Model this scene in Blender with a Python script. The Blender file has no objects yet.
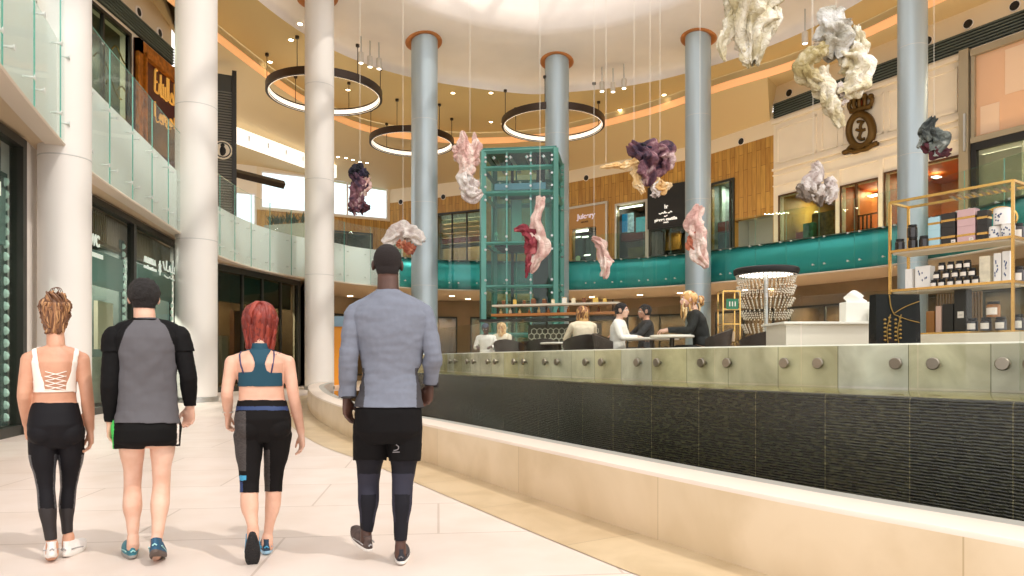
import bpy, bmesh, math, random
import numpy as np
from mathutils import Vector, Matrix, noise
random.seed(7)
PI = math.pi
SC = bpy.context.scene
COL = SC.collection
EYE = 1.22
F = 700.0
HY = 360.0
def R(d): return math.radians(d)
# a pixel of the photograph at a known distance, or at a known height, gives a point of the place
def P(px, py, D): return Vector(((px-512)/F*D, D, EYE+(HY-py)/F*D))
def PZ(px, py, z):
    D = (z-EYE)*F/(HY-py); return Vector(((px-512)/F*D, D, z))

# ---------------------------------------------------------------- materials
def lin(c):
    return tuple((x/12.92 if x <= .04045 else ((x+.055)/1.055)**2.4) for x in c)
def rgb(r, g, b): return lin((r/255, g/255, b/255))+(1,)
_M = {}
def mat(name, col=(200,200,200), rough=.5, metal=0, var=0, scale=4, bump=0, bscale=30, emit=0, ecol=None, col2=None, trans=0, sheen=0, stretch=None, spec=None, coat=0, sub=0):
    if name in _M: return _M[name]
    m = bpy.data.materials.new(name); m.use_nodes = True; _M[name] = m
    nt = m.node_tree; b = nt.nodes['Principled BSDF']
    c = rgb(*col)
    b.inputs['Base Color'].default_value = c
    b.inputs['Roughness'].default_value = rough
    b.inputs['Metallic'].default_value = metal
    if trans: b.inputs['Transmission Weight'].default_value = trans
    if sheen: b.inputs['Sheen Weight'].default_value = sheen
    if coat: b.inputs['Coat Weight'].default_value = coat
    if spec is not None: b.inputs['Specular IOR Level'].default_value = spec
    if sub:
        b.inputs['Subsurface Weight'].default_value = sub
        b.inputs['Subsurface Radius'].default_value = (.02,.008,.004)
    if emit:
        b.inputs['Emission Color'].default_value = rgb(*(ecol or col))
        b.inputs['Emission Strength'].default_value = emit
    if var or col2 or bump:
        tc = nt.nodes.new('ShaderNodeTexCoord'); mp = nt.nodes.new('ShaderNodeMapping')
        nt.links.new(tc.outputs['Object'], mp.inputs['Vector'])
        if stretch: mp.inputs['Scale'].default_value = stretch
    if var or col2:
        n = nt.nodes.new('ShaderNodeTexNoise'); n.inputs['Scale'].default_value = scale; n.inputs['Detail'].default_value = 5
        nt.links.new(mp.outputs[0], n.inputs['Vector'])
        r = nt.nodes.new('ShaderNodeValToRGB')
        c2 = rgb(*col2) if col2 else tuple(max(0, x*(1-var)) for x in c[:3])+(1,)
        c1 = c if col2 else tuple(min(1, x*(1+var*.4)) for x in c[:3])+(1,)
        r.color_ramp.elements[0].position = .35; r.color_ramp.elements[0].color = c2
        r.color_ramp.elements[1].position = .65; r.color_ramp.elements[1].color = c1
        nt.links.new(n.outputs['Fac'], r.inputs['Fac']); nt.links.new(r.outputs[0], b.inputs['Base Color'])
    if bump:
        n2 = nt.nodes.new('ShaderNodeTexNoise'); n2.inputs['Scale'].default_value = bscale; n2.inputs['Detail'].default_value = 4
        nt.links.new(mp.outputs[0], n2.inputs['Vector'])
        bp = nt.nodes.new('ShaderNodeBump'); bp.inputs['Strength'].default_value = bump; bp.inputs['Distance'].default_value = .02
        nt.links.new(n2.outputs['Fac'], bp.inputs['Height']); nt.links.new(bp.outputs[0], b.inputs['Normal'])
    return m
def glassmat(name, tint=(235,248,243), refl=.08, rough=0.0, ior=1.45, opac=0, ocol=(200,220,215), graz=.3):
    """a thin pane: what is behind shows tinted, the surface mirrors a little"""
    if name in _M: return _M[name]
    m = bpy.data.materials.new(name); m.use_nodes = True; _M[name] = m
    nt = m.node_tree; nt.nodes.clear()
    out = nt.nodes.new('ShaderNodeOutputMaterial')
    tr = nt.nodes.new('ShaderNodeBsdfTransparent'); tr.inputs[0].default_value = rgb(*tint)
    gl = nt.nodes.new('ShaderNodeBsdfGlossy'); gl.inputs['Roughness'].default_value = rough
    lw = nt.nodes.new('ShaderNodeLayerWeight'); lw.inputs['Blend'].default_value = .5
    pw = nt.nodes.new('ShaderNodeMath'); pw.operation = 'POWER'; pw.inputs[1].default_value = 4.5; nt.links.new(lw.outputs['Facing'], pw.inputs[0])
    mm = nt.nodes.new('ShaderNodeMath'); mm.operation = 'MULTIPLY_ADD'; mm.inputs[1].default_value = graz; mm.inputs[2].default_value = refl*.4
    mm.use_clamp = True
    nt.links.new(pw.outputs[0], mm.inputs[0])
    mx = nt.nodes.new('ShaderNodeMixShader')
    nt.links.new(mm.outputs[0], mx.inputs[0]); 
    if opac:
        df = nt.nodes.new('ShaderNodeBsdfDiffuse'); df.inputs[0].default_value = rgb(*ocol)
        m2 = nt.nodes.new('ShaderNodeMixShader'); m2.inputs[0].default_value = opac
        nt.links.new(tr.outputs[0], m2.inputs[1]); nt.links.new(df.outputs[0], m2.inputs[2])
        nt.links.new(m2.outputs[0], mx.inputs[1])
    else:
        nt.links.new(tr.outputs[0], mx.inputs[1])
    nt.links.new(gl.outputs[0], mx.inputs[2])
    nt.links.new(mx.outputs[0], out.inputs['Surface'])
    return m

# ---------------------------------------------------------------- mesh builder
def basis(d, up=Vector((0,0,1))):
    d = d.normalized()
    s = d.cross(up)
    if s.length < 1e-4: s = d.cross(Vector((0,1,0)))
    s.normalize(); u = s.cross(d).normalized()
    return s, u
class MB:
    def __init__(s): s.v = []; s.f = []; s.m = []
    def add(s, vs, fs, mi=0):
        b = len(s.v); s.v.extend(Vector(x) for x in vs)
        for f in fs: s.f.append(tuple(b+i for i in f)); s.m.append(mi)
        return s
    def box(s, c, d, rz=0, mi=0, M=None):
        c = Vector(c); h = Vector(d)/2
        M3 = M if M is not None else Matrix.Rotation(rz, 3, 'Z')
        vs = [c+M3@Vector((x*h.x, y*h.y, z*h.z)) for z in (-1,1) for y in (-1,1) for x in (-1,1)]
        return s.add(vs, [(0,2,3,1),(4,5,7,6),(0,1,5,4),(2,6,7,3),(0,4,6,2),(1,3,7,5)], mi)
    def cbox(s, c, d, b=.01, rz=0, mi=0, M=None):
        """box with chamfered edges"""
        c = Vector(c); h = [x/2 for x in d]; b = min(b, min(h)*.8)
        M3 = M if M is not None else Matrix.Rotation(rz, 3, 'Z')
        bm = bmesh.new(); bmesh.ops.create_cube(bm, size=1)
        for v in bm.verts: v.co = Vector((v.co.x*d[0], v.co.y*d[1], v.co.z*d[2]))
        bmesh.ops.bevel(bm, geom=bm.edges[:], offset=b, segments=2, affect='EDGES', profile=.6)
        bm.verts.index_update()
        s.add([c+M3@v.co for v in bm.verts], [tuple(v.index for v in f.verts) for f in bm.faces], mi); bm.free(); return s
    def prism(s, pts, z0, z1, mi=0):
        n = len(pts); vs = [(p[0],p[1],z0) for p in pts]+[(p[0],p[1],z1) for p in pts]
        fs = [tuple(range(n-1,-1,-1)), tuple(range(n,2*n))]+[(i,(i+1)%n,n+(i+1)%n,n+i) for i in range(n)]
        return s.add(vs, fs, mi)
    def cyl(s, p0, p1, r, r1=None, n=16, mi=0, caps=True):
        p0 = Vector(p0); p1 = Vector(p1); r1 = r if r1 is None else r1
        a, u = basis(p1-p0)
        vs = [p0+(a*math.cos(2*PI*i/n)+u*math.sin(2*PI*i/n))*r for i in range(n)]+[p1+(a*math.cos(2*PI*i/n)+u*math.sin(2*PI*i/n))*r1 for i in range(n)]
        fs = [(i,(i+1)%n,n+(i+1)%n,n+i) for i in range(n)]
        if caps: fs += [tuple(range(n-1,-1,-1)), tuple(range(n,2*n))]
        return s.add(vs, fs, mi)
    def tube(s, path, rad, n=8, mi=0, caps=True, closed=False, flat=1, up=None):
        path = [Vector(p) for p in path]; N = len(path)
        vs = []; prev = None
        for i, p in enumerate(path):
            if closed: d = path[(i+1)%N]-path[i-1]
            else: d = path[min(i+1,N-1)]-path[max(i-1,0)]
            if d.length < 1e-9: d = Vector((0,0,1))
            d.normalize()
            if prev is None or up is not None: a, u = basis(d, up or Vector((0,0,1)))
            else:
                a = prev-d*prev.dot(d)
                a = a.normalized() if a.length > 1e-6 else basis(d)[0]
                u = a.cross(d).normalized()
            prev = a
            r = rad[i] if isinstance(rad, (list,tuple)) else rad
            vs += [p+(a*math.cos(2*PI*k/n)+u*flat*math.sin(2*PI*k/n))*r for k in range(n)]
        fs = []
        for i in range(N if closed else N-1):
            j = (i+1)%N
            fs += [(i*n+k, i*n+(k+1)%n, j*n+(k+1)%n, j*n+k) for k in range(n)]
        if caps and not closed: fs += [tuple(range(n-1,-1,-1)), tuple((N-1)*n+k for k in range(n))]
        return s.add(vs, fs, mi)
    def lathe(s, prof, c=(0,0,0), n=24, mi=0, sx=1, sy=1, rz=0, caps=True):
        c = Vector(c); vs = []
        for r, z in prof:
            for k in range(n):
                a = 2*PI*k/n; x, y = r*math.cos(a)*sx, r*math.sin(a)*sy
                vs.append(c+Vector((x*math.cos(rz)-y*math.sin(rz), x*math.sin(rz)+y*math.cos(rz), z)))
        fs = []
        for i in range(len(prof)-1): fs += [(i*n+k, i*n+(k+1)%n, (i+1)*n+(k+1)%n, (i+1)*n+k) for k in range(n)]
        if caps and prof[0][0] > 1e-6: fs.append(tuple(range(n-1,-1,-1)))
        if caps and prof[-1][0] > 1e-6: fs.append(tuple((len(prof)-1)*n+k for k in range(n)))
        return s.add(vs, fs, mi)
    def ell(s, c, r, n=16, mi=0, M=None):
        c = Vector(c); vs = []; h = n//2
        for i in range(h+1):
            t = PI*i/h
            for k in range(n):
                a = 2*PI*k/n
                q = Vector((r[0]*math.sin(t)*math.cos(a), r[1]*math.sin(t)*math.sin(a), r[2]*math.cos(t)))
                vs.append(c+(M@q if M is not None else q))
        return s.add(vs, [(i*n+k,(i+1)*n+k,(i+1)*n+(k+1)%n,i*n+(k+1)%n) for i in range(h) for k in range(n)], mi)
    def rings(s, rings, mi=0, caps=True, closed=False):
        """loft through rings of equal length"""
        n = len(rings[0]); vs = [p for r in rings for p in r]
        fs = [(i*n+k, i*n+(k+1)%n, (i+1)*n+(k+1)%n, (i+1)*n+k) for i in range(len(rings)-1) for k in range(n)]
        if caps: fs += [tuple(range(n-1,-1,-1)), tuple((len(rings)-1)*n+k for k in range(n))]
        return s.add(vs, fs, mi)
    def sheet(s, rows, mi=0):
        """open grid of points"""
        n = len(rows[0]); vs = [p for r in rows for p in r]
        return s.add(vs, [(i*n+k, i*n+k+1, (i+1)*n+k+1, (i+1)*n+k) for i in range(len(rows)-1) for k in range(n-1)], mi)
    def build(s, name, mats, parent=None, smooth=False, local=False, origin=None, auto=None):
        if not isinstance(mats, (list,tuple)): mats = [mats]
        me = bpy.data.meshes.new(name)
        vs = s.v
        T = None
        if parent is not None and not local: T = wm(parent).inverted()
        if origin is not None: T = Matrix.Translation(-Vector(origin))
        if T is not None: vs = [T@p for p in vs]
        me.from_pydata([tuple(p) for p in vs], [], s.f)
        for m in mats: me.materials.append(m)
        if len(mats) > 1: me.polygons.foreach_set('material_index', s.m)
        bm = bmesh.new(); bm.from_mesh(me)
        bmesh.ops.remove_doubles(bm, verts=bm.verts[:], dist=1e-6)
        bm.normal_update()
        bm.to_mesh(me); bm.free()
        if smooth: me.polygons.foreach_set('use_smooth', [True]*len(me.polygons))
        if auto: 
            me.polygons.foreach_set('use_smooth', [True]*len(me.polygons))
            me.set_sharp_from_angle(angle=R(auto))
        me.update()
        o = bpy.data.objects.new(name, me); COL.objects.link(o)
        if parent is not None: o.parent = parent
        if origin is not None: o.location = Vector(origin)
        return o
def wm(o):
    M = Matrix.LocRotScale(o.location, o.rotation_euler, o.scale)
    return wm(o.parent)@M if o.parent else M
def thing(name, label, cat, loc=(0,0,0), rz=0, group=None):
    o = bpy.data.objects.new(name, None); COL.objects.link(o); o.empty_display_size = .1
    o.location = loc; o.rotation_euler = (0,0,rz)
    o['label'] = label; o['category'] = cat; o['kind'] = 'thing'
    if group: o['group'] = group
    return o
def tag(o, label, cat, group=None, kind='thing'):
    o['label'] = label; o['category'] = cat; o['kind'] = kind
    if group: o['group'] = group
    return o
def struct(o, label=None):
    o['kind'] = 'structure'
    if label: o['label'] = label
    return o
def kids(o): return [c for c in COL.objects if c.parent == o]
def copy_tree(o, parent=None, loc=None, rz=None, label=None, group=None):
    c = o.copy(); COL.objects.link(c); c.parent = parent
    if loc is not None: c.location = loc
    if rz is not None: c.rotation_euler[2] = rz
    if label: c['label'] = label
    if group: c['group'] = group
    for ch in list(o.children): copy_tree(ch, c)
    return c
def crom(pts, step=.3, closed=False):
    pts = [Vector(p) for p in pts]; n = len(pts); out = []
    rng = range(n if closed else n-1)
    for i in rng:
        if closed: p0,p1,p2,p3 = pts[i-1],pts[i],pts[(i+1)%n],pts[(i+2)%n]
        else: p0,p1,p2,p3 = pts[max(i-1,0)],pts[i],pts[i+1],pts[min(i+2,n-1)]
        k = max(1, int((p2-p1).length/step))
        for j in range(k):
            t = j/k
            out.append(.5*((2*p1)+(p2-p0)*t+(2*p0-5*p1+4*p2-p3)*t*t+(3*p1-p0-3*p2+p3)*t**3))
    if not closed: out.append(pts[-1].copy())
    return out
def resample(path, n, closed=False):
    path = [Vector(p) for p in path]
    if closed: path = path+[path[0]]
    L = [0]
    for a, b in zip(path, path[1:]): L.append(L[-1]+(b-a).length)
    out = []; j = 0
    m = n if closed else n-1
    for i in range(n):
        t = L[-1]*i/m
        while j < len(L)-2 and L[j+1] < t: j += 1
        q = (t-L[j])/max(1e-9, L[j+1]-L[j])
        out.append(path[j].lerp(path[j+1], q))
    return out
def plen(path): return sum((b-a).length for a, b in zip(path, path[1:]))
def offset2(path, d):
    """offset a plan path to its right-hand side"""
    out = []
    for i, p in enumerate(path):
        t = path[min(i+1,len(path)-1)]-path[max(i-1,0)]; t = Vector((t.x, t.y, 0)).normalized()
        out.append(p+Vector((t.y, -t.x, 0))*d)
    return out
class Wall:
    """a vertical plane from a to b in plan; u runs along it, w out of it towards the viewer"""
    def __init__(s, a, b):
        s.a = Vector((a[0],a[1],0)); s.b = Vector((b[0],b[1],0)); s.d = (s.b-s.a).normalized(); s.L = (s.b-s.a).length
        s.n = Vector((s.d.y, -s.d.x, 0))
        if s.n.dot(-s.a) < 0: s.n = -s.n
        s.rz = math.atan2(s.d.y, s.d.x)
    def px(s, x, y, w=0):
        k = Vector(((x-512)/F, 1, 0)); o = s.a+s.n*w
        t = o.dot(s.n)/k.dot(s.n)
        p = k*t; return (p-o).dot(s.d), EYE+(HY-y)/F*t
    def pt(s, u, z, w=0): 
        q = s.a+s.d*u+s.n*w; return Vector((q.x, q.y, z))
    def box(s, mb, u0, u1, z0, z1, w0, w1, mi=0):
        if u1 < u0: u0, u1 = u1, u0
        c = s.pt((u0+u1)/2, (z0+z1)/2, (w0+w1)/2)
        mb.box(c, (u1-u0, abs(w1-w0), z1-z0), rz=s.rz, mi=mi); return mb
    def quadpx(s, mb, pts, w0, w1, mi=0):
        """an outline given by pixels on the plane, extruded w0..w1"""
        q = [s.px(x, y, w1) for x, y in pts]
        A = [s.pt(u, z, w0) for u, z in q]; B = [s.pt(u, z, w1) for u, z in q]; n = len(q)
        mb.add(A+B, [tuple(range(n-1,-1,-1)), tuple(range(n,2*n))]+[(i,(i+1)%n,n+(i+1)%n,n+i) for i in range(n)], mi); return mb
def text_mesh(body, size, M, material, name, parent, depth=.01, font=None, fit=None, bold=0):
    cu = bpy.data.curves.new(name, 'FONT'); cu.body = body; cu.size = size; cu.extrude = depth; cu.align_x = 'CENTER'; cu.align_y = 'CENTER'
    cu.offset = bold
    o = bpy.data.objects.new(name, cu); COL.objects.link(o)
    dg = bpy.context.evaluated_depsgraph_get(); ev = o.evaluated_get(dg)
    me = bpy.data.meshes.new_from_object(ev)
    bpy.data.objects.remove(o); bpy.data.curves.remove(cu)
    if len(me.vertices) and fit:
        xs = [v.co.x for v in me.vertices]; ys = [v.co.y for v in me.vertices]
        w = max(xs)-min(xs); h = max(ys)-min(ys); cx = (max(xs)+min(xs))/2; cy = (max(ys)+min(ys))/2
        for v in me.vertices: v.co = Vector(((v.co.x-cx)*fit[0]/w, (v.co.y-cy)*fit[1]/h, v.co.z))
    me.transform(wm(parent).inverted()@M if parent else M)
    me.materials.clear(); me.materials.append(material)
    o = bpy.data.objects.new(name, me); COL.objects.link(o); o.parent = parent
    return o
def wall_matrix(W, u, z, w=.02):
    """text frame on a wall, reading left to right as seen from the viewer"""
    dx = W.d if (W.d.cross(Vector((0,0,1)))).dot(W.n) > 0 else -W.d
    p = W.pt(u, z, w); up = Vector((0,0,1)); nn = dx.cross(up)
    return Matrix(((dx.x, up.x, nn.x, p.x),(dx.y, up.y, nn.y, p.y),(dx.z, up.z, nn.z, p.z),(0,0,0,1)))
# ================================================================= SETTING
FB, FT, RT = 4.87, 6.52, 7.72          # underside of the balcony, its floor, top of its glass
# ---- camera
cam = bpy.data.cameras.new('camera'); cam.sensor_width = 36; cam.lens = F/1024*36; cam.shift_y = (HY-288)/1024
cam.clip_end = 300
co = bpy.data.objects.new('camera', cam); COL.objects.link(co); co.location = (0,0,EYE); co.rotation_euler = (PI/2,0,0); SC.camera = co
# ---- sky and sun
w = bpy.data.worlds.new('sky'); SC.world = w; w.use_nodes = True
bg = w.node_tree.nodes['Background']; bg.inputs[0].default_value = (1.0,.972,.957,1); bg.inputs[1].default_value = 1.75
sl = bpy.data.lights.new('sun','SUN'); sl.energy = 1.7; sl.angle = R(1.2); sl.color = (1,.93,.85)
so = bpy.data.objects.new('sun', sl); COL.objects.link(so)
so.rotation_euler = Vector((-.62,.42,-.95)).to_track_quat('-Z','Y').to_euler()
SC.view_settings.view_transform = 'Standard'; SC.view_settings.look = 'None'; SC.view_settings.gamma = 1
SC.view_settings.use_curve_mapping = False; SC.view_settings.exposure = 0
SC.cycles.max_bounces = 7; SC.cycles.diffuse_bounces = 4; SC.cycles.transparent_max_bounces = 14; SC.cycles.glossy_bounces = 3
SC.cycles.sample_clamp_indirect = 6; SC.cycles.caustics_reflective = False; SC.cycles.caustics_refractive = False
try: SC.cycles.use_denoising = True; SC.cycles.denoiser = 'OPENIMAGEDENOISE'
except Exception: pass

# ---- surface materials
def floor_mat():
    m = bpy.data.materials.new('pale stone tiles'); m.use_nodes = True; nt = m.node_tree; b = nt.nodes['Principled BSDF']
    tc = nt.nodes.new('ShaderNodeTexCoord'); mp = nt.nodes.new('ShaderNodeMapping'); mp.inputs['Rotation'].default_value[2] = R(-6)
    mp.inputs['Location'].default_value = (0,.25,0)
    nt.links.new(tc.outputs['Object'], mp.inputs['Vector'])
    br = nt.nodes.new('ShaderNodeTexBrick'); br.inputs['Scale'].default_value = 1
    br.inputs['Brick Width'].default_value = 2.1; br.inputs['Row Height'].default_value = 1.04; br.inputs['Mortar Size'].default_value = .009
    br.inputs['Color1'].default_value = rgb(226,212,203); br.inputs['Color2'].default_value = rgb(220,206,196); br.inputs['Mortar'].default_value = rgb(196,180,168)
    nt.links.new(mp.outputs[0], br.inputs['Vector'])
    n = nt.nodes.new('ShaderNodeTexNoise'); n.inputs['Scale'].default_value = 2.2; n.inputs['Detail'].default_value = 6
    nt.links.new(mp.outputs[0], n.inputs['Vector'])
    mx = nt.nodes.new('ShaderNodeMix'); mx.data_type = 'RGBA'; mx.blend_type = 'MULTIPLY'
    rp = nt.nodes.new('ShaderNodeValToRGB'); rp.color_ramp.elements[0].position = .3; rp.color_ramp.elements[0].color = (.93,.9,.87,1); rp.color_ramp.elements[1].position = .6; rp.color_ramp.elements[1].color = (1,1,1,1)
    nt.links.new(n.outputs['Fac'], rp.inputs['Fac'])
    mx.inputs[0].default_value = 1
    nt.links.new(br.outputs['Color'], mx.inputs[6]); nt.links.new(rp.outputs[0], mx.inputs[7]); nt.links.new(mx.outputs[2], b.inputs['Base Color'])
    b.inputs['Roughness'].default_value = .32; b.inputs['Specular IOR Level'].default_value = .35
    return m
def slab_mat(name, c1, c2, width, height, mortar, rough=.35, noise_scale=1.5, uv=True, vein=.12, msize=.004, off=0):
    """large stone slabs; uses the UV map (metres) of the swept surface"""
    m = bpy.data.materials.new(name); m.use_nodes = True; nt = m.node_tree; b = nt.nodes['Principled BSDF']
    tc = nt.nodes.new('ShaderNodeTexCoord')
    br = nt.nodes.new('ShaderNodeTexBrick'); br.inputs['Scale'].default_value = 1; br.offset = off
    br.inputs['Brick Width'].default_value = width; br.inputs['Row Height'].default_value = height; br.inputs['Mortar Size'].default_value = msize
    br.inputs['Color1'].default_value = rgb(*c1); br.inputs['Color2'].default_value = rgb(*c2); br.inputs['Mortar'].default_value = rgb(*mortar)
    nt.links.new(tc.outputs['UV' if uv else 'Object'], br.inputs['Vector'])
    n = nt.nodes.new('ShaderNodeTexNoise'); n.inputs['Scale'].default_value = noise_scale; n.inputs['Detail'].default_value = 8; n.inputs['Distortion'].default_value = .6
    nt.links.new(tc.outputs['Object'], n.inputs['Vector'])
    rp = nt.nodes.new('ShaderNodeValToRGB'); rp.color_ramp.elements[0].position = .35; k = 1-vein; rp.color_ramp.elements[0].color = (k,k*.97,k*.9,1); rp.color_ramp.elements[1].position = .6; rp.color_ramp.elements[1].color = (1,1,1,1)
    nt.links.new(n.outputs['Fac'], rp.inputs['Fac'])
    mx = nt.nodes.new('ShaderNodeMix'); mx.data_type = 'RGBA'; mx.blend_type = 'MULTIPLY'; mx.inputs[0].default_value = 1
    nt.links.new(br.outputs['Color'], mx.inputs[6]); nt.links.new(rp.outputs[0], mx.inputs[7]); nt.links.new(mx.outputs[2], b.inputs['Base Color'])
    b.inputs['Roughness'].default_value = rough
    return m
def wood_mat():
    m = bpy.data.materials.new('vertical wood boards'); m.use_nodes = True; nt = m.node_tree; b = nt.nodes['Principled BSDF']
    tc = nt.nodes.new('ShaderNodeTexCoord')
    br = nt.nodes.new('ShaderNodeTexBrick'); br.inputs['Scale'].default_value = 1; br.offset = .37
    mp = nt.nodes.new('ShaderNodeMapping'); mp.inputs['Rotation'].default_value[2] = PI/2
    nt.links.new(tc.outputs['UV'], mp.inputs['Vector']); nt.links.new(mp.outputs[0], br.inputs['Vector'])
    br.inputs['Brick Width'].default_value = 2.3; br.inputs['Row Height'].default_value = .28; br.inputs['Mortar Size'].default_value = .012; br.inputs['Bias'].default_value = -.1
    br.inputs['Color1'].default_value = rgb(206,160,78); br.inputs['Color2'].default_value = rgb(180,130,58); br.inputs['Mortar'].default_value = rgb(130,90,38)
    mp2 = nt.nodes.new('ShaderNodeMapping'); mp2.inputs['Scale'].default_value = (6,.5,1)
    nt.links.new(tc.outputs['UV'], mp2.inputs['Vector'])
    n = nt.nodes.new('ShaderNodeTexNoise'); n.inputs['Scale'].default_value = 2; n.inputs['Detail'].default_value = 5; nt.links.new(mp2.outputs[0], n.inputs['Vector'])
    rp = nt.nodes.new('ShaderNodeValToRGB'); rp.color_ramp.elements[0].position = .3; rp.color_ramp.elements[0].color = (.72,.68,.6,1); rp.color_ramp.elements[1].position = .7; rp.color_ramp.elements[1].color = (1.05,1.05,1,1)
    nt.links.new(n.outputs['Fac'], rp.inputs['Fac'])
    mx = nt.nodes.new('ShaderNodeMix'); mx.data_type = 'RGBA'; mx.blend_type = 'MULTIPLY'; mx.inputs[0].default_value = 1
    nt.links.new(br.outputs['Color'], mx.inputs[6]); nt.links.new(rp.outputs[0], mx.inputs[7]); nt.links.new(mx.outputs[2], b.inputs['Base Color'])
    b.inputs['Roughness'].default_value = .45
    return m
def waterwall_mat():
    """dark ribbed slate with a film of running water"""
    m = bpy.data.materials.new('wet ribbed slate'); m.use_nodes = True; nt = m.node_tree; b = nt.nodes['Principled BSDF']
    tc = nt.nodes.new('ShaderNodeTexCoord')
    br = nt.nodes.new('ShaderNodeTexBrick'); br.offset = 0; br.inputs['Scale'].default_value = 1; br.inputs['Brick Width'].default_value = .62; br.inputs['Row Height'].default_value = 5
    br.inputs['Mortar Size'].default_value = .004; br.inputs['Color1'].default_value = rgb(50,50,36); br.inputs['Color2'].default_value = rgb(38,40,30); br.inputs['Mortar'].default_value = rgb(92,88,66)
    nt.links.new(tc.outputs['UV'], br.inputs['Vector'])
    mp = nt.nodes.new('ShaderNodeMapping'); mp.inputs['Scale'].default_value = (14,52,1)
    nt.links.new(tc.outputs['UV'], mp.inputs['Vector'])
    n = nt.nodes.new('ShaderNodeTexNoise'); n.inputs['Scale'].default_value = 1; n.inputs['Detail'].default_value = 3; n.inputs['Distortion'].default_value = .4
    nt.links.new(mp.outputs[0], n.inputs['Vector'])
    n2 = nt.nodes.new('ShaderNodeTexNoise'); n2.inputs['Scale'].default_value = 1.6; n2.inputs['Detail'].default_value = 4; nt.links.new(tc.outputs['UV'], n2.inputs['Vector'])
    rp = nt.nodes.new('ShaderNodeValToRGB'); rp.color_ramp.elements[0].position = .42; rp.color_ramp.elements[0].color = (.35,.36,.33,1); rp.color_ramp.elements[1].position = .66; rp.color_ramp.elements[1].color = (1.5,1.45,1.2,1)
    nt.links.new(n.outputs['Fac'], rp.inputs['Fac'])
    mx = nt.nodes.new('ShaderNodeMix'); mx.data_type = 'RGBA'; mx.blend_type = 'MULTIPLY'; mx.inputs[0].default_value = 1
    nt.links.new(br.outputs['Color'], mx.inputs[6]); nt.links.new(rp.outputs[0], mx.inputs[7]); nt.links.new(mx.outputs[2], b.inputs['Base Color'])
    wv = nt.nodes.new('ShaderNodeTexWave'); wv.wave_type = 'BANDS'; wv.bands_direction = 'Y'; wv.inputs['Scale'].default_value = 15; wv.inputs['Distortion'].default_value = 2.2; wv.inputs['Detail'].default_value = 2
    nt.links.new(tc.outputs['UV'], wv.inputs['Vector'])
    ad = nt.nodes.new('ShaderNodeMath'); ad.operation = 'ADD'; nt.links.new(wv.outputs['Fac'], ad.inputs[0]); nt.links.new(n.outputs['Fac'], ad.inputs[1])
    bp = nt.nodes.new('ShaderNodeBump'); bp.inputs['Strength'].default_value = .4; bp.inputs['Distance'].default_value = .008
    nt.links.new(ad.outputs[0], bp.inputs['Height']); nt.links.new(bp.outputs[0], b.inputs['Normal'])
    b.inputs['Roughness'].default_value = .22; b.inputs['Specular IOR Level'].default_value = .55
    return m
M_floor = floor_mat(); M_wood = wood_mat(); M_wet = waterwall_mat()
M_ledge = slab_mat('cream marble slabs', (226,206,176), (218,195,162), 1.9, 3, (196,174,140), .3, 1.4, vein=.13)
M_ledgetop = mat('cream marble coping', (236,220,205), .3, var=.05, scale=2)
M_border = slab_mat('tan marble border', (206,184,150), (198,174,140), 1.3, 3, (170,148,116), .3, 2, vein=.18)
M_cafe = slab_mat('grey green veined marble', (240,236,222), (226,212,160), .6, 3, (150,146,120), .25, 1.6, vein=.42)
M_white = mat('white plaster', (242,234,226), .6, var=.03, scale=1)
M_cream = mat('cream plaster', (242,230,210), .6, var=.03, scale=1)
M_tan = mat('tan ceiling paint', (208,186,136), .7)
M_soffit = mat('pale soffit paint', (226,214,198), .6)
M_dark = mat('charcoal metal', (44,42,38), .4, metal=.3)
M_bronze = mat('dark bronze metal', (64,54,44), .4, metal=.5)
M_steel = mat('brushed steel', (190,192,190), .3, metal=.9)
M_black = mat('matt black', (22,22,22), .5)
M_copper = mat('copper lining', (190,124,70), .35, metal=.4)
M_cove = mat('warm cove light', (255,205,150), .5, emit=.42, ecol=(255,176,112))
M_led = mat('white light strip', (255,246,230), .5, emit=5)
M_colw = mat('white column cladding', (228,224,218), .38, metal=.0, var=.03, scale=.6)
M_colb = mat('blue grey column cladding', (172,186,192), .33, metal=.35, var=.05, scale=.6, stretch=(8,8,.3))
M_fasw = mat('white balcony fascia', (242,246,242), .4)
M_fast = mat('teal balcony fascia', (66,176,180), .28, metal=.45)
M_glass = glassmat('clear green tinted glass', (246,252,249), .05)
M_glassL = glassmat('frosted pale glass', (251,254,253), .04, opac=.04, ocol=(226,240,234), graz=.08)
M_edge = mat('green glass edge', (104,176,160), .15)
M_gold = mat('polished brass', (222,182,108), .2, metal=.95)
M_shopdark = mat('dark shop interior', (58,46,34), .6, var=.4, scale=1.5)

def sweep(path, prof, uvs=True):
    """surface swept along a plan path; prof = list of (inward offset, z). Returns verts, faces, uv per face corner"""
    rows = []; L = [0]
    for a, b in zip(path, path[1:]): L.append(L[-1]+(b-a).length)
    offs = {}
    for o, z in prof:
        if o not in offs: offs[o] = offset2(path, o)
    for k in range(len(path)):
        rows.append([Vector((offs[o][k].x, offs[o][k].y, z)) for o, z in prof])
    pl = [0]
    for (o1,z1),(o2,z2) in zip(prof, prof[1:]): pl.append(pl[-1]+math.hypot(o2-o1, z2-z1))
    n = len(prof); vs = [p for r in rows for p in r]; fs = []; uv = []
    for i in range(len(rows)-1):
        for k in range(n-1):
            fs.append((i*n+k, i*n+k+1, (i+1)*n+k+1, (i+1)*n+k))
            uv.append([(L[i],pl[k]),(L[i],pl[k+1]),(L[i+1],pl[k+1]),(L[i+1],pl[k])])
    return vs, fs, uv
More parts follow.
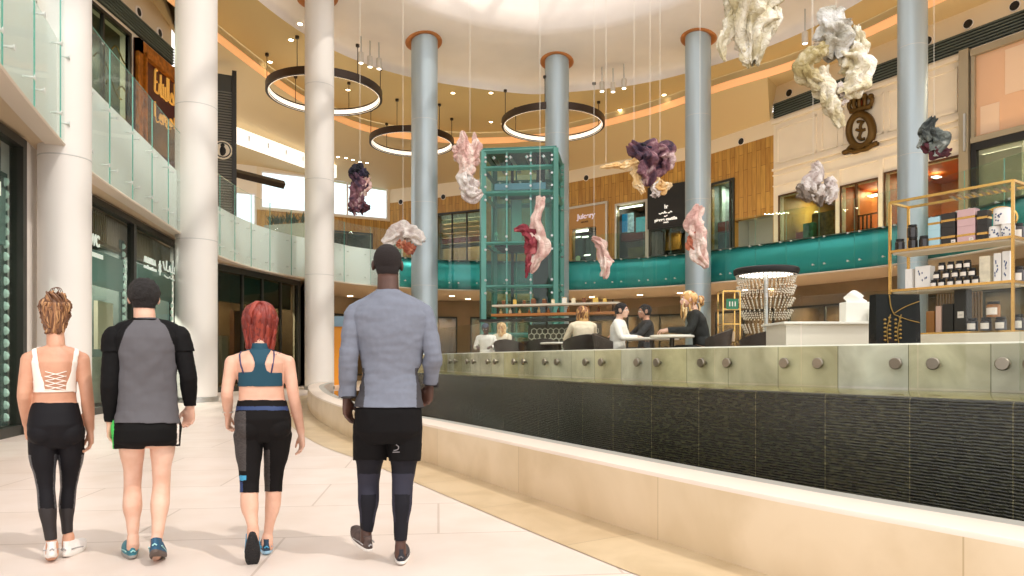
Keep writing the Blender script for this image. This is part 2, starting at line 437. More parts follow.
def swept(name, path, prof, mats, smooth=True, auto=35, midx=None, parent=None):
    vs, fs, uv = sweep(path, prof)
    me = bpy.data.meshes.new(name); 
    if parent: T = wm(parent).inverted(); vs = [T@v for v in vs]
    me.from_pydata([tuple(v) for v in vs], [], fs)
    ul = me.uv_layers.new(name='UVMap'); k = 0
    for p, u in zip(me.polygons, uv):
        for j, li in enumerate(p.loop_indices): ul.data[li].uv = u[j]
    if not isinstance(mats, (list,tuple)): mats = [mats]
    for m in mats: me.materials.append(m)
    if midx:
        n = len(prof)-1
        for i, p in enumerate(me.polygons): p.material_index = midx[i % n]
    me.polygons.foreach_set('use_smooth', [True]*len(me.polygons)); me.set_sharp_from_angle(angle=R(auto))
    o = bpy.data.objects.new(name, me); COL.objects.link(o)
    if parent: o.parent = parent
    return o

# ---- ground floor
mb = MB(); mb.add([(-34,-14,0),(34,-14,0),(34,64,0),(-34,64,0)], [(0,1,2,3)]); struct(mb.build('floor', M_floor))
# ---- basin of the water feature: plan paths run from the right of the picture to the far left
LEDGE = crom([(5.2,-1.6,0),(3.6,.8,0),(2.15,2.94,0),(1.18,4.38,0),(-1.04,8.37,0),(-2.5,10.9,0),(-4.3,15.2,0),(-6.0,20.6,0),(-6.6,24,0)], .35)
# path heads away from the viewer with the promenade on its left: negative offset = promenade side
ledge = swept('wall_basin_ledge', LEDGE, [(0,0),(0,.43),(.012,.455),(.03,.46),(.30,.46),(.31,.452),(.46,.452),(.46,.1)], [M_ledge, M_ledgetop, mat('grey coping strip',(168,166,158),.35)], midx=[0,1,1,1,1,2,1]); struct(ledge)
border = swept('floor_border', LEDGE, [(-.62,.004),(-.30,.008),(0,.008)], M_border); struct(border)
WALLW = crom([(6.2,-.3,0),(4.1,2.2,0),(3.08,4.2,0),(1.82,6.12,0),(.9,7.75,0),(-.1,10.2,0),(-1.68,13.5,0),(-3.4,17.5,0),(-4.6,21.5,0),(-5.2,25,0)], .3)
ww = swept('wall_water_feature', WALLW, [(0,0),(0,.94),(.012,.962),(.04,.968),(1.15,.968)], [M_wet, mat('water film with painted reflection',(118,112,66),.06,var=.3,scale=2)], midx=[0,0,0,1]); struct(ww)  # greenish-yellow reflection of the marble is put into the film's base colour
wf = swept('floor_basin_water', LEDGE, [(.4,.16),(4.6,.16)], mat('dark basin water',(18,24,20),.04)); struct(wf)
# ---- cafe terrace: joints of its glass read off the photo
CJ = [(1110,4.35),(1024,4.9),(920,5.4),(804,6.1),(718,6.85),(651,7.7),(597,8.6),(554,9.55),(522,10.5),(494,11.5),(473,12.5),(455,13.6),(440,14.8),(428,16.1)]
CJ = [(x, D*1.1) for x, D in CJ]
CAFE = [Vector(((x-512)/F*D, D, 0)) for x, D in CJ]
CAFEP = crom([CAFE[0]+(CAFE[0]-CAFE[1])*2.5]+CAFE+[Vector((-3,19.5,0)),Vector((-3.6,23,0))], .25)
cw = swept('wall_cafe_upstand', CAFEP, [(0,.96),(0,1.35),(.02,1.365),(.34,1.365),(.34,.7)], [M_cafe, mat('pale marble coping',(222,216,202),.2,var=.15,scale=4)], midx=[0,1,1,1]); struct(cw)
right = offset2(CAFEP, .3)
mb = MB(); rr = [right[i] for i in range(0, len(right), 4)]
mb.prism([(p.x,p.y) for p in rr]+[(-3,27),(12,27),(13,6),(9,-1)], .02, .7); struct(mb.build('floor_cafe_terrace', mat('brown cafe floor',(150,128,100),.3,var=.2)))

# ---- balcony ring (left side near the viewer, round the back, to the right)
EDGE = crom([(-4.3,4.6,0),(-5.2,6.3,0),(-6.27,8.57,0),(-7.46,11.6,0),(-8.15,13.6,0),(-8.95,17.4,0),(-9.75,21.4,0),(-10.25,24.6,0),(-10.2,27.8,0),(-9.5,30.4,0),(-8.2,32.3,0),(-7.1,34.0,0),(-4.2,36,0),(-1.6,36.6,0),(3.0,36.7,0),(6.9,35.1,0),(9.6,32.9,0),(12.4,29.8,0),(14.5,26.9,0),(15.9,22.3,0),(16,17,0),(15.4,12,0)], .3)
EL = [0]
for a, b in zip(EDGE, EDGE[1:]): EL.append(EL[-1]+(b-a).length)
def edge_at(px_):
    """arc position where the balcony edge crosses a picture column"""
    best = None
    for i, p in enumerate(EDGE):
        if p.y > 1:
            e = abs(512+F*p.x/p.y-px_)
            if best is None or e < best[0]: best = (e, i)
    return best[1]
i_el = edge_at(398)
for nm, seg, m_, prof in (('wall_balcony_left', EDGE[:i_el+1], M_fasw, [(-.30,4.95),(-.16,4.9),(-.13,4.93),(-.13,6.66),(-.3,6.66),(-.3,6.42)]),
                    ('wall_balcony_back', EDGE[i_el:], M_fast, [(-.45,4.92),(-.3,4.98),(-.2,5.15),(-.15,5.4),(-.14,5.65),(-.18,5.9),(-.27,6.15),(-.40,6.36),(-.6,6.5),(-.6,6.42)])):
    struct(swept(nm, seg, prof, m_, auto=60))
struct(swept('trim_balcony_nosing', EDGE, [(-.32,4.86),(-.02,4.84),(.0,4.87),(-.02,4.9),(-.3,4.92)], M_soffit))
# slab: soffit below, floor above
OUT = [(-16,4),(-16,10),(-16,20),(-16,28),(-18,34),(-26,42),(-24,50),(-16,54),(-9.4,53),(-3.4,51.2),(3.9,46.9),(11.2,41),(14.2,37.4),(17,32.8),(20,27.8),(22.5,23),(24,18),(24,10)]
OUTP = [Vector((x,y,0)) for x,y in OUT]
def band(name, A, B, za, zb, m, n=120, flip=False, uv=False):
    a = resample(A, n); b = resample(B, n); mb = MB()
    mb.sheet([[Vector((p.x,p.y,za)) for p in a],[Vector((p.x,p.y,zb)) for p in b]])
    return mb.build(name, m, smooth=True)
struct(band('ceiling_lower_soffit', offset2(EDGE,-.25), OUTP, 4.9, 4.9, mat('warm soffit paint',(214,192,160),.6)))
struct(band('floor_upper_gallery', offset2(EDGE,-.25), OUTP, 6.45, 6.45, mat('gallery floor stone',(206,196,184),.35)))

# ---- ceiling: funnel round the skylight, inner ring ceiling, lit cove, outer ceiling
K0 = crom([(-9.5,10,0),(-10.6,16,0),(-10.7,22,0),(-10.2,27.3,0),(-8.4,32,0),(-5.2,35.3,0),(0,37.4,0),(2.6,37.4,0),(7,36,0),(11.1,32.6,0),(13.6,28.6,0),(14.9,23.5,0),(15,17,0),(14,11,0)], .4)
K2 = crom([(-12.6,10,0),(-13.2,17,0),(-13.2,24,0),(-12.5,30,0),(-11,37,0),(-8.6,41.6,0),(-4.5,43.6,0),(-.8,43.8,0),(2.7,42.6,0),(7.4,38.9,0),(10.5,35.3,0),(13.3,32.3,0),(15.5,28.2,0),(17.6,23,0),(18.2,17,0),(17.5,11,0)], .4)
FUN = [(0,15.5),(.02,15.75),(.2,15.95),(.7,16.1),(1.8,16.25),(3.0,16.5),(3.9,16.78),(4.15,16.98),(4.2,17.8),(4.2,19.5),(4.2,22)]
struct(swept('ceiling_funnel', K0, FUN, M_white, auto=50))
a = resample(K0,140); b = resample(K2,140)
mb = MB(); mb.sheet([[Vector((p.x,p.y,15.5)) for p in a],[Vector((p.x,p.y,15.5)) for p in b]]); struct(mb.build('ceiling_inner', M_tan, smooth=True))
struct(swept('ceiling_cove_riser', K2, [(-.02,15.52),(-.02,15.1)], M_tan))
cl_ = swept('ceiling_cove_light', K2, [(0.0,15.16),(0.0,14.78)], M_cove); struct(cl_)
OUTC = [(-14.4,10,15.6),(-14.4,20,15.6),(-14.4,29.4,15.6),(-15,33,15),(-20,38,14.9),(-25,43.5,14.6),(-18,48.5,14.5),(-9.4,52.6,13.9),(-3.4,51,13.62),(3.8,46.6,13.62),(10.9,40.7,13.62),(13.6,36.9,13.62),(13.75,36.3,15.4),(19.5,26.8,15.4),(22,22,15.4),(24,17,15.4),(24,11,15.4)]
kk = min(range(len(K2)), key=lambda i: abs(512+F*K2[i].x/K2[i].y-768)+(900 if K2[i].x < 0 else 0))
for (A_, B_) in ((K2[:kk+1], OUTC[:12]), (K2[kk:], OUTC[12:])):
    a = resample(A_, 120); b = resample([Vector(p) for p in B_], 120); mb = MB(); mb.sheet([[Vector((p.x,p.y,14.8)) for p in a], b]); struct(mb.build('ceiling_outer', mat('cream gold ceiling paint', (222,198,152), .7), smooth=True))
mb = MB(); mb.add([(K2[kk].x,K2[kk].y,14.8),(13.6,36.9,13.62),(13.75,36.3,15.4)],[(0,1,2)]); struct(mb.build('ceiling_step', M_tan))
def funnel_z(p):
    i = min(range(len(K0)), key=lambda k: (K0[k]-Vector((p.x,p.y,0))).length_squared)
    d = (K0[i]-Vector((p.x,p.y,0))).length
    for (o1,z1),(o2,z2) in zip(FUN, FUN[1:]):
        if o1 <= d <= o2 and o2 > o1: return z1+(z2-z1)*(d-o1)/(o2-o1)
    return 16.9
# skylight ribs over the opening
mb = MB()
for k in range(-5, 7):
    x = 2+k*2.6
    mb.box((x, 21, 22.1), (.22, 34, .4))
for k in range(0, 12):
    mb.box((2, 6+k*2.7, 22.15), (32, .16, .25), rz=R(12 if k%2 else -9))
struct(mb.build('ceiling_skylight_ribs', M_white))

# ---- columns
def column(px_, D, w, m, where, ztop=None):
    r = w*D/F/2*math.cos(math.atan((px_-512)/F)); c = Vector(((px_-512)/F*D, D, 0))
    zt = funnel_z(c)+.35
    t = thing('column', where, 'column', c)
    mb = MB(); n = 40
    mb.cyl(c, c+Vector((0,0,zt)), r, n=n); mb.build('shaft', m, t, auto=40)
    for z in (4.7, 8.6, 12.5):
     mb = MB(); mb.lathe([(r+.001,z),(r+.004,z+.003),(r+.004,z+.02),(r+.001,z+.023)], c, n, caps=False)
     mb.build('joint_ring', mat('pale grey joint',(196,196,192),.5), t, smooth=True)  # joint rings in a plain pale grey of their own
    mb = MB(); mb.lathe([(r,.0),(r+.03,.005),(r+.03,.14),(r,.15)], c, n, caps=False); mb.build('base_ring', M_steel, t, auto=40)
    mb = MB(); rings = []
    for q in range(5):
        rr = r+(.25)*q/4; ring = []
        for k in range(n):
            a_ = 2*PI*k/n; p = c+Vector((math.cos(a_)*rr, math.sin(a_)*rr, 0))+Vector((c.x-2,c.y-20,0)).normalized()*.12*q/4; p.z = funnel_z(p)-(.06 if q < 4 else .0); ring.append(p)
        rings.append(ring)
    mb.rings(rings, caps=False); mb.build('copper_collar', M_copper, t, smooth=True)
    return t
column(65, 12.2, 55, M_colw, 'widest white column at the far left of the picture, beside the near shopfront')
column(196.5, 20.6, 43, M_colw, 'white column between the glass shop and the dark shopfront, second column from the left')
column(319.5, 29, 29.5, M_colw, 'white column left of the man in the grey long-sleeved top')
column(424.5, 33.2, 26.5, M_colb, 'grey column just left of the glass lift, with a copper collar')
column(557, 35.3, 24, M_colb, 'blue grey column standing behind the right edge of the glass lift')
column(698, 32.6, 26, M_colb, 'blue grey column in front of the black shop sign on the gallery')
column(912.5, 25.4, 31, M_colb, 'blue grey column rising behind the brass display shelf')

# ---- ground floor walls behind the promenade
def wall_box(W, name, z0, z1, m, holes=(), thick=.3, u0=0, u1=None, parent=None, uv=True):
    u1 = W.L if u1 is None else u1
    us = sorted(set([u0,u1]+[x for h in holes for x in h[:2]])); zs = sorted(set([z0,z1]+[x for h in holes for x in h[2:4]]))
    vs = []; fs = []; uvs = []
    def quad(P4, U4):
        b = len(vs); vs.extend(P4); fs.append((b,b+1,b+2,b+3)); uvs.append(U4)
    for i in range(len(us)-1):
        for j in range(len(zs)-1):
            cu, cz = (us[i]+us[i+1])/2, (zs[j]+zs[j+1])/2
            if cu < u0 or cu > u1 or cz < z0 or cz > z1: continue
            if any(h[0] < cu < h[1] and h[2] < cz < h[3] for h in holes): continue
            a, b, c, d = us[i], us[i+1], zs[j], zs[j+1]
            for w_ in (0, -thick):
                quad([W.pt(a,c,w_),W.pt(b,c,w_),W.pt(b,d,w_),W.pt(a,d,w_)], [(a,c),(b,c),(b,d),(a,d)])
    for h in holes:
        a, b, c, d = h[:4]
        for (p, q) in (((a,c),(b,c)),((b,c),(b,d)),((b,d),(a,d)),((a,d),(a,c))):
            quad([W.pt(*p),W.pt(*q),W.pt(*q,-thick),W.pt(*p,-thick)], [(0,0),(.3,0),(.3,.3),(0,.3)])
    me = bpy.data.meshes.new(name); me.from_pydata([tuple(v) for v in vs], [], fs); me.materials.append(m)
    ul = me.uv_layers.new(name='UVMap')
    for p, u in zip(me.polygons, uvs):
        for j, li in enumerate(p.loop_indices): ul.data[li].uv = u[j]
    o = bpy.data.objects.new(name, me); COL.objects.link(o); struct(o); return o
def room(W, name, u0, u1, z0, z1, depth, m, mfloor=None, lights=0, lcol=(1,.8,.55), power=60):
    """an alcove behind an opening"""
    mb = MB()
    q = lambda u, z, d: W.pt(u, z, -d)
    mb.add([q(u0,z0,.3),q(u1,z0,.3),q(u1,z1,.3),q(u0,z1,.3),q(u0,z0,depth),q(u1,z0,depth),q(u1,z1,depth),q(u0,z1,depth)], [(4,5,6,7),(0,1,5,4),(3,7,6,2),(0,4,7,3),(1,2,6,5)])
    o = struct(mb.build(name, m))
    for k in range(lights):
        l = bpy.data.lights.new('shop_light','AREA'); l.energy = power; l.color = lcol; l.size = .5; l.shape='DISK'
        lo = bpy.data.objects.new('shop_light', l); COL.objects.link(lo); lo.location = W.pt(u0+(u1-u0)*(k+.5)/lights, z1-.06, -depth*.5)
    return o
WA = Wall((-6.0,3.2),(-8.12,11.65)); WA2 = Wall((-8.12,11.65),(-9.2,14.9)); WBs = Wall((-9.2,14.9),(-10.55,22.6))
WC2 = Wall((-10.55,22.6),(-11.15,26.0)); WC = Wall((-11.15,26.0),(-9.75,32.2))

# unseen glowing strip added behind the fascia to brighten ceiling and walls
ul = swept('floor_added_fill_strip', EDGE[edge_at(215):], [(-2.6,6.47),(-2.35,6.47)], mat('added warm fill glow',(255,214,150),.5,emit=20,ecol=(255,222,172))); struct(ul)
# ================================================================= GROUND FLOOR SHOPFRONTS (left)
M_frame = mat('dark shop frame', (52,52,46), .4, metal=.3)
M_sgreen = glassmat('shop glass', (243,248,245), .08, graz=.10)
M_band = mat('grey green sign band', (96,126,120), .35, emit=.12)
M_whitel = mat('white sign lettering', (245,242,236), .5, emit=.6)
M_in = mat('shop interior wall', (84,96,88), .6, var=.3, scale=.8)
def shopfront(W, label, top, bot, x0, x1, mullions, parent_label='shopfront', bands=(), strips=(), header=None, wz=0):
    """top/bot: two pixel points of the head and the sill line"""
    u0 = W.px(x0, 300)[0]; u1 = W.px(x1, 300)[0]
    if u1 < u0: u0, u1 = u1, u0
    z1 = top; z0 = bot
    t = thing('shopfront', label, 'shopfront', W.pt((u0+u1)/2, 0))
    fr = MB()
    W.box(fr, u0, u1, z1-.14, z1, -.12, .08); W.box(fr, u0, u1, z0, z0+.16, -.12, .06)
    W.box(fr, u0, u0+.14, z0, z1, -.12, .08); W.box(fr, u1-.14, u1, z0, z1, -.12, .08)
    fr.build('frame', M_frame, t)
    for x in mullions:
        u = W.px(x, 300)[0]; mm = MB(); W.box(mm, u-.09, u+.09, z0, z1-.1, -.1, .07); mm.build('mullion', M_frame, t)
    edges = [u0]+sorted(W.px(x,300)[0] for x in mullions)+[u1]
    for a, b in zip(edges, edges[1:]):
        g = MB(); W.box(g, a+.1, b-.1, z0+.16, z1-.14, -.02, -.008); g.build('glass_pane', M_sgreen, t)
    if header:
        g = MB(); 
        k = 0; u = u0+.2
        while u < u1-.2:
            W.box(g, u, u+.05, z1-header, z1-.14, -.3, -.2); u += .13; k += 1
        W.box(g, u0+.1, u1-.1, z1-header-.08, z1-header, -.32, -.16)
        g.build('header_grille', mat('bronze grille',(112,98,78),.5), t)
    for (a, b, zt, zb) in bands:
        ua, ub = sorted((W.px(a,300)[0], W.px(b,300)[0])); g = MB(); W.box(g, ua, ub, zb, zt, -.14, -.09); g.build('sign_band', M_band, t)
    for x in strips:
        u = W.px(x,300)[0]; g = MB(); z = z0+.2
        W.box(g, u-.11, u+.11, z0+.16, z1-.6, -.2, -.15, mi=1)
        while z < z1-.7:
            g.ell(W.pt(u, z+.09, -.14), (.075,.03,.075), n=8); z += .2
        g.build('bead_light_strip', [mat('pale glass bead',(206,232,222),.2,emit=.06), mat('strip backing',(60,84,78),.5)], t)
    return t
zA = EYE+(HY-137)/F*11.5
# first: head px (0,127)-(22,140) ; second: (92,198)-(180,245)
UA = WA.px(21.5, 300)[0]
wall_box(WA, 'wall_left_near', 0, 4.95, M_white, holes=[(WA.px(-90,300)[0], UA, .0, 4.86)])
wall_box(WA2, 'wall_left_pier', 0, 4.95, M_white)
u_a, u_b = WBs.px(92,300)[0]*.2, WBs.px(179,300)[0]
wall_box(WBs, 'wall_left_shop', 0, 4.95, M_white, holes=[(.1, u_b, 0, 4.86)])
wall_box(WC2, 'wall_left_end', 0, 4.95, M_white)
wall_box(WC, 'wall_left_dark_shop', 0, 4.95, M_white, holes=[(.15, WC.L-.1, .1, 4.8)])
room(WA, 'wall_near_shop_interior', -2, UA+.1, 0.0, 4.7, 4, M_in, lights=2, power=90, lcol=(.9,1,.9))
room(WBs, 'wall_glass_shop_interior', .1, u_b, 0.0, 4.7, 4, M_in, lights=3, power=220, lcol=(1,.95,.85))
room(WC, 'wall_dark_shop_interior', .15, WC.L-.1, .1, 4.7, 3.5, mat('brown dim shop wall',(104,84,62),.6,var=.4,scale=.8), lights=2, power=170)
sA = shopfront(WA, 'tall glass shopfront cut by the left edge of the picture, nearest the viewer', 4.84, .0, -90, 21.5, [-14], header=.75, bands=[(-12,12,3.95,3.05)], strips=[15])
mb = MB(); ua, za = WA.px(0,189,-.08); WA.box(mb, ua-.5, WA.px(6.5,300)[0], za-.1, za+.12, -.09, -.075); mb.build('lettering_bar', M_whitel, sA)
mb = MB(); WA.box(mb, WA.px(0,300)[0]-.7, WA.px(11,300)[0], .2, 2.9, -.5, -.4); mb.build('display_screen', mat('grey green display backdrop',(150,160,140),.4), sA)
sB = shopfront(WBs, 'glass shopfront with two white-lettered green sign bands, behind the man in the raglan shirt', 4.84, .0, 84, 179, [132.5], header=.85,
    bands=[(84,127,3.72,2.92),(141,175,3.78,2.98)], strips=[129,137,175.5])
# writing on the two bands
def wtext(W, s, x0, y0, x1, y1, m, parent, name='lettering', w=.0, bold=0, depth=.01):
    """text fitted to the picture box (x0,y0)-(x1,y1) on a wall plane"""
    ua, za = W.px(x0, y1, w); ub, zb = W.px(x1, y0, w); um, zm = W.px((x0+x1)/2, (y0+y1)/2, w)
    hh = (y1-y0)/F*(W.pt(um,0,w).y)
    return text_mesh(s, 1, wall_matrix(W, um, zm, w), m, name, parent, depth=depth, fit=(abs(ub-ua), hh), bold=bold)
wtext(WBs, 'WC', 90, 234, 99.5, 246, M_whitel, sB, w=-.08, bold=.03)
mb = MB()
for a, b, y0, y1 in ((90,103,251,255),):
    ua, z_ = WBs.px(a, (y0+y1)/2, -.08); ub, _ = WBs.px(b, 253, -.08); WBs.box(mb, ua, ub, z_-.05, z_+.05, -.09, -.075)
mb.build('lettering_bar', M_whitel, sB)
wtext(WBs, 'ARABELLA', 144, 258, 156, 264, M_whitel, sB, w=-.08, bold=.04)
wtext(WBs, 'collection', 144, 266, 156.5, 270, M_whitel, sB, w=-.08, bold=.03)
mb = MB(); u, z = WBs.px(159.8, 268, -.08)
M_ = Matrix.Rotation(WBs.rz, 3, 'Z')
mb.tube([WBs.pt(u+.10*math.cos(a)*(1 if k%2 else .45), z+.2*math.sin(a)*(1 if k%2 else .6), -.075) for k, a in enumerate([2*PI*i/12 for i in range(12)])], .02, n=5, closed=True)
mb.build('lettering_emblem', M_whitel, sB)
mb = MB(); u0_, z0_ = WBs.px(163, 272, -.08); u1_, z1_ = WBs.px(174.5, 265, -.08)
du = u1_-u0_
def stroke(mb, W, pts, u0_, z0_, du, dz, w=-.075, r=.022):
    mb.tube(crom([W.pt(u0_+x*du, z0_+y*dz, w) for x, y in pts], .03), r, n=5)
for pts in ([(0,.75),(.1,.3),(.25,.25),(.3,.9)], [(.3,.25),(.5,.2),(.55,.6),(.62,.25),(.8,.2)], [(.8,.25),(.85,1.1)], [(.85,.25),(1,.2),(1,.7)], [(.1,-.2),(.4,-.3),(.6,-.15)], [(.65,-.25),(.95,-.3)]):
    stroke(mb, WBs, pts, u0_, z0_, du, .42)
mb.build('lettering', M_whitel, sB)
def panelpx(W, x0, x1, z0, z1, w, d, m, name, parent):
    mb = MB(); ua, ub = sorted((W.px(x0,300,w)[0], W.px(x1,300,w)[0])); W.box(mb, ua, ub, z0, z1, w-d, w); return mb.build(name, m, parent)
panelpx(WBs, 98, 113, 1.5, 2.75, -.9, .1, mat('ivory display board',(220,208,180),.5), 'display_board', sB)
panelpx(WBs, 92, 110, .1, 1.3, -1.0, .6, mat('pale display plinth',(170,172,156),.5), 'display_plinth', sB)
panelpx(WBs, 146, 158, .1, 2.9, -1.0, .1, mat('green display board',(40,130,92),.4), 'display_board', sB)
panelpx(WBs, 160, 165, .1, 2.9, -.95, .1, mat('orange display board',(236,150,50),.4), 'display_board', sB)
panelpx(WBs, 143, 147, .1, 2.9, -.95, .1, mat('orange display board',(236,150,50),.4), 'display_board', sB)
# dark shopfront further on
sC = thing('dark_shopfront', 'dark glazed shopfront with a green awning valance, behind the red-haired woman', 'shopfront', WC.pt(WC.L/2, 0))
mb = MB(); W = WC
W.box(mb, .1, WC.L-.05, 4.62, 4.84, -.1, .06); W.box(mb, .1, .3, 0, 4.8, -.1, .06); W.box(mb, WC.L-.3, WC.L-.05, 0, 4.8, -.1, .06); W.box(mb, .1, WC.L-.05, 0, .2, -.1, .06)
mb.build('frame', M_frame, sC)
for q in (.3,.52,.74):
    mb = MB(); W.box(mb, WC.L*q-.05, WC.L*q+.05, .1, 4.7, -.08, .04); mb.build('mullion', M_frame, sC)
mb = MB(); W.box(mb, .3, WC.L-.3, .2, 4.65, -.03, -.01); mb.build('glass_pane', glassmat('smoked shop glass',(214,216,206),.07), sC)
mb = MB(); W.box(mb, .3, WC.L-.3, 3.5, 4.6, -.5, -.3); mb.build('valance', mat('dark green valance',(52,78,70),.6,var=.2), sC)
panelpx(WC, 234, 262, .3, 3.3, -1.2, .2, mat('brown display panel',(98,62,40),.5,var=.3), 'display_board', sC)
panelpx(WC, 268, 284, .3, 2.9, -1.4, .2, mat('ochre display panel',(150,116,66),.5,var=.4), 'display_board', sC)
panelpx(WC, 222, 228, .3, 2.2, -1.0, .2, mat('grey display panel',(140,140,132),.5), 'display_board', sC)
# ================================================================= GROUND FLOOR BACK (behind the cafe)
WG = [((-9.75,32.2),(-12,38)),((-12,38),(-8,43)),((-8,43),(2,44)),((2,44),(11,40)),((11,40),(16.5,31.5)),((16.5,31.5),(19.5,22)),((19.5,22),(19.8,10))]
M_gb = mat('taupe shop wall', (136,116,88), .5, var=.2, scale=.5)
for k, (a, b) in enumerate(WG):
    Wk = Wall(a, b)
    hl = []
    if k in (2,3,4): hl = [(Wk.L*.08, Wk.L*.46, .3, 3.9), (Wk.L*.54, Wk.L*.94, .3, 3.9)]
    if k == 5: hl = [(Wk.L*.1, Wk.L*.9, .3, 3.9)]
    if k == 1: hl = [(Wk.L*.1, Wk.L*.9, .3, 3.9)]
    wall_box(Wk, 'wall_ground_shop', 0, 4.95, M_gb, holes=hl)
    for h in hl:
        room(Wk, 'wall_ground_shop_interior', h[0], h[1], .1, 4.1, 2.6, mat('dim shop interior',(96,72,46),.6,var=.4,scale=.9), lights=2, power=110)
        t = thing('shop_window', 'framed ground-floor shop window beneath the gallery, glimpsed behind the cafe', 'shop window', Wk.pt((h[0]+h[1])/2, h[2]), group='ground-floor shop windows behind the cafe')
        mb = MB(); 
        for (a0,a1,b0,b1) in ((h[0],h[1],h[3]-.1,h[3]),(h[0],h[1],h[2],h[2]+.1),(h[0],h[0]+.1,h[2],h[3]),(h[1]-.1,h[1],h[2],h[3]),((h[0]+h[1])/2-.04,(h[0]+h[1])/2+.04,h[2],h[3])):
            Wk.box(mb, a0, a1, b0, b1, -.08, .05)
        mb.build('frame', M_frame, t)
        mb = MB(); Wk.box(mb, h[0], h[1], h[2], h[3], -.04, -.02); mb.build('glass_pane', M_sgreen, t)
WG5 = Wall(*WG[0])
tb = thing('orange_shop_panel', 'orange lit panel of the shop seen left of the man in the grey top', 'panel', WG5.pt(1,0))
mb = MB(); mb.box((-8.6,34.2,1.425),(1.2,.2,2.85),rz=R(20)); mb.build('panel', mat('orange shop panel',(214,140,30),.5,emit=.1), tb)
mb = MB(); mb.box((-8.6,34.1,3.1),(1.3,.2,.5),rz=R(20)); mb.build('header', mat('blue grey header',(120,150,170),.5), tb)
# downlights in the soffit
def downlight(p, r, i, lbl, grp, emit=M_led):
    t = thing('downlight', lbl, 'ceiling light', p, group=grp)
    mb = MB(); mb.lathe([(r,0),(r+.03,-.01),(r+.03,.0)], p, 14); mb.build('trim_ring', M_white, t)
    mb = MB(); mb.lathe([(0,-.004),(r,-.004)], p, 14); mb.build('lens', emit, t)
DL = [(592,297),(640,295),(680,293),(745,290),(770,289),(800,288),(826,287),(846,284),(868,283),(452,296),(468,299),(350,296)]
for i,(x,y) in enumerate(DL):
    p = PZ(x, y, 4.89); downlight(p, .16, i, 'round downlight set in the soffit under the gallery', 'downlights in the gallery soffit')
# ================================================================= UPPER GALLERY, right and back
Z1 = 6.5
WR = Wall((13.6,36.4),(19.4,26.6)); WR2 = Wall((19.4,26.6),(23.6,19.5))
ZL0, ZL1 = 13.6, 14.45
W1 = Wall((10.8,40.5),(13.6,36.4)); W2 = Wall((3.7,46.3),(10.8,40.5)); W3 = Wall((-9.1,52.2),(3.7,46.3)); W4 = Wall((-17.5,48),(-9.1,52.2)); W5 = Wall((-26,44),(-17.5,48))
ZW = 12.92; ZC = 13.75
def hp(W, x0, x1, yt, yb=None, z0=Z1):
    """hole between two picture columns with its head on a picture row at x0"""
    ua = W.px(x0,300)[0]; ub = W.px(x1,300)[0]; zt = W.px((x0+x1)/2, yt)[1]
    return (min(ua,ub), max(ua,ub), z0, zt)
h_r = hp(W1, 711, 733, 183); h_r2 = (W1.px(735,300)[0], W1.px(773,300)[0], Z1, W1.px(754,217)[1])
wall_box(W1, 'wall_back_wood', Z1, ZW, M_wood, holes=[h_r, h_r2])
h_ph = hp(W2, 617, 647.5, 203.5); h_bk = hp(W2, 648.5, 692, 227); h_j = hp(W2, 572.5, 597, 228, z0=7.05)
wall_box(W2, 'wall_back_wood', Z1, ZW, M_wood, holes=[h_ph, h_bk, h_j])
h_sh = hp(W3, 438, 482, 213); h_l = hp(W3, 376, 402, 229)
wall_box(W3, 'wall_back_wood', Z1, ZW, M_wood, holes=[h_sh, h_l])
h_l2 = hp(W4, 322, 371, 233)
wall_box(W4, 'wall_back_wood', Z1, 11.55, M_wood, holes=[h_l2])
for Wk in (W1, W2, W3): wall_box(Wk, 'wall_back_bulkhead', ZW, ZC+.35, mat('cream bulkhead',(236,220,192),.6), thick=.34)
M_fr2 = mat('satin aluminium frame', (196,190,176), .35, metal=.5)
h4 = (.3, W4.L-.2, 11.7, 14.2)
wall_box(W4, 'wall_left_clerestory', 11.55, 15.2, mat('cream bulkhead',(236,220,192),.6), holes=[h4])
h5 = (.2, W5.L-.1, 8.3, 12.6)
wall_box(W5, 'wall_far_window', Z1, 15.2, M_cream, holes=[h5])
def window(W, h, name, n, rows=1):
    mb = MB(); u0,u1,z0,z1 = h
    for k in range(n+1):
        u = u0+(u1-u0)*k/n; W.box(mb, u-.05, u+.05, z0, z1, -.15, .02)
    for k in range(rows+1):
        z = z0+(z1-z0)*k/rows; W.box(mb, u0, u1, z-.05, z+.05, -.14, .03)
    struct(mb.build(name, M_white))
window(W4, h4, 'window_1', 3); window(W5, h5, 'window_2', 6, 2)
def sky_pane(W, h, name):
    mb = MB(); W.box(mb, h[0], h[1], h[2], h[3], -.1, -.08); struct(mb.build(name, glassmat('window glass',(240,248,250),.03)))
sky_pane(W4, h4, 'window_1_glass'); sky_pane(W5, h5, 'window_2_glass')
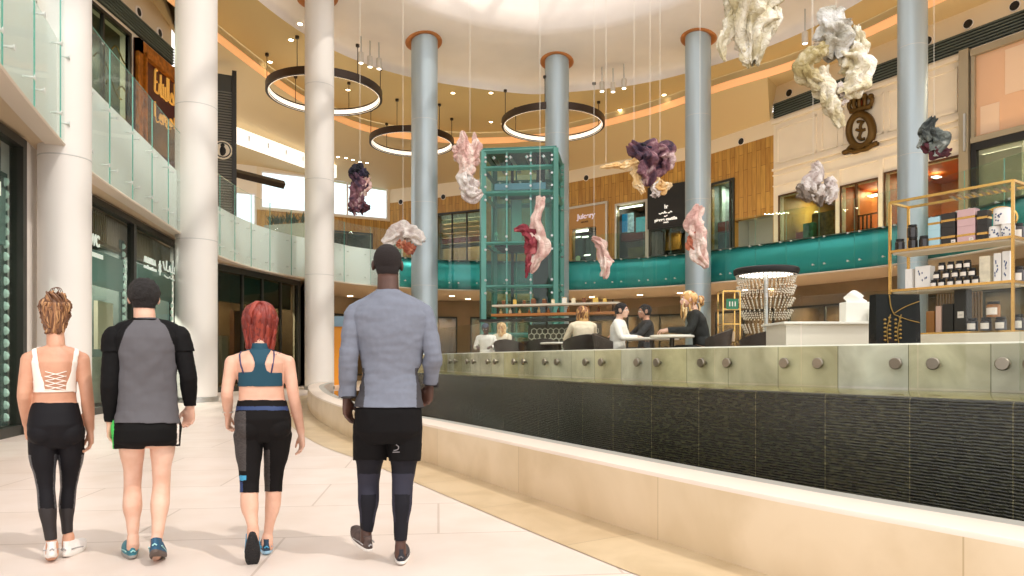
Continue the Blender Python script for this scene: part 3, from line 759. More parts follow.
# rooms behind the gallery openings
M_rb = mat('dark boutique wall', (70,60,50), .6, var=.3, scale=.8)
room(W2, 'wall_photo_shop_interior', h_ph[0], h_ph[1], Z1, h_ph[3]+.1, 3, M_rb, lights=1, power=90, lcol=(1,1,.95))
room(W2, 'wall_black_shop_interior', h_bk[0], h_bk[1], Z1, h_bk[3]+.1, 3, M_rb, lights=1, power=50)
room(W2, 'wall_juice_bar_interior', h_j[0], h_j[1], h_j[2], h_j[3], 1.5, M_rb, lights=1, power=8)
room(W1, 'wall_window_shop_interior', h_r[0], h_r[1], Z1, h_r[3]+.1, 3, mat('pale boutique wall',(150,160,150),.6,var=.3), lights=1, power=80, lcol=(1,.95,.9))
room(W1, 'wall_grey_recess', h_r2[0], h_r2[1], Z1, h_r2[3]+.1, 1.2, mat('grey recess wall',(182,184,176),.5))
room(W3, 'wall_shelf_shop_interior', h_sh[0], h_sh[1], Z1, h_sh[3]+.1, 3, mat('warm boutique wall',(150,120,84),.6), lights=2, power=110, lcol=(1,.9,.75))
room(W3, 'wall_white_shop_interior', h_l[0], h_l[1], Z1, h_l[3]+.1, 3, mat('pale grey boutique wall',(160,166,160),.6), lights=1, power=60)
room(W4, 'wall_teal_shop_interior', h_l2[0], h_l2[1], Z1, h_l2[3]+.1, 3, mat('dark teal boutique wall',(24,62,60),.6), lights=1, power=20)
def opening_frame(W, h, label, m, t_=.12, mull=(), pane=True, name='shop_window', cat='shop window'):
    t = thing(name, label, cat, W.pt((h[0]+h[1])/2, h[2])); mb = MB(); u0,u1,z0,z1 = h
    for (a0,a1,b0,b1) in ((u0-t_,u1+t_,z1,z1+t_),(u0-t_,u0,z0,z1),(u1,u1+t_,z0,z1)): W.box(mb, a0, a1, b0, b1, -.1, .08)
    mb.build('frame', m, t)
    for q in mull:
        mb = MB(); u = u0+(u1-u0)*q; W.box(mb, u-.04, u+.04, z0, z1, -.08, .05); mb.build('mullion', m, t)
    if pane:
        mb = MB(); W.box(mb, u0, u1, z0, z1, -.04, -.02); mb.build('glass_pane', glassmat('boutique glass',(226,236,230),.05), t)
    return t
t = opening_frame(W2, h_ph, 'silver-framed gallery shop window with blue screens and red shelves, left of the black sign', M_fr2, mull=(.96,))
def inb(W, parent, name, x0, x1, y0, y1, w, d, m):
    """a box standing inside an opening, read off the picture at depth w behind the wall face"""
    mb = MB(); ua, za = W.px(x0, (y0+y1)/2, w); ub, zb = W.px(x1, (y0+y1)/2, w)
    um = W.px((x0+x1)/2, y0, w)[1]; ul = W.px((x0+x1)/2, y1, w)[1]
    a, b = sorted((ua,ub)); W.box(mb, a, b, ul, um, w-d, w); return mb.build(name, m, parent)
inb(W2, t, 'lit_header', 619, 642, 206, 207.5, -.3, .1, M_led)
inb(W2, t, 'screen', 622, 627, 214, 232, -.6, .1, mat('blue shop screen',(30,130,180),.3,emit=.5))
inb(W2, t, 'screen', 627.5, 633, 213, 232, -.6, .1, mat('patterned pale screen',(190,220,235),.3,emit=.35,var=.6,scale=4))
inb(W2, t, 'screen', 636, 646, 217, 232, -.6, .1, mat('teal shop screen',(90,180,196),.3,emit=.4))
inb(W2, t, 'shelf', 619, 646, 233, 240, -.5, .6, mat('red shelf',(130,24,30),.5))
inb(W2, t, 'counter', 628, 646, 247, 262, -.6, .6, mat('olive counter',(110,96,50),.5,var=.4))
# black sign over the dark doorway
ua = W2.px(648.5,210)[0]; ub = W2.px(694,210)[0]
t = thing('shop_sign', 'black shop sign board with small white lettering, above a dark doorway on the gallery', 'sign', W2.pt((ua+ub)/2, h_bk[3]))
mb = MB(); W2.box(mb, ua, ub, h_bk[3], 11.65, .02, .14); mb.build('board', M_black, t)
wtext(W2, 'hr', 664.5, 204, 668, 208.5, M_whitel, t, w=.15, bold=.02)
wtext(W2, 'pierre castilla', 654.5, 217.5, 677, 221.5, M_whitel, t, w=.15, bold=.03)
wtext(W2, 'PARIS', 663.5, 221.5, 668.5, 223, M_whitel, t, w=.15, bold=.02)
mb = MB(); u0_, z0_ = W2.px(659, 214.3, .15); u1_, z1_ = W2.px(672, 212, .15)
for pts in ([(0,.2),(.12,0),(.25,.3),(.33,.1)], [(.38,0),(.45,.6),(.5,.1),(.6,.2)], [(.68,.1),(.8,0),(.9,.4),(1,.1)], [(.4,-.7),(.5,-.8),(.65,-.6)]): stroke(mb, W2, pts, u0_, z0_, u1_-u0_, .22, w=.15, r=.03)
mb.build('lettering', M_whitel, t)
t = opening_frame(W2, (h_bk[0]+.15, h_bk[1]-.1, Z1, h_bk[3]-.12), 'black-framed doorway under the black shop sign', M_black, mull=(.35,), name='shop_doorway', cat='doorway')
inb(W2, t, 'back_panel', 664, 680, 228, 250, -2, .2, mat('amber wall panel',(150,104,44),.5,var=.3))
inb(W2, t, 'counter', 668, 686, 251, 262, -1, .6, mat('dark walnut counter',(60,44,26),.4,var=.4))
# juice bar
uj0 = W2.px(566,230)[0]; uj1 = W2.px(606.5,230)[0]
t = thing('juice_bar_front', 'tan panelled shopfront with white and purple script lettering, right of the glass lift', 'shopfront', W2.pt((uj0+uj1)/2, Z1))
mb = MB(); zt = W2.px(590, 206.5)[1]
W2.box(mb, uj0, uj1, h_j[3], zt, .02, .1); W2.box(mb, h_j[1], uj1, Z1, h_j[3], .02, .1); W2.box(mb, uj0, h_j[0], Z1, h_j[3], .02, .1)
mb.build('panel', mat('tan shop panel',(186,140,78),.5), t)
mb = MB(); W2.box(mb, uj1, uj1+.14, Z1, zt+.14, 0, .16); W2.box(mb, uj0, uj1, zt, zt+.14, 0, .16); mb.build('frame', M_fr2, t)
wtext(W2, 'Juicery', 576.5, 213, 595, 220, mat('white and purple script',(226,216,232),.5,emit=.3), t, w=.11, bold=.035)
wtext(W2, 'ARCADE', 581, 221, 588, 222.6, mat('dark small lettering',(70,50,40),.5), t, w=.11)
mb = MB(); W2.box(mb, h_j[0], h_j[1], h_j[2], h_j[3], 0, .02); mb.build('glass_pane', glassmat('boutique glass'), t)
mb = MB(); u, z = W2.px(578, 258.5, .12); mb.cyl(W2.pt(u,z,.1), W2.pt(u,z,.13), .19, n=20); mb.build('round_sticker', mat('pale green sticker',(150,190,150),.5), t)
for (x0,x1,y0,y1) in ((575,588,229.5,232),(575,580,236.5,237.6),(582,588,236.2,237.4),(584,590,254.5,255.6)): inb(W2, t, 'menu_light', x0, x1, y0, y1, -.4, .05, M_led)
t = opening_frame(W1, h_r, 'narrow gallery shop window between the column and the wood wall, pink and teal goods inside', M_frame, mull=(.88,))
inb(W1, t, 'hanging_panel', 716, 722, 186, 222, -.8, .3, mat('pale green curtain',(200,214,196),.6))
inb(W1, t, 'mannequin_panel', 709, 716, 206, 222, -1, .3, mat('pale pink panel',(214,170,150),.6))
inb(W1, t, 'shelf', 708, 728, 223, 232, -.6, .5, mat('crimson shelf',(150,50,60),.5,var=.4,scale=5))
inb(W1, t, 'display_rack', 709, 730, 234, 262, -.6, .5, mat('teal clothing rack',(24,84,96),.6,var=.5,scale=3))
t = opening_frame(W3, h_sh, 'gallery shop window with rows of red and yellow goods, left of the glass lift', M_frame, mull=(.33,.66))
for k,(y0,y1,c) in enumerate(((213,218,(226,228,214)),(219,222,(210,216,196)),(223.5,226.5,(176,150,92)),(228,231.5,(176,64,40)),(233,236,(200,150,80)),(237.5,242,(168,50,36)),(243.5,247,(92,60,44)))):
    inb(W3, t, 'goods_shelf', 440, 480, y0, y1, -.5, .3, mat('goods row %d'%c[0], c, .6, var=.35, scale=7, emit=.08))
t = opening_frame(W3, h_l, 'white-framed gallery shop window behind the head of the man in grey', M_white, mull=(.5,))
t = opening_frame(W4, h_l2, 'dark teal gallery shop window seen just right of the third column', M_frame, mull=(.5,))
# ---------- cream boutique on the right
h_a = hp(WR, 780, 836, 190); h_b = hp(WR, 842, 878.5, 183); h_c = hp(WR, 886, 960, 165)
ue = WR.px(962,200)[0]
wall_box(WR, 'wall_right_boutique', Z1, ZL0, M_cream, holes=[h_a, h_b, h_c])
wall_box(WR, 'wall_right_bulkhead', ZL0, 15.6, mat('cream bulkhead',(236,220,192),.6), thick=.34)
M_or = mat('orange boutique wall', (190,112,52), .5, var=.15, scale=.6)
for k, h in enumerate((h_a, h_b, h_c)):
    room(WR, 'wall_boutique_interior', h[0], h[1], Z1, h[3]+.1, 4.5, M_or if k else mat('gold boutique wall',(176,140,70),.5,var=.3,scale=.6), lights=2, power=75, lcol=(1,.78,.5))
lbs = ('gilt-framed boutique window under the grey and white cloth, goods on low shelves','orange lit boutique doorway with a bronze frame, left of the blue grey column','widest orange lit boutique window, running behind the blue grey column')
tt = []
for h, l in zip((h_a,h_b,h_c), lbs): tt.append(opening_frame(WR, h, l, mat('bronze window frame',(92,62,34),.4,metal=.4), t_=.06, mull=(.4,) if h is h_b else ()))
inb(WR, tt[0], 'display_shelf', 812, 834, 212, 240, -1.4, .4, mat('dark gold shelf of goods',(128,96,50),.5,var=.6,scale=5))
inb(WR, tt[0], 'display_stand', 803, 813, 223, 240, -.8, .3, mat('green and blue stand',(60,120,90),.5,var=.6,scale=4))
inb(WR, tt[0], 'display_stand', 796, 803, 232, 242, -.8, .3, mat('red low stand',(150,40,40),.5,var=.3))
inb(WR, tt[1], 'curtain', 844, 856, 187, 232, -1.0, .3, mat('beige curtain',(200,170,120),.6,var=.1))
inb(WR, tt[1], 'railing', 856, 877, 214, 215.2, -1.0, .1, mat('dark railing',(70,40,20),.5))
for x in (858,862,866,870): inb(WR, tt[1], 'railing_post', x, x+.8, 215, 236, -1.0, .1, mat('dark railing',(70,40,20),.5))
for h, xs in ((0,((870,175),)),(2,((893,181),(935,173),(945,168),(950,163)))):
    pass
for (x, y, k) in ((866,196,1),(874,194,1),(893,182,2),(934,176,2),(947,163,2),(955,160,2)):
    inb(WR, tt[k], 'ceiling_light', x-3, x+3, y, y+1, -2, .4, M_led)
# wall mouldings of the boutique
t = thing('boutique_panelling', 'cream panelled fascia with raised mouldings around the crowned emblem', 'wall panelling', WR.pt(2, Z1))
def outline(W, x0, x1, zb, zt, th=.09, m=M_cream, name='moulding'):
    a, b = sorted((W.px(x0,200)[0], W.px(x1,200)[0])); mb = MB()
    for (p,q,r_,s_) in ((a,b,zt-th,zt),(a,b,zb,zb+th),(a,a+th,zb,zt),(b-th,b,zb,zt)): W.box(mb, p, q, r_, s_, 0, .06)
    mb.build(name, m, t)
for x0, x1 in ((777,817),(821,838),(888,958)): outline(WR, x0, x1, 11.35, 13.2)
outline(WR, 842, 884, 11.35, 13.2)
for z, th, w_ in ((13.42,.16,.18),(11.0,.12,.14),(10.75,.07,.08),(10.2,.07,.06)):
    mb = MB(); WR.box(mb, 0, ue, z, z+th, 0, w_); mb.build('cornice', M_cream, t)
for xx in (838.5, 881.5):
    u = WR.px(xx, 200)[0]; mb = MB(); WR.box(mb, u-.1, u+.1, Z1, 10.2, 0, .09); mb.build('pilaster', M_cream, t)
def louvre(W, label, u0, u1, z0, z1, n=6):
    t = thing('air_grille', label, 'air grille', W.pt((u0+u1)/2, z0)); mb = MB(); W.box(mb, u0, u1, z0, z1, .0, .06); mb.build('backing', mat('dark grille backing',(40,46,42),.6), t)
    mb = MB()
    for k in range(n): W.box(mb, u0, u1, z0+(z1-z0)*(k+.3)/n, z0+(z1-z0)*(k+.62)/n, .05, .13)
    mb.build('slat', mat('green grey slats',(98,108,100),.5), t)
louvre(WR, 'long dark louvred air grille above the cream boutique at right', .05, WR.L+.3, 13.75, 14.5)
louvre(WR2, 'dark louvred air grille at the right edge above the shop with salmon panes', 0, WR2.L, 13.75, 14.5)
wall_box(WR2, 'wall_right_bulkhead', ZL0, 15.6, mat('cream bulkhead',(236,220,192),.6), thick=.34)
# emblem: crown over an oval ring round a letter, on a scroll
E0 = WR.px(862.5, 131, .1); 
t = thing('crowned_emblem', 'bronze crowned oval emblem with a scroll below, on the cream boutique fascia', 'emblem', WR.pt(E0[0], E0[1], .05))
sc_ = 1/ (F/WR.pt(E0[0],0).y)  # metres per pixel of height
def EP(x, y, w=.12): return WR.pt(*WR.px(862.5+x, 131+y), w)
M_em = mat('aged bronze', (98,72,28), .42, metal=.6, bump=.5, bscale=14)
mb = MB(); N = 40
o_ = [(14.5*math.cos(a)*.98, 20*math.sin(a)) for a in [2*PI*i/N for i in range(N)]]
mb.tube([EP(x*.82,y*.82,.14) for x,y in o_], .2, n=8, closed=True, flat=.8); mb.build('oval_ring', M_em, t, smooth=True)
mb = MB(); mb.rings([[EP(x*.7,y*.7,.06) for x,y in o_],[EP(x*.7,y*.7,.1) for x,y in o_]]); mb.build('oval_plate', mat('ivory plate',(236,224,200),.5), t)
mb = MB()
for pts in ([(-3.5,-8.5),(0,-9.2),(3,-8)],[(1.5,-9),(-.5,-4),(.5,0),(-1,5),(-.5,8.5)],[(-4.5,-1),(0,.2),(4.5,-1.2)],[(-3,6.5),(0,9),(4,8)]): mb.tube(crom([EP(x,y,.13) for x,y in pts],.05), .075, n=6)
mb.build('letter', M_em, t, smooth=True)
mb = MB()
mb.tube(crom([EP(x,y,.15) for x,y in [(-10,-19),(-3,-20.5),(4,-22.3),(10,-24.5)]],.1), .13, n=8)
for i,(bx,by,tx,ty,kx,ky) in enumerate([(-9,-19,-11,-28,-6,-27),(-4,-20.5,-6,-30,-1,-30),(0,-21.5,-.5,-32,3,-32),(5,-22.8,5,-33,9,-32),(9,-24,12,-33,9,-30)]):
    mb.tube(crom([EP(bx,by,.15),EP(tx,(by+ty)/2,.2),EP(tx*.9+kx*.1,ty,.18)],.08), .1, n=6); mb.ell(EP(tx*.9,ty-.8,.18), (.15,.12,.15), n=8)
mb.build('crown', M_em, t, smooth=True)
mb = MB(); mb.ell(EP(0,-27,.16),(.12,.1,.3),n=8); mb.build('crown_jewel', mat('red enamel',(150,60,30),.4), t, smooth=True)
mb = MB(); mb.tube(crom([EP(x,y,.15) for x,y in [(-17,22.5),(-11,20),(-6,21.5),(0,19.5),(6,18.5),(11,15),(17,12.5)]],.1), .16, n=8, flat=.7)
mb.tube(crom([EP(x,y,.16) for x,y in [(-12,19.5),(-8,15.5),(-2,18),(4,16.5),(9,12.5)]],.1), .12, n=8)
mb.build('scroll', M_em, t, smooth=True)
# pilaster and the shop at the right edge
t = thing('metal_pilaster', 'satin metal pilaster between the cream boutique and the salmon-paned shop', 'pilaster', WR.pt(WR.px(967,200)[0], Z1))
a, b = WR.px(962.5,200)[0], WR.px(972,200)[0]; mb = MB(); WR.box(mb, a, b, Z1, 13.7, -.1, .3); mb.build('post', mat('satin bronze metal',(170,158,134),.35,metal=.5), t)
mb = MB(); WR.box(mb, (a+b)/2+.02, (a+b)/2+.1, 9.6, 11.1, .3, .36); mb.build('handle', M_steel, t)
WRx = WR; hu0 = b+.05; 
wall_box(WR2, 'wall_right_shop', Z1, ZL0, M_cream, holes=[(0.0, WR2.L-.2, Z1, 13.5)])
room(WR2, 'wall_right_shop_interior', -.2, WR2.L, Z1, 13.5, 4, mat('olive gold shop wall',(150,124,72),.5,var=.3,scale=.4), lights=3, power=120, lcol=(1,.85,.6))
t = thing('upper_shopfront', 'tall shopfront with salmon upper panes at the right edge, above the brass shelf', 'shopfront', WR.pt(WR.L, Z1))
u_e = WR.L+.3
wall_dummy = None
mb = MB(); zm = WR.px(1000,138)[1]
WR.box(mb, hu0, u_e, zm, zm+.22, .0, .25); WR.box(mb, hu0, u_e, 13.35, 13.6, 0, .25); WR.box(mb, hu0, hu0+.14, zm, 13.5, 0, .2)
mb.build('frame', mat('satin bronze metal',(170,158,134),.35,metal=.5), t)
mb = MB(); WR.box(mb, hu0, u_e, zm-.3, zm, .0, .2); WR.box(mb, hu0, hu0+.2, Z1, zm, 0, .2); mb.build('black_frame', M_black, t)
mb = MB(); WR.box(mb, hu0+.14, u_e, zm+.22, 13.35, .02, .06); mb.build('salmon_pane', mat('salmon glass pane',(232,186,148),.25), t)
mb = MB(); uu = WR.px(1006,90)[0]
for z0_, z1_, a_, b_, c_ in ((zm+.3, zm+1.4, hu0+.3, uu-.2, 0),(zm+1.6,13.2,uu,u_e,0)):
    WR.box(mb, a_, b_, z0_, z1_, .065, .08)
mb.build('pale_panel', mat('pale peach panel',(238,206,176),.3), t)
mb = MB(); WR.box(mb, hu0+.2, u_e, Z1, zm-.3, .0, .03); mb.build('glass_pane', glassmat('boutique glass'), t)
mb = MB(); WR.box(mb, hu0+.2, u_e, zm-.42, zm-.34, -.4, -.3); mb.build('light_row', M_led, t)
# black round speakers
for k,(W_, x, y) in enumerate(((WR,789.5,93),(WR,928,41),(WR,968.5,24),(WR,1015,6),(W1,741.5,141.5),(W2,586.5,178),(W3,443.5,197),(W3,401,202))):
    u, z = W_.px(x, y)
    t = thing('wall_speaker', 'small round black speaker set in the cream bulkhead below the ceiling', 'speaker', W_.pt(u,z,0), group='round speakers in the bulkhead')
    mb = MB(); mb.cyl(W_.pt(u,z,-.02), W_.pt(u,z,.05), .17, n=18); mb.build('grille', M_black, t)
    mb = MB(); mb.tube([W_.pt(u+.19*math.cos(a),z+.19*math.sin(a),.03) for a in [2*PI*i/20 for i in range(20)]], .02, n=6, closed=True); mb.build('rim', M_white, t)
# ================================================================= UPPER GALLERY, left
WL = Wall((-14.3,8),(-14.3,29.4)); WL2 = Wall((-14.3,29.4),(-13.2,33.2))
hs1 = (WL.px(95,100)[0]-6, WL.px(128,100)[0], Z1, 13.3); 
wall_box(WL, 'wall_left_gallery', Z1, 13.55, M_cream, holes=[hs1])
room(WL, 'wall_left_gallery_shop', hs1[0], hs1[1], Z1, 13.3, 4, mat('green grey boutique wall',(60,74,60),.5,var=.4,scale=.5), lights=3, power=120, lcol=(1,.9,.7))
wall_box(WL, 'wall_left_bulkhead', 13.55, 15.7, mat('pale bulkhead',(228,212,186),.6), thick=.34)
louvre(WL, 'louvred air grille high on the left gallery wall, above the maroon sign', 2, WL.L, 13.6, 14.3)
t = opening_frame(WL, hs1, 'dark gallery shop window with gold branch pattern, left of the maroon sign', M_dark, mull=(.3,.55,.8))
mb = MB(); 
for k in range(14):
    u = hs1[0]+ (hs1[1]-hs1[0])*(.35+.045*k); z = 11.2+1.2*math.sin(k*1.7)
    mb.tube(crom([WL.pt(u,z,-.1),WL.pt(u+.3,z+.25,-.1),WL.pt(u+.7,z+.15*math.sin(k),-.1),WL.pt(u+1.0,z-.2,-.1)],.1), .03, n=5)
mb.build('gold_branch_pattern', M_gold, t)
# maroon sign with gold frame and lettering
a = WL.px(133,100)[0]; b = WL.px(176,100)[0]+1.2
t = thing('maroon_shop_sign', 'large maroon sign in a carved gold frame with gold lettering, on the upper left gallery', 'sign', WL.pt((a+b)/2, Z1))
mb = MB(); WL.box(mb, a, b, Z1, 13.4, .02, .1); mb.build('board', mat('maroon lacquer',(74,26,26),.35), t)
mb = MB(); 
for o_, wd, dp in ((0,.34,.22),(.3,.14,.16),(.4,.1,.3)):
    WL.box(mb, a+o_, a+o_+wd, Z1, 13.4-o_, .05, dp); WL.box(mb, a+o_, b, 13.4-o_-wd*1.5, 13.4-o_, .05, dp)
mb.build('gold_frame', mat('carved gold frame',(190,116,34),.4,metal=.5,var=.4,scale=4,bump=.8,bscale=10), t)
M_gl = mat('gold lettering',(232,176,84),.4,metal=.3,emit=.25)
mb = MB(); u0_, z0_ = WL.px(154.5, 93, .12); u1_, _ = WL.px(176, 110, .12); du = u1_-u0_; dz = 1.0
S1 = [[(0,.1),(.02,.9),(.1,.95)],[(0,.5),(.1,.5)],[(0,.1),(.16,.1),(.2,.5)],[(.26,.1),(.26,.9)],[(.26,.1),(.36,.1),(.36,.6)],[(.36,.1),(.46,.1),(.46,.55)],[(.46,.1),(.56,.1),(.56,1)],[(.62,.1),(.62,1)],[(.68,.1),(.78,.5),(.86,.1),(.68,.1)],[(.92,.1),(.92,1)]]
for p in S1: stroke(mb, WL, p, u0_, z0_, du, dz, w=.13, r=.05)
S2 = [[(0,.9),(.02,.1),(.14,.1)],[(.18,.1),(.26,.5),(.3,.1),(.18,.15)],[(.36,.1),(.36,.5),(.46,.5),(.46,.1)],[(.52,.5),(.6,.45),(.5,.1),(.64,.1)],[(.7,.1),(.72,.6),(.82,.4),(.7,.3)],[(.9,.1),(.92,.8)]]
for p in S2: stroke(mb, WL, p, u0_, z0_-1.15, du, .9, w=.13, r=.05)
mb.build('lettering', M_gl, t, smooth=True)
inb(WL, t, 'lower_amber_panel', 140, 175, 118, 152, .16, .05, mat('amber and olive display',(120,84,34),.4,var=.7,scale=.7))  # flat panel in mottled amber and olive
for x, y in ((138,12),(159,33)):
    u, z = WL.px(x, y); t = thing('wall_speaker', 'small round black speaker in the pale bulkhead over the left gallery', 'speaker', WL.pt(u,z,0), group='round speakers over the left gallery')
    mb = MB(); mb.cyl(WL.pt(u,z,-.02), WL.pt(u,z,.05), .15, n=18); mb.build('grille', M_black, t)
    mb = MB(); mb.tube([WL.pt(u+.19*math.cos(a_),z+.19*math.sin(a_),.03) for a_ in [2*PI*i/20 for i in range(20)]], .04, n=6, closed=True); mb.build('rim', M_white, t)
# perforated black pier with a round badge, end of the left gallery
t = thing('perforated_pier', 'dark perforated metal pier with a round white badge, between the second and third columns', 'pier', (-13.3,31,Z1))
Wp = Wall((-14.0,31.4),(-12.65,32.0))
mb = MB(); Wp.box(mb, -1.5, Wp.L, Z1, 14.2, -.4, 0); mb.build('core', mat('pier core',(56,56,50),.5), t)
mb = MB(); z = 7.0
while z < 13.4:
    Wp.box(mb, -1.4, Wp.L-.15, z, z+.05, .0, .05); z += .12
mb.build('mesh_slats', mat('pier slats',(110,108,98),.5), t)
mb = MB(); Wp.box(mb, Wp.L-.14, Wp.L+.05, Z1, 14.4, -.4, .12); mb.build('edge_post', M_dark, t)
u, z = Wp.px(222.5, 150, .1); mb = MB(); mb.cyl(Wp.pt(u,z,.06), Wp.pt(u,z,.12), .42, n=28); mb.build('badge', mat('ivory badge',(226,216,196),.5), t)
mb = MB(); mb.ell(Wp.pt(u,z-.06,.14),(.16,.05,.22),n=10); mb.ell(Wp.pt(u,z+.2,.14),(.1,.05,.1),n=10); mb.tube([Wp.pt(u+.33*math.cos(a_),z+.33*math.sin(a_),.13) for a_ in [2*PI*i/24 for i in range(24)]], .025, n=5, closed=True); mb.build('badge_figure', M_black, t)
# sloping light slot and dark beam in the far left ceiling
p1, p2 = PZ(231,133,14.0), PZ(304,160,14.0)
t = thing('ceiling_light_slot', 'long white sloping light slot in the ceiling beyond the second column', 'ceiling light', p1)
M_pane = mat('daylit slot', (255,250,240), .5, emit=1.1)
mb = MB(); d = (p2-p1).normalized(); n_ = Vector((-d.y,d.x,0)); 
q = [p1-d*3, p2+d*3]; 
mb.rings([[x+n_*s_*.15+Vector((0,0,h_)) for s_, h_ in ((-1,-.45),(1,-.45),(1,.4),(-1,.4))] for x in q]); mb.build('diffuser', M_pane, t)
mb = MB(); 
for k in range(9):
    x = q[0].lerp(q[1], k/8); mb.box(x+Vector((0,-.2,0)), (.06,.3,.3))
mb.build('bracket', M_bronze, t)
t = thing('ceiling_beam_recess', 'dark bronze recess strip under the far left ceiling, below the light slot', 'ceiling recess', PZ(233,173,12.9))
mb = MB(); p1, p2 = P(233,172.5,42), P(284,185,44); mb.tube([p1,p2], .26, n=4); mb.build('strip', M_bronze, t)
# planter and parapet on the far left gallery
t = thing('gallery_planter', 'long grey planter with dark green plants behind the left gallery glass', 'planter', P(290,225,34))
mb = MB(); p1, p2 = P(268,236,37), P(327,238,36); c = (p1+p2)/2; zb_ = 6.46; mb.cbox((c.x,c.y,(zb_+c.z+.65)/2), ((p2-p1).length,.7,c.z+.65-zb_), .03, rz=math.atan2(p2.y-p1.y,p2.x-p1.x)); mb.build('trough', mat('grey green parapet',(150,158,140),.6), t)
mb = MB()
for k in range(90):
    x = p1.lerp(p2, random.random()); base = Vector((x.x, x.y+random.uniform(-.2,.2), c.z+.6)); a_ = random.random()*2*PI; l_ = random.uniform(.35,.7)
    tip = base+Vector((math.cos(a_)*l_*.6, math.sin(a_)*l_*.6, l_)); s_ = Vector((-math.sin(a_),math.cos(a_),0))*.05; md = base.lerp(tip,.5)+Vector((0,0,.08))
    mb.add([base, md+s_, tip, md-s_], [(0,1,2,3)])
mb.build('foliage', mat('dark green leaves',(30,58,34),.5), t)
# ================================================================= BALUSTRADE GLASS
BOLT = MB(); BOLT.cyl((0,0,0),(0,-.045,0),.022,n=10); BOLT.cyl((0,-.045,0),(0,-.06,0),.042,n=12); BOLT.cyl((0,.0,0),(0,.1,0),.018,n=8)
bolt_me = BOLT.build('glass_bolt', mat('satin bolt head',(216,220,216),.4,metal=.2), auto=40); bolt_mesh = bolt_me.data; bpy.data.objects.remove(bolt_me)
def balustrade(i0, i1, label, gm, pane_w=1.45):
    seg = offset2(EDGE, -.02)[i0:i1+1]; L = plen(seg); n = max(1, round(L/pane_w)); pts = resample(seg, n*6+1)
    base = pts[len(pts)//2]
    t = thing('glass_balustrade', label, 'balustrade', (base.x,base.y,FB))
    for k in range(n):
        q = pts[k*6:(k+1)*6+1]; q = [x.copy() for x in q]
        d0 = (q[1]-q[0]).normalized()*.012; q[0] = q[0]+d0; q[-1] = q[-1]-(q[-1]-q[-2]).normalized()*.012
        nrm = []
        for i in range(len(q)):
            d = q[min(i+1,len(q)-1)]-q[max(i-1,0)]; nrm.append(Vector((d.y,-d.x,0)).normalized())
        mb = MB(); A = [x-m*.009 for x, m in zip(q,nrm)]; B = [x+m*.009 for x, m in zip(q,nrm)]
        up = Vector((0,0,1))
        mb.sheet([[x+up*FB for x in B],[x+up*RT for x in B]], 0); mb.sheet([[x+up*FB for x in A],[x+up*RT for x in A]], 0)
        mb.sheet([[x+up*RT for x in A],[x+up*RT for x in B]], 1); mb.sheet([[x+up*FB for x in A],[x+up*FB for x in B]], 1)
        for e in (0,-1): mb.add([A[e]+up*FB,B[e]+up*FB,B[e]+up*RT,A[e]+up*RT],[(0,1,2,3)],1)
        pane = mb.build('glass_panel', [gm, M_edge], t)
        for e in (1,-2):
            for z in (FB+.36, FT-.16):
                p = q[e]+nrm[e]*.02; ang = math.atan2(nrm[e].y, nrm[e].x)+PI/2
                b = bpy.data.objects.new('glass_bolt', bolt_mesh); COL.objects.link(b); b.parent = pane
                b.matrix_parent_inverse = Matrix.Identity(4)
                w_ = p+up*z-Vector(t.location); b.location = w_; b.rotation_euler = (0,0,ang)
    return t
cuts = [0, edge_at(62), edge_at(88), edge_at(197), edge_at(319), edge_at(398), edge_at(480), edge_at(562), edge_at(700), edge_at(890), len(EDGE)-1]
# edge_at picks nearest column; keep the order along the edge
cuts = sorted(set(cuts))
labs = ['glass balustrade curving across the top left corner, nearest the viewer','short glass balustrade run hidden behind the widest white column at far left',
 'glass balustrade over the white-lettered green shop signs, below the maroon sign','glass balustrade between the second and third white columns, over the dark shopfront',
 'glass balustrade behind the head of the man in grey','glass balustrade between the grey column and the glass lift, teal below',
 'glass balustrade passing behind the glass lift','glass balustrade over teal fascia between the lift and the column by the black sign',
 'long glass balustrade over teal fascia below the crowned emblem','glass balustrade over teal fascia behind the brass display shelf, at the right edge']
for k, (a, b) in enumerate(zip(cuts, cuts[1:])):
    mid = EDGE[(a+b)//2]
    balustrade(a, b, labs[k], M_glassL if b <= i_el+2 else M_glass)
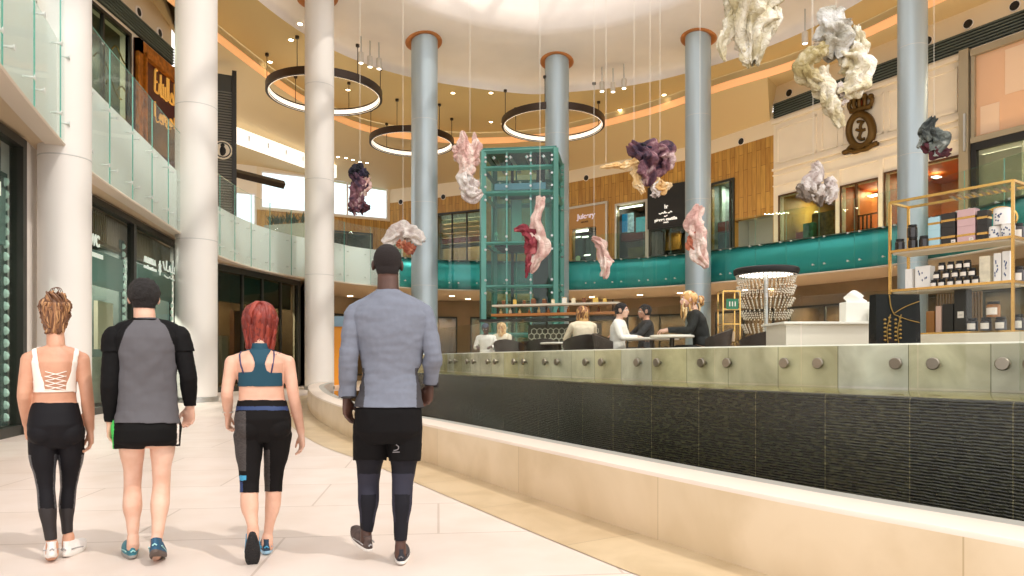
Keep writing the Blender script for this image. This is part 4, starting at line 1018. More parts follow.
# ================================================================= GLASS LIFT
def lift():
    A = P(483,300,32.4); B = P(555,300,32.0); Cc = P(561,300,34.6); 
    D_ = A+(Cc-B)
    cor = [Vector((p.x,p.y,0)) for p in (A,B,Cc,D_)]; ctr = sum(cor, Vector())/4; zt = EYE+(HY-148)/F*32
    t = thing('glass_lift_tower', 'green glass lift tower with a steel grid, in front of the back gallery', 'lift', ctr)
    MG = mat('green steel', (92,152,142), .35, metal=.2); GP = glassmat('green lift glass', (206,236,228), .12)
    for c in cor:
        mb = MB(); mb.box((c.x,c.y,zt/2), (.24,.24,zt), rz=.35); mb.build('corner_post', MG, t)
    zs = [0,2.4,4.6,6.6,8.9,zt-.85,zt-.05]
    for k, z in enumerate(zs):
        mb = MB()
        for i in range(4): mb.tube([cor[i]+Vector((0,0,z)), cor[(i+1)%4]+Vector((0,0,z))], .12 if k>3 else .08, n=4)
        mb.build('ring_beam', MG, t)
    for i in range(4):
        a, b = cor[i], cor[(i+1)%4]; nn = 3 if i in (0,2) else 1
        for j in range(1, nn):
            p = a.lerp(b, j/nn); mb = MB(); mb.box((p.x,p.y,zt/2), (.07,.07,zt)); mb.build('mullion', MG, t)
        for z0, z1 in zip(zs, zs[1:]):
            g = MB(); g.add([a+Vector((0,0,z0+.08)), b+Vector((0,0,z0+.08)), b+Vector((0,0,z1-.08)), a+Vector((0,0,z1-.08))], [(0,1,2,3)]); pn = g.build('glass_panel', GP, t)
            if i in (0,1):
                nrm = (b-a).cross(Vector((0,0,1))).normalized()
                for j in range(nn+1):
                    for zz in (z0+.3, z1-.3):
                        p = a.lerp(b, min(max(j/nn,.04),.96)); mb = MB(); mb.cyl(p+Vector((0,0,zz))+nrm*.02, p+Vector((0,0,zz))+nrm*.12, .055, n=8); mb.build('glass_fixing', M_steel, pn)
    mb = MB(); mb.rings([[c.lerp(ctr,-.04)+Vector((0,0,zt)) for c in cor],[c.lerp(ctr,-.04)+Vector((0,0,zt+.1)) for c in cor]]); mb.build('roof_plate', mat('green roof glass',(60,120,112),.2), t)
    for k in range(4):
        a = cor[0].lerp(cor[1], .15+.23*k); b = cor[3].lerp(cor[2], .15+.23*k); mb = MB(); mb.tube([a+Vector((0,0,zt-.35)), b+Vector((0,0,zt-.35))], .09, n=4); mb.build('roof_beam', M_steel, t)
    # cabin and machinery
    def inner(f): return [ctr+(c-ctr)*f for c in cor]
    mb = MB(); I = inner(.72); mb.rings([[c+Vector((0,0,9.15)) for c in I],[c+Vector((0,0,9.45)) for c in I]]); cab = mb.build('cabin_roof', mat('blue grey cabin roof',(120,150,176),.3,metal=.3), t)
    mb = MB(); mb.rings([[c+Vector((0,0,6.5)) for c in I],[c+Vector((0,0,6.7)) for c in I]]); mb.build('cabin_floor', M_dark, t)
    mb = MB(); mb.rings([[c+Vector((0,0,6.7)) for c in I],[c+Vector((0,0,9.15)) for c in I]], caps=False); mb.build('cabin_glass', GP, t)
    for f in (.3,.7):
        p = I[3].lerp(I[2], f); mb = MB(); mb.box((p.x,p.y,7.9),(.5,.1,2.4)); mb.build('cabin_door', mat('brushed cabin door',(150,160,150),.3,metal=.6), t)
    for f in (.22,.78):
        p = cor[3].lerp(cor[2], f).lerp(ctr,.25); mb = MB(); mb.box((p.x,p.y,zt/2),(.14,.2,zt)); mb.build('guide_rail', mat('dark guide rail',(30,44,42),.4,metal=.5), t)
    p = cor[1].lerp(cor[2],.5).lerp(ctr,.5); mb = MB(); mb.box((p.x,p.y,3.2),(.7,.5,6.3)); mb.box((p.x,p.y,10.2),(.4,.4,1.6)); mb.build('lift_machinery', mat('dark machinery',(34,44,40),.5), t)
    mb = MB(); 
    for k in range(5):
        a = I[0].lerp(I[1], .1+.2*k); b = I[3].lerp(I[2], .1+.2*k); mb.tube([a+Vector((0,0,9.5)), b+Vector((0,0,9.5))], .05, n=4)
    mb.build('cabin_roof_ribs', M_steel, t)
lift()
# ================================================================= RING LIGHTS
def ring_light(cx, cy, wpx, lab, D):
    c = P(cx, cy, D); Rr = wpx/F*D/2; z = c.z
    t = thing('ring_light', lab, 'ceiling light', c)
    mb = MB(); mb.lathe([(Rr-.16,.17),(Rr,.17),(Rr,-.17),(Rr-.16,-.17),(Rr-.16,.17)], c, 72, caps=False); mb.build('housing', mat('dark bronze ring',(62,48,38),.4,metal=.4), t, auto=40)
    mb = MB(); mb.lathe([(Rr-.163,.10),(Rr-.18,.07),(Rr-.18,-.09),(Rr-.163,-.12)], c, 72, caps=False); mb.build('light_band', mat('ring light diffuser',(255,244,228),.5,emit=1.0), t, smooth=True)
    mb = MB(); mb.lathe([(Rr-.15,-.174),(Rr-.12,-.174)], c, 72, caps=False); mb.build('lower_light_band', mat('ring light diffuser',(255,244,228),.5), t)
    for k in range(6):
        a = 2*PI*(k+.3)/6; p = c+Vector((math.cos(a)*(Rr-.08), math.sin(a)*(Rr-.08), .2))
        mb = MB(); mb.cyl(p, (p.x,p.y,15.47), .018, n=6); mb.cyl((p.x,p.y,15.38),(p.x,p.y,15.49),.09,n=10); mb.build('suspension_rod', M_bronze, t)
ring_light(325,93,113,'ring light, leftmost and largest in view, hanging behind the third white column', 33.4)
ring_light(412,142,84,'smaller ring light in the middle, hanging behind the grey column', 40.6)
ring_light(553,123.5,103,'ring light hanging behind the column at the glass lift', 37.8)
for (x,y) in ((231,25),(233,40),(271,8),(222,24),(291,40),(348,90),(453,93),(490,93),(640,95),(491,122),(665,96),(275,62),(700,68)):
    pass
DLC = [(270,62),(291,40),(348,90),(453,93),(491,93),(491,122),(664,95),(222,65),(240,106),(620,110),(300,24)]
for x,y in DLC:
    p = PZ(x,y,15.485); downlight(p,.1,0,'small round downlight set in the tan ceiling','downlights in the tan ceiling')
for x,y in ((338,157),(346,158),(353,160),(360,162),(367,163)):
    p = PZ(x,y,14.2); downlight(p,.09,0,'small downlight in a row on the far ceiling over the gallery windows','row of downlights on the far ceiling')
def spot(x, y, z, lab, grp, px_=0):
    D = (z-EYE)*F/(HY-y); c = P(x,y,D)
    t = thing('spotlight', lab, 'spotlight', c, group=grp)
    mb = MB(); mb.cyl(c+Vector((0,0,-.28)), c+Vector((0,0,.2)), .13, n=14); mb.build('canister', mat('pale spotlight body',(206,196,180),.4), t, auto=40)
    mb = MB(); mb.cyl(c+Vector((0,0,.2)), Vector((c.x,c.y,funnel_z(c)+.05)), .03, n=6); mb.build('stem', M_steel, t)
    mb = MB(); mb.cyl(c+Vector((0,0,-.29)), c+Vector((0,0,-.28)), .1, n=14); mb.build('lens', M_led, t)
for k,(x,y) in enumerate(((361,57),(370,61),(379,63))): spot(x,y,15.2,'pale canister spotlight in the cluster above the dark purple hanging cloth, right of the third column','spotlights by the left ring light')
for k,(x,y) in enumerate(((602,86),(613,86.5),(624,83))): spot(x,y,15.2,'pale canister spotlight in the cluster right of the lift-side ring light','spotlights in the middle')
for k,(x,y) in enumerate(((805,37),(817,43))): spot(x,y,14.9,'pale spotlight between the two big cream cloth sculptures','spotlights by the cream cloths')
# ================================================================= HANGING CLOTH SCULPTURES
def clothmat(name, c1, c2, c3=None):
    m = bpy.data.materials.new(name); m.use_nodes = True; nt = m.node_tree; b = nt.nodes['Principled BSDF']
    tc = nt.nodes.new('ShaderNodeTexCoord'); n = nt.nodes.new('ShaderNodeTexNoise'); n.inputs['Scale'].default_value = 2.4; n.inputs['Detail'].default_value = 5; n.inputs['Distortion'].default_value = 1
    nt.links.new(tc.outputs['Object'], n.inputs['Vector']); r = nt.nodes.new('ShaderNodeValToRGB')
    r.color_ramp.elements[0].position = .4; r.color_ramp.elements[0].color = rgb(*c2); r.color_ramp.elements[1].position = .56; r.color_ramp.elements[1].color = rgb(*c1)
    if c3: e = r.color_ramp.elements.new(.66); e.color = rgb(*c3)
    nt.links.new(n.outputs['Fac'], r.inputs['Fac']); nt.links.new(r.outputs[0], b.inputs['Base Color']); b.inputs['Roughness'].default_value = .75
    n2 = nt.nodes.new('ShaderNodeTexNoise'); n2.inputs['Scale'].default_value = 7; n2.inputs['Detail'].default_value = 4; n2.inputs['Distortion'].default_value = 2.5; nt.links.new(tc.outputs['Object'], n2.inputs['Vector'])
    bp = nt.nodes.new('ShaderNodeBump'); bp.inputs['Strength'].default_value = .8; bp.inputs['Distance'].default_value = .09; nt.links.new(n2.outputs['Fac'], bp.inputs['Height']); nt.links.new(bp.outputs[0], b.inputs['Normal'])
    return m
def drape(spine, widths, seed, folds=5, n=44, m=64, depth=.8, curl=.34, rag=.12):
    """a crumpled closed sheet hung along a spine: strong longitudinal pleats, rolled over and torn at the ends"""
    rnd = random.Random(seed); ph = [rnd.random()*6.28 for _ in range(8)]
    sp = resample(crom(spine,.03), m); wid = [np.interp(i/(m-1), [j/(len(widths)-1) for j in range(len(widths))], widths) for i in range(m)]
    rows = []; up = Vector((0,1,0))
    off = Vector((rnd.random()*50, rnd.random()*50, 0))
    for i, p in enumerate(sp):
        t = i/(m-1); d = (sp[min(i+1,m-1)]-sp[max(i-1,0)]).normalized(); a, u = basis(d, Vector((0,1,0)))
        row = []
        for k in range(n):
            th = 2*PI*k/n
            pleat = .86+curl*(1.9*abs(math.sin(folds*.5*th*2/2+ph[0]+2.2*math.sin(1.6*t*PI+ph[1])))-1)+.5*curl*(1.6*abs(math.sin((folds+2)*th/2*1.0+ph[2]+3*t))-1)
            q = Vector((math.cos(th), math.sin(th)*depth, t*3))
            nz = noise.noise(q*1.5+off)*.5+noise.noise(q*3.2+off)*.2-.12*abs(noise.noise(q*5+off))
            r = wid[i]*(pleat*.75+nz)
            dz = rag*(noise.noise(Vector((th*2.2, seed, 0)))+.5*math.sin(folds*th+ph[3]))*(max(0,(t-.75)*4)-max(0,(.2-t)*4))*3*wid[i]
            row.append(p+a*math.cos(th)*r+u*math.sin(th)*depth*r+d*dz)
        row.append(row[0].copy()); rows.append(row)
    return rows
def cloth(name, label, px0, D, pieces, wires, top=None):
    """pieces: (spine in picture pixels relative depth, widths px, material, seed, folds)"""
    k = D/F
    cx, cy = px0; c = P(cx, cy, D)
    t = thing(name, label, 'hanging sculpture', c, group=None)
    for (sp, wd, m, seed, fo, part) in pieces:
        sp3 = [P(s[0], s[1], D+(s[2] if len(s) > 2 else 0)) for s in sp]
        rows = drape(sp3, [w_*k for w_ in wd], seed, fo)
        mb = MB(); mb.sheet(rows); o = mb.build(part, m, t, smooth=True)
    for x, y in wires:
        p = P(x, y, D); mb = MB(); mb.cyl(p, (p.x,p.y,22), .0045, n=5); mb.build('suspension_wire', mat('pale wire',(226,220,206),.4,spec=.3), t)
    return t
mc = clothmat('cream linen',(238,230,208),(204,190,150),(246,240,226)); mg = clothmat('grey white linen',(216,214,208),(184,178,160),(236,232,226)); mol = clothmat('olive cream linen',(226,214,180),(170,152,100),(240,232,206))
mp_ = clothmat('blush linen',(240,216,204),(214,170,160),(250,238,230)); mpur = clothmat('plum linen',(132,88,98),(52,32,54),(214,186,184)); mwh = clothmat('white linen',(240,232,226),(206,190,184),(250,246,242))
mmar = clothmat('maroon linen',(150,52,64),(110,30,46),(196,110,112)); mgd = clothmat('grey green linen',(120,128,122),(52,58,56),(186,190,182)); mdm = clothmat('dark maroon linen',(92,40,50),(52,22,32)); myel = clothmat('pale gold linen',(240,206,150),(220,170,104),(250,232,200)); mtc = clothmat('terracotta linen',(200,120,90),(150,70,54),(232,180,150)); mgw = clothmat('grey brown linen',(140,126,112),(90,80,72),(190,180,168)); mnk = clothmat('ink linen',(52,44,70),(22,20,30),(120,112,140))
cloth('hanging_cloth','large cream pleated cloth hung highest, cut by the top edge of the picture',(748,30),12.5,[
 ([(752,-24),(752,0),(748,26),(752,48),(752,64)],[28,31,31,20,8],mc,3,8,'cloth_body'),
 ([(736,14),(728,34),(721,46),(725,61)],[11,10,7,2],mc,4,4,'cloth_fold'),
 ([(766,-8),(774,12),(772,28),(762,40)],[9,9,8,3],mc,5,4,'cloth_fold'),
 ([(744,46),(745,58),(749,68)],[7,7,2],mol,6,4,'cloth_fold')],[(752,-20)])
cloth('hanging_cloth','large cream and grey crumpled cloth hanging left of the crowned emblem',(835,70),12,[
 ([(838,10),(832,24),(836,40),(834,58)],[9,21,22,13],mg,7,4,'cloth_hood'),
 ([(856,26),(860,44),(850,62)],[5,9,8],mc,8,4,'cloth_fold'),
 ([(826,48,-.1),(808,58,-.1),(806,74,-.1),(820,84,-.1)],[8,12,13,10],mol,9,4,'cloth_fold'),
 ([(846,50),(856,66),(854,84),(840,96)],[14,18,16,8],mc,10,5,'cloth_body'),
 ([(818,70),(826,92),(832,108),(842,127)],[11,13,11,4],mc,11,5,'cloth_tail'),
 ([(838,84),(846,96),(842,104)],[6,6,2],mwh,12,3,'cloth_fold')],[(836,16),(812,60)])
cloth('hanging_cloth','small dark grey green and maroon cloth beside the column behind the brass shelf',(935,143),16,[
 ([(934,118),(928,130),(938,142),(930,152)],[4,9,13,8],mgd,13,5,'cloth_body'),
 ([(922,144),(936,152),(950,152)],[5,8,4],mdm,14,4,'cloth_fold'),([(918,148),(924,138),(930,128)],[2,5,6],mgd,15,4,'cloth_fold')],[(934,120)])
cloth('hanging_cloth','grey and white knotted cloth hanging below and left of the crowned emblem',(815,187),16,[
 ([(814,163),(818,172),(812,184),(820,198)],[4,9,11,9],mwh,16,5,'cloth_body'),
 ([(828,178),(832,192),(826,202)],[6,8,4],mwh,17,4,'cloth_fold'),
 ([(797,186),(806,192),(816,194),(820,207)],[3,9,10,2],mgw,18,4,'cloth_fold'),([(796,196),(810,198)],[2,6],mgw,19,4,'cloth_fold')],[(813,165)])
cloth('hanging_cloth','plum cloth with pale gold wing-like arms, hanging above the black shop sign',(645,168),15.5,[
 ([(630,143),(638,150),(648,158),(650,176),(648,186)],[5,12,18,14,4],mpur,20,5,'cloth_body'),
 ([(654,160),(664,152),(668,160),(662,170)],[6,12,11,5],mpur,21,4,'cloth_fold'),
 ([(638,162),(626,166),(614,166),(600,168)],[8,5,3,1.5],myel,22,4,'cloth_wing'),
 ([(636,170),(638,184),(644,193)],[6,6,3],myel,23,5,'cloth_tail'),
 ([(654,178),(660,188),(672,184)],[4,8,2],myel,24,5,'cloth_tail'),([(656,182),(656,196)],[5,6],mwh,25,5,'cloth_tail'),
 ([(640,147),(650,150),(658,158)],[5,6,4],mnk,26,4,'cloth_fold')],[(634,145),(650,150),(660,152),(606,166)])
cloth('hanging_cloth','long blush pink cloth hanging in front of the column by the black sign',(698,236),14.5,[
 ([(700,206),(694,222),(698,240),(700,254),(706,268)],[5,10,12,10,4],mp_,27,5,'cloth_body'),([(696,232),(690,244),(696,252)],[5,5,3],mtc,28,4,'cloth_fold')],[(700,208)])
cloth('hanging_cloth','slim pale pink cloth hanging right of the glass lift, before the juice bar',(602,256),16,[
 ([(592,238),(600,242),(603,256),(606,270),(603,277)],[3,6,6,8,4],mp_,29,5,'cloth_body'),([(604,256),(614,262)],[4,1],mp_,30,4,'cloth_fold')],[(594,239)])
cloth('hanging_cloth','maroon and white twisted cloth hanging in front of the glass lift',(534,235),15,[
 ([(541,197),(538,212),(536,228),(542,246),(536,262),(531,273)],[5,5,8,10,8,2],mp_,31,4,'cloth_body'),
 ([(514,230),(524,230),(532,240),(530,254)],[2,7,9,7],mmar,32,4,'cloth_fold'),([(530,254),(528,266),(526,278)],[5,4,1],mmar,33,4,'cloth_tail')],[(540,198)])
cloth('hanging_cloth','pale blush flame-shaped cloth hanging at the left edge of the glass lift',(468,165),17,[
 ([(462,131),(464,146),(466,162),(468,176)],[2,9,11,8],mp_,34,4,'cloth_body'),([(474,132),(476,148),(470,164)],[1,7,8],mp_,35,4,'cloth_fold'),([(453,146),(460,156)],[2,8],mp_,36,4,'cloth_fold'),
 ([(466,172),(468,184),(472,196),(482,192)],[8,12,9,4],mwh,37,5,'cloth_tail')],[(470,133)])
cloth('hanging_cloth','ink, plum and pink cloth hanging between the third column and the man in grey',(360,190),18,[
 ([(350,174),(358,170),(368,176)],[5,7,4],mnk,38,4,'cloth_fold'),([(356,174),(360,188),(356,200),(358,212)],[8,9,8,10],mpur,39,5,'cloth_body'),
 ([(366,178),(366,188),(360,196)],[5,6,4],mp_,40,4,'cloth_fold'),([(349,208),(360,207),(370,208)],[4,7,3],mdm,41,5,'cloth_tail')],[(360,171)])
cloth('hanging_cloth','white and blush shell-like cloth right above the head of the man in grey',(402,238),18,[
 ([(384,244),(394,236),(404,232),(414,236),(423,242)],[4,9,12,10,5],mwh,42,5,'cloth_body'),([(398,242),(406,246),(414,251)],[6,7,5],mtc,43,4,'cloth_fold')],[(403,224)])
# ================================================================= CAFE TERRACE
FZ = .8
M_cg = glassmat('cafe glass', (249,251,249), .04)
seg = offset2(CAFEP, -.045)
t = thing('cafe_glass_screen', 'frameless glass screen bolted to the marble upstand around the cafe terrace', 'glass screen', (CAFE[3].x,CAFE[3].y,.97))
DISC = MB(); DISC.lathe([(.0,.03),(.045,.03),(.052,.022),(.052,.0)], (0,0,0), 24); DISC.cyl((0,0,0),(0,0,-.05),.02,n=10)
dobj = DISC.build('glass_bolt', mat('dull steel disc',(150,142,128),.3,metal=.9), auto=40); dmesh = dobj.data; bpy.data.objects.remove(dobj)
for k in range(len(CAFE)-1):
    a, b = CAFE[k], CAFE[k+1]; d = (b-a).normalized(); nn = Vector((-d.y,d.x,0))
    if nn.dot(-a) < 0: nn = -nn
    a2, b2 = a+d*.008+nn*.045, b-d*.008+nn*.045; mb = MB()
    up = Vector((0,0,1)); ZT = 1.80+.012*k
    A = [a2+up*.985, b2+up*.985, b2+up*ZT, a2+up*ZT]; mb.rings([A,[p+nn*.012 for p in A]], 0)
    mb.add([A[0],A[3],A[3]+nn*.012,A[0]+nn*.012],[(0,1,2,3)],1); mb.add([A[2],A[3],A[3]+nn*.013,A[2]+nn*.013],[(0,1,2,3)],1)
    pn = mb.build('glass_panel', [M_cg, mat('dark glass edge',(86,104,96),.2)], t)
    for f in (.16,.84):
        p = a2.lerp(b2, f)+up*1.19+nn*.014
        o = bpy.data.objects.new('glass_bolt', dmesh); COL.objects.link(o); o.parent = pn; o.location = p-Vector(t.location)
        o.rotation_euler = nn.to_track_quat('Z','Y').to_euler()
# ---- tub chairs
M_seat = mat('dark brown leather', (44,32,26), .4, bump=.2, bscale=60)
def cafe_chair(loc, rz, label, group=None):
    t = thing('cafe_chair', label, 'chair', loc, rz, group)
    mb = MB(); out = []; inn = []
    n = 22
    rows = []
    for j in range(7):
        v = j/6; row = []
        for i in range(n):
            a = R(200)*(i/(n-1)-.5); h = .40+(.42-.16*abs(i/(n-1)-.5)**1.5*4*.6)*v; r = .27+.05*v
            row.append(Vector((math.sin(a)*r*1.02, -math.cos(a)*r, h)))
        rows.append(row)
    inner = [[Vector((p.x*.86,p.y*.86,p.z)) for p in r] for r in rows]
    mb.rings([[*r, *reversed(q)] for r, q in zip(rows, inner)])
    mb.build('back_shell', M_seat, t, smooth=False, local=True, auto=40)
    mb = MB(); mb.lathe([(0,.36),(.25,.37),(.275,.40),(.275,.44),(.25,.47),(0,.48)], (0,.02,0), 28); mb.build('seat', M_seat, t, local=True, smooth=True)
    for sx in (-1,1):
        for sy in (-1,1):
            mb = MB(); mb.cyl((sx*.17,sy*.16,.37),(sx*.23,sy*.21,0),.016,.011,n=8); mb.build('leg', M_bronze, t, local=True)
    return t
c0 = None
CH = [(510,13.7,-20,'dark tub chair nearest the glass lift side of the terrace, right of the white-haired waiter'),(527,14.6,10,'dark tub chair just behind the first one, mostly its round back'),(543,13.2,0,'dark tub chair with metal rim left of the long-haired woman'),
 (583,11.1,10,'dark tub chair the long-haired woman sits in'),(614,10.3,-110,'dark tub chair of the man in the white shirt'),(707,8.95,80,'dark tub chair the blonde woman in the black jacket sits in'),
 (760,9.5,25,'large dark tub chair standing empty right of the blonde woman'),(782,10.4,-15,'dark tub chair half hidden behind the empty one')]
for x, D, a, l in CH:
    p = P(x,300,D); loc = (p.x,p.y,FZ)
    if c0 is None: c0 = cafe_chair(loc, R(a), l)
    else: copy_tree(c0, None, loc, R(a), l)
# ---- tables between them
def table(x, D, r, label):
    p = P(x,300,D); p.z = FZ; t = thing('cafe_table', label, 'table', p)
    mb = MB(); mb.lathe([(0,.70),(r-.01,.70),(r,.71),(r,.725),(r-.01,.735),(0,.735)], p, 32); mb.build('table_top', mat('white marble table top',(232,226,216),.2,var=.1), t, auto=40)
    mb = MB(); mb.lathe([(.03,.03),(.03,.70)], p, 14); mb.build('pedestal', M_bronze, t); mb = MB(); mb.lathe([(0,0),(.2,0),(.2,.015),(.03,.04)], p, 24); mb.build('foot', M_bronze, t)
table(652, 10.0, .38, 'round marble cafe table between the man in white and the blonde woman')
table(560, 12.6, .36, 'round marble cafe table left of the long-haired woman')
table(672, 8.9, .28, 'small round marble cafe table in front of the blonde woman')
# ---- bar counter with hexagon tiles and bottle shelves
def hexmat():
    m = bpy.data.materials.new('hexagon tiles'); m.use_nodes = True; nt = m.node_tree; b = nt.nodes['Principled BSDF']; b.inputs['Base Color'].default_value = rgb(74,70,52); b.inputs['Roughness'].default_value = .3; return m
WB_ = Wall((-.7,18.2),(2.1,17.3))
t = thing('bar_counter', 'long bar counter with hexagon tiled front, white top and bottle shelves, behind the seated guests', 'bar counter', WB_.pt(1.4, FZ))
mb = MB(); WB_.box(mb, 0, WB_.L, FZ, 1.42, -.7, 0); mb.build('counter_base', mat('cream bar front',(214,204,182),.4,var=.08), t)
mb = MB(); WB_.box(mb, -.05, WB_.L+.05, 1.42, 1.48, -.75, .08); mb.build('counter_top', mat('white bar top',(232,228,218),.25), t)
mb = MB(); WB_.box(mb, 1.0, WB_.L, 1.5, 2.15, -.6, -.55); mb.build('tile_panel', hexmat(), t)
mb = MB(); rr_ = .085
for i in range(20):
    for j in range(4):
        u = 1.1+i*rr_*1.75; z = 1.58+j*rr_*1.52+0; u += (rr_*.87 if j%2 else 0)
        if u > WB_.L-.1: continue
        pts = [WB_.pt(u+math.cos(R(30+60*k))*rr_*.95, z+math.sin(R(30+60*k))*rr_*.95, -.53) for k in range(6)]
        mb.tube(pts, .012, n=4, closed=True)
mb.build('tile_grout', mat('pale tile grout',(206,204,184),.5), t)
for z, d_, c_, nm in ((2.22,.5,(40,38,34),'black_shelf_beam'),(2.36,.4,(176,112,52),'wooden_shelf'),(2.62,.36,(214,206,186),'white_shelf')):
    mb = MB(); WB_.box(mb, -.2 if z < 2.3 else .1, WB_.L+.5, z, z+(.07 if z < 2.5 else .05), -.6, -.6+d_); mb.build(nm, mat(nm.replace('_',' '),c_,.4), t)
for u in (.15,1.5,WB_.L+.3):
    mb = MB(); WB_.box(mb, u-.02,u+.02,1.48,2.75,-.58,-.54); mb.build('shelf_post', M_bronze, t)
# bottles and cups on the shelves
def bottle(p, h, r, col, label, grp, s=1):
    t = thing('bottle', label, 'bottle', p, group=grp); mb = MB()
    mb.lathe([(0,0),(r,.0),(r,h*.55),(r*.4,h*.72),(r*.35,h*.95)], p, 12); mb.build('glass_body', mat('bottle %d %d %d'%col, col, .2), t, smooth=True)
    mb = MB(); mb.lathe([(r*.42,h*.94),(r*.42,h),(0,h)], p, 10); mb.build('cap', M_gold, t)
rb = random.Random(4)
for k in range(11):
    u = .3+k*.26; p = WB_.pt(u, 2.43, -.4); bottle(p, rb.uniform(.12,.17), .04, rb.choice([(210,180,120),(90,50,30),(150,90,40),(226,214,190)]), 'bottle in the row on the wooden bar shelf', 'bottles on the wooden bar shelf')
for k in range(11):
    u = .4+k*.27+rb.uniform(-.05,.05); p = WB_.pt(u, 2.67, -.42); h = rb.uniform(.09,.15)
    t2 = thing('storage_jar', 'small jar or box in the row on the white top shelf of the bar', 'jar', p, group='jars on the white bar shelf'); mb = MB(); c_ = rb.choice([(240,228,196),(226,190,90),(120,70,40),(236,232,220)])
    mb.cbox(p+Vector((0,0,h/2)), (rb.uniform(.07,.14),.08,h), .01, rz=WB_.rz); mb.build('jar_body', mat('bar jar %d'%c_[0], c_, .4), t2)
    mb = MB(); mb.cbox(p+Vector((0,0,h+.008)), (.07,.07,.016), .004, rz=WB_.rz); mb.build('lid', M_gold, t2)
# ---- glass bead chandelier on its stand
c = P(766, 274, 11.5)
t = thing('bead_chandelier', 'round chandelier with a black rim and tiers of glass beads, right of the blonde woman', 'chandelier', (c.x,c.y,FZ))
mb = MB(); mb.lathe([(.50,.02),(.515,.06),(.515,.10),(.49,.12),(0,.13)], c+Vector((0,0,-.03)), 48, caps=False); mb.build('rim', M_black, t, auto=40)
mb = MB(); mb.lathe([(0,-.02),(.42,-.02)], c, 40, caps=False); mb.build('lit_disc', mat('chandelier light',(255,250,240),.5,emit=2.5), t)
M_bead = mat('clear beads', (206,198,180), .15, spec=.9)
for tier, (z0, r0, r1) in enumerate(((-.03,.47,.44),(-.22,.46,.42),(-.42,.44,.38),(-.62,.41,.35),(-.84,.38,.33))):
    mb = MB(); nb = 44-tier*4
    for i in range(nb):
        a = 2*PI*i/nb
        for j in range(4):
            rr = r0+(r1-r0)*j/3; mb.ell(c+Vector((math.cos(a)*rr, math.sin(a)*rr, z0-.038*j)), (.014,.014,.018), n=6)
    mb.build('bead_tier', M_bead, t, smooth=True)['kind'] = 'stuff'
mb = MB(); mb.cyl(c, (c.x,c.y,FZ+.02), .035, n=12); mb.lathe([(0,0),(.22,0),(.22,.02),(.04,.04)], (c.x,c.y,FZ), 24); mb.build('stand_pole', M_steel, t)
# ---- small brass shelf with green sign
p0 = P(723,291,10.2); p1 = P(740,291,10.2)
t = thing('small_brass_shelf', 'small brass shelf rack with a green sign and white tins, left of the bead chandelier', 'shelf rack', ((p0.x+p1.x)/2,p0.y,FZ))
w_ = p1.x-p0.x
for x in (p0.x,p1.x):
    for y in (p0.y,p0.y+.25):
        mb = MB(); mb.box((x,y,(FZ+p0.z)/2),(.018,.018,p0.z-FZ)); mb.build('post', M_gold, t)
for y_ in (291,309,324,342):
    z = P(0,y_,10.2).z; mb = MB(); mb.box(((p0.x+p1.x)/2,p0.y+.125,z),(w_,.26,.018)); mb.build('shelf_board', M_gold, t)
z = P(0,304,10.2).z; mb = MB(); mb.box(((p0.x+p1.x)/2+.01,p0.y-.0,z),(w_*.7,.02,.15)); mb.build('green_sign', mat('green shelf sign',(30,120,84),.4), t)
mb = MB()
for dx in (-.04,0,.04): mb.box(((p0.x+p1.x)/2+dx+.01,p0.y-.013,z),(.014,.006,.07))
mb.build('sign_marks', M_white, t)
z = P(0,342,10.2).z
for k,(dx,hh,cc) in enumerate(((-.05,.13,(236,230,216)),(.05,.15,(200,170,140)))):
    q = Vector(((p0.x+p1.x)/2+dx,p0.y+.12,P(0,324,10.2).z+.009-.0)); mb = MB(); q.z = z+.009
    tt2 = thing('tin', ('white tin' if k==0 else 'tan tin')+' on the bottom board of the small brass shelf', 'tin', q); mb.lathe([(0,0),(.035,0),(.035,hh),(0,hh)], q, 16); mb.build('tin_body', mat('tin %d'%cc[2],cc,.4), tt2, auto=40); mb = MB(); mb.lathe([(0,hh),(.037,hh),(.037,hh+.015),(0,hh+.018)], q, 16); mb.build('lid', M_gold, tt2, auto=40)
# ---- service counter, tissue box, paper bag
def boxpx(x0, x1, y0, y1, D, dep, m, name, parent, rz=0, b=.006):
    a = P(x0,y0,D); c_ = P(x1,y1,D); mb = MB(); mb.cbox(((a.x+c_.x)/2, D+dep/2, (a.z+c_.z)/2), (abs(c_.x-a.x), dep, abs(a.z-c_.z)), b, rz=rz); return mb.build(name, m, parent)
a = P(786,324,7.6); t = thing('service_counter', 'plain white service counter behind the glass, left of the black gift bag', 'counter', P(825,345,7.6)); t.location.z = FZ
boxpx(786,873,324,395,7.6,.6,mat('white lacquer',(232,224,210),.3),'counter_body',t); boxpx(784,874,321.5,324,7.55,.7,mat('white counter top',(240,236,226),.2),'counter_top',t)
zt_ = P(0,321.5,7.6).z
q = P(856,321.5,7.75); q.z = zt_; t = thing('tissue_box', 'white tissue box with a folded tissue standing on the white counter', 'tissue box', q)
mb = MB(); mb.cbox(q+Vector((0,0,.11)), (.30,.16,.22), .01); mb.build('box_body', mat('white card',(238,234,226),.5), t)
mb = MB(); rows = []
for i in range(9):
    u = i/8; rows.append([q+Vector((-.12+.22*u+.02*math.sin(6*v), .0+.02*math.sin(5*u+4*v), .215+(.02+.12*math.sin(PI*(.15+.7*u)))*v)) for v in [j/6 for j in range(7)]])
mb.sheet(rows); mb.build('tissue', mat('tissue paper',(244,242,238),.8), t, smooth=True)
q = P(869,321.5,7.72); q.z = zt_; t = thing('small_white_box', 'small white box with a gold edge beside the tissue box', 'box', q)
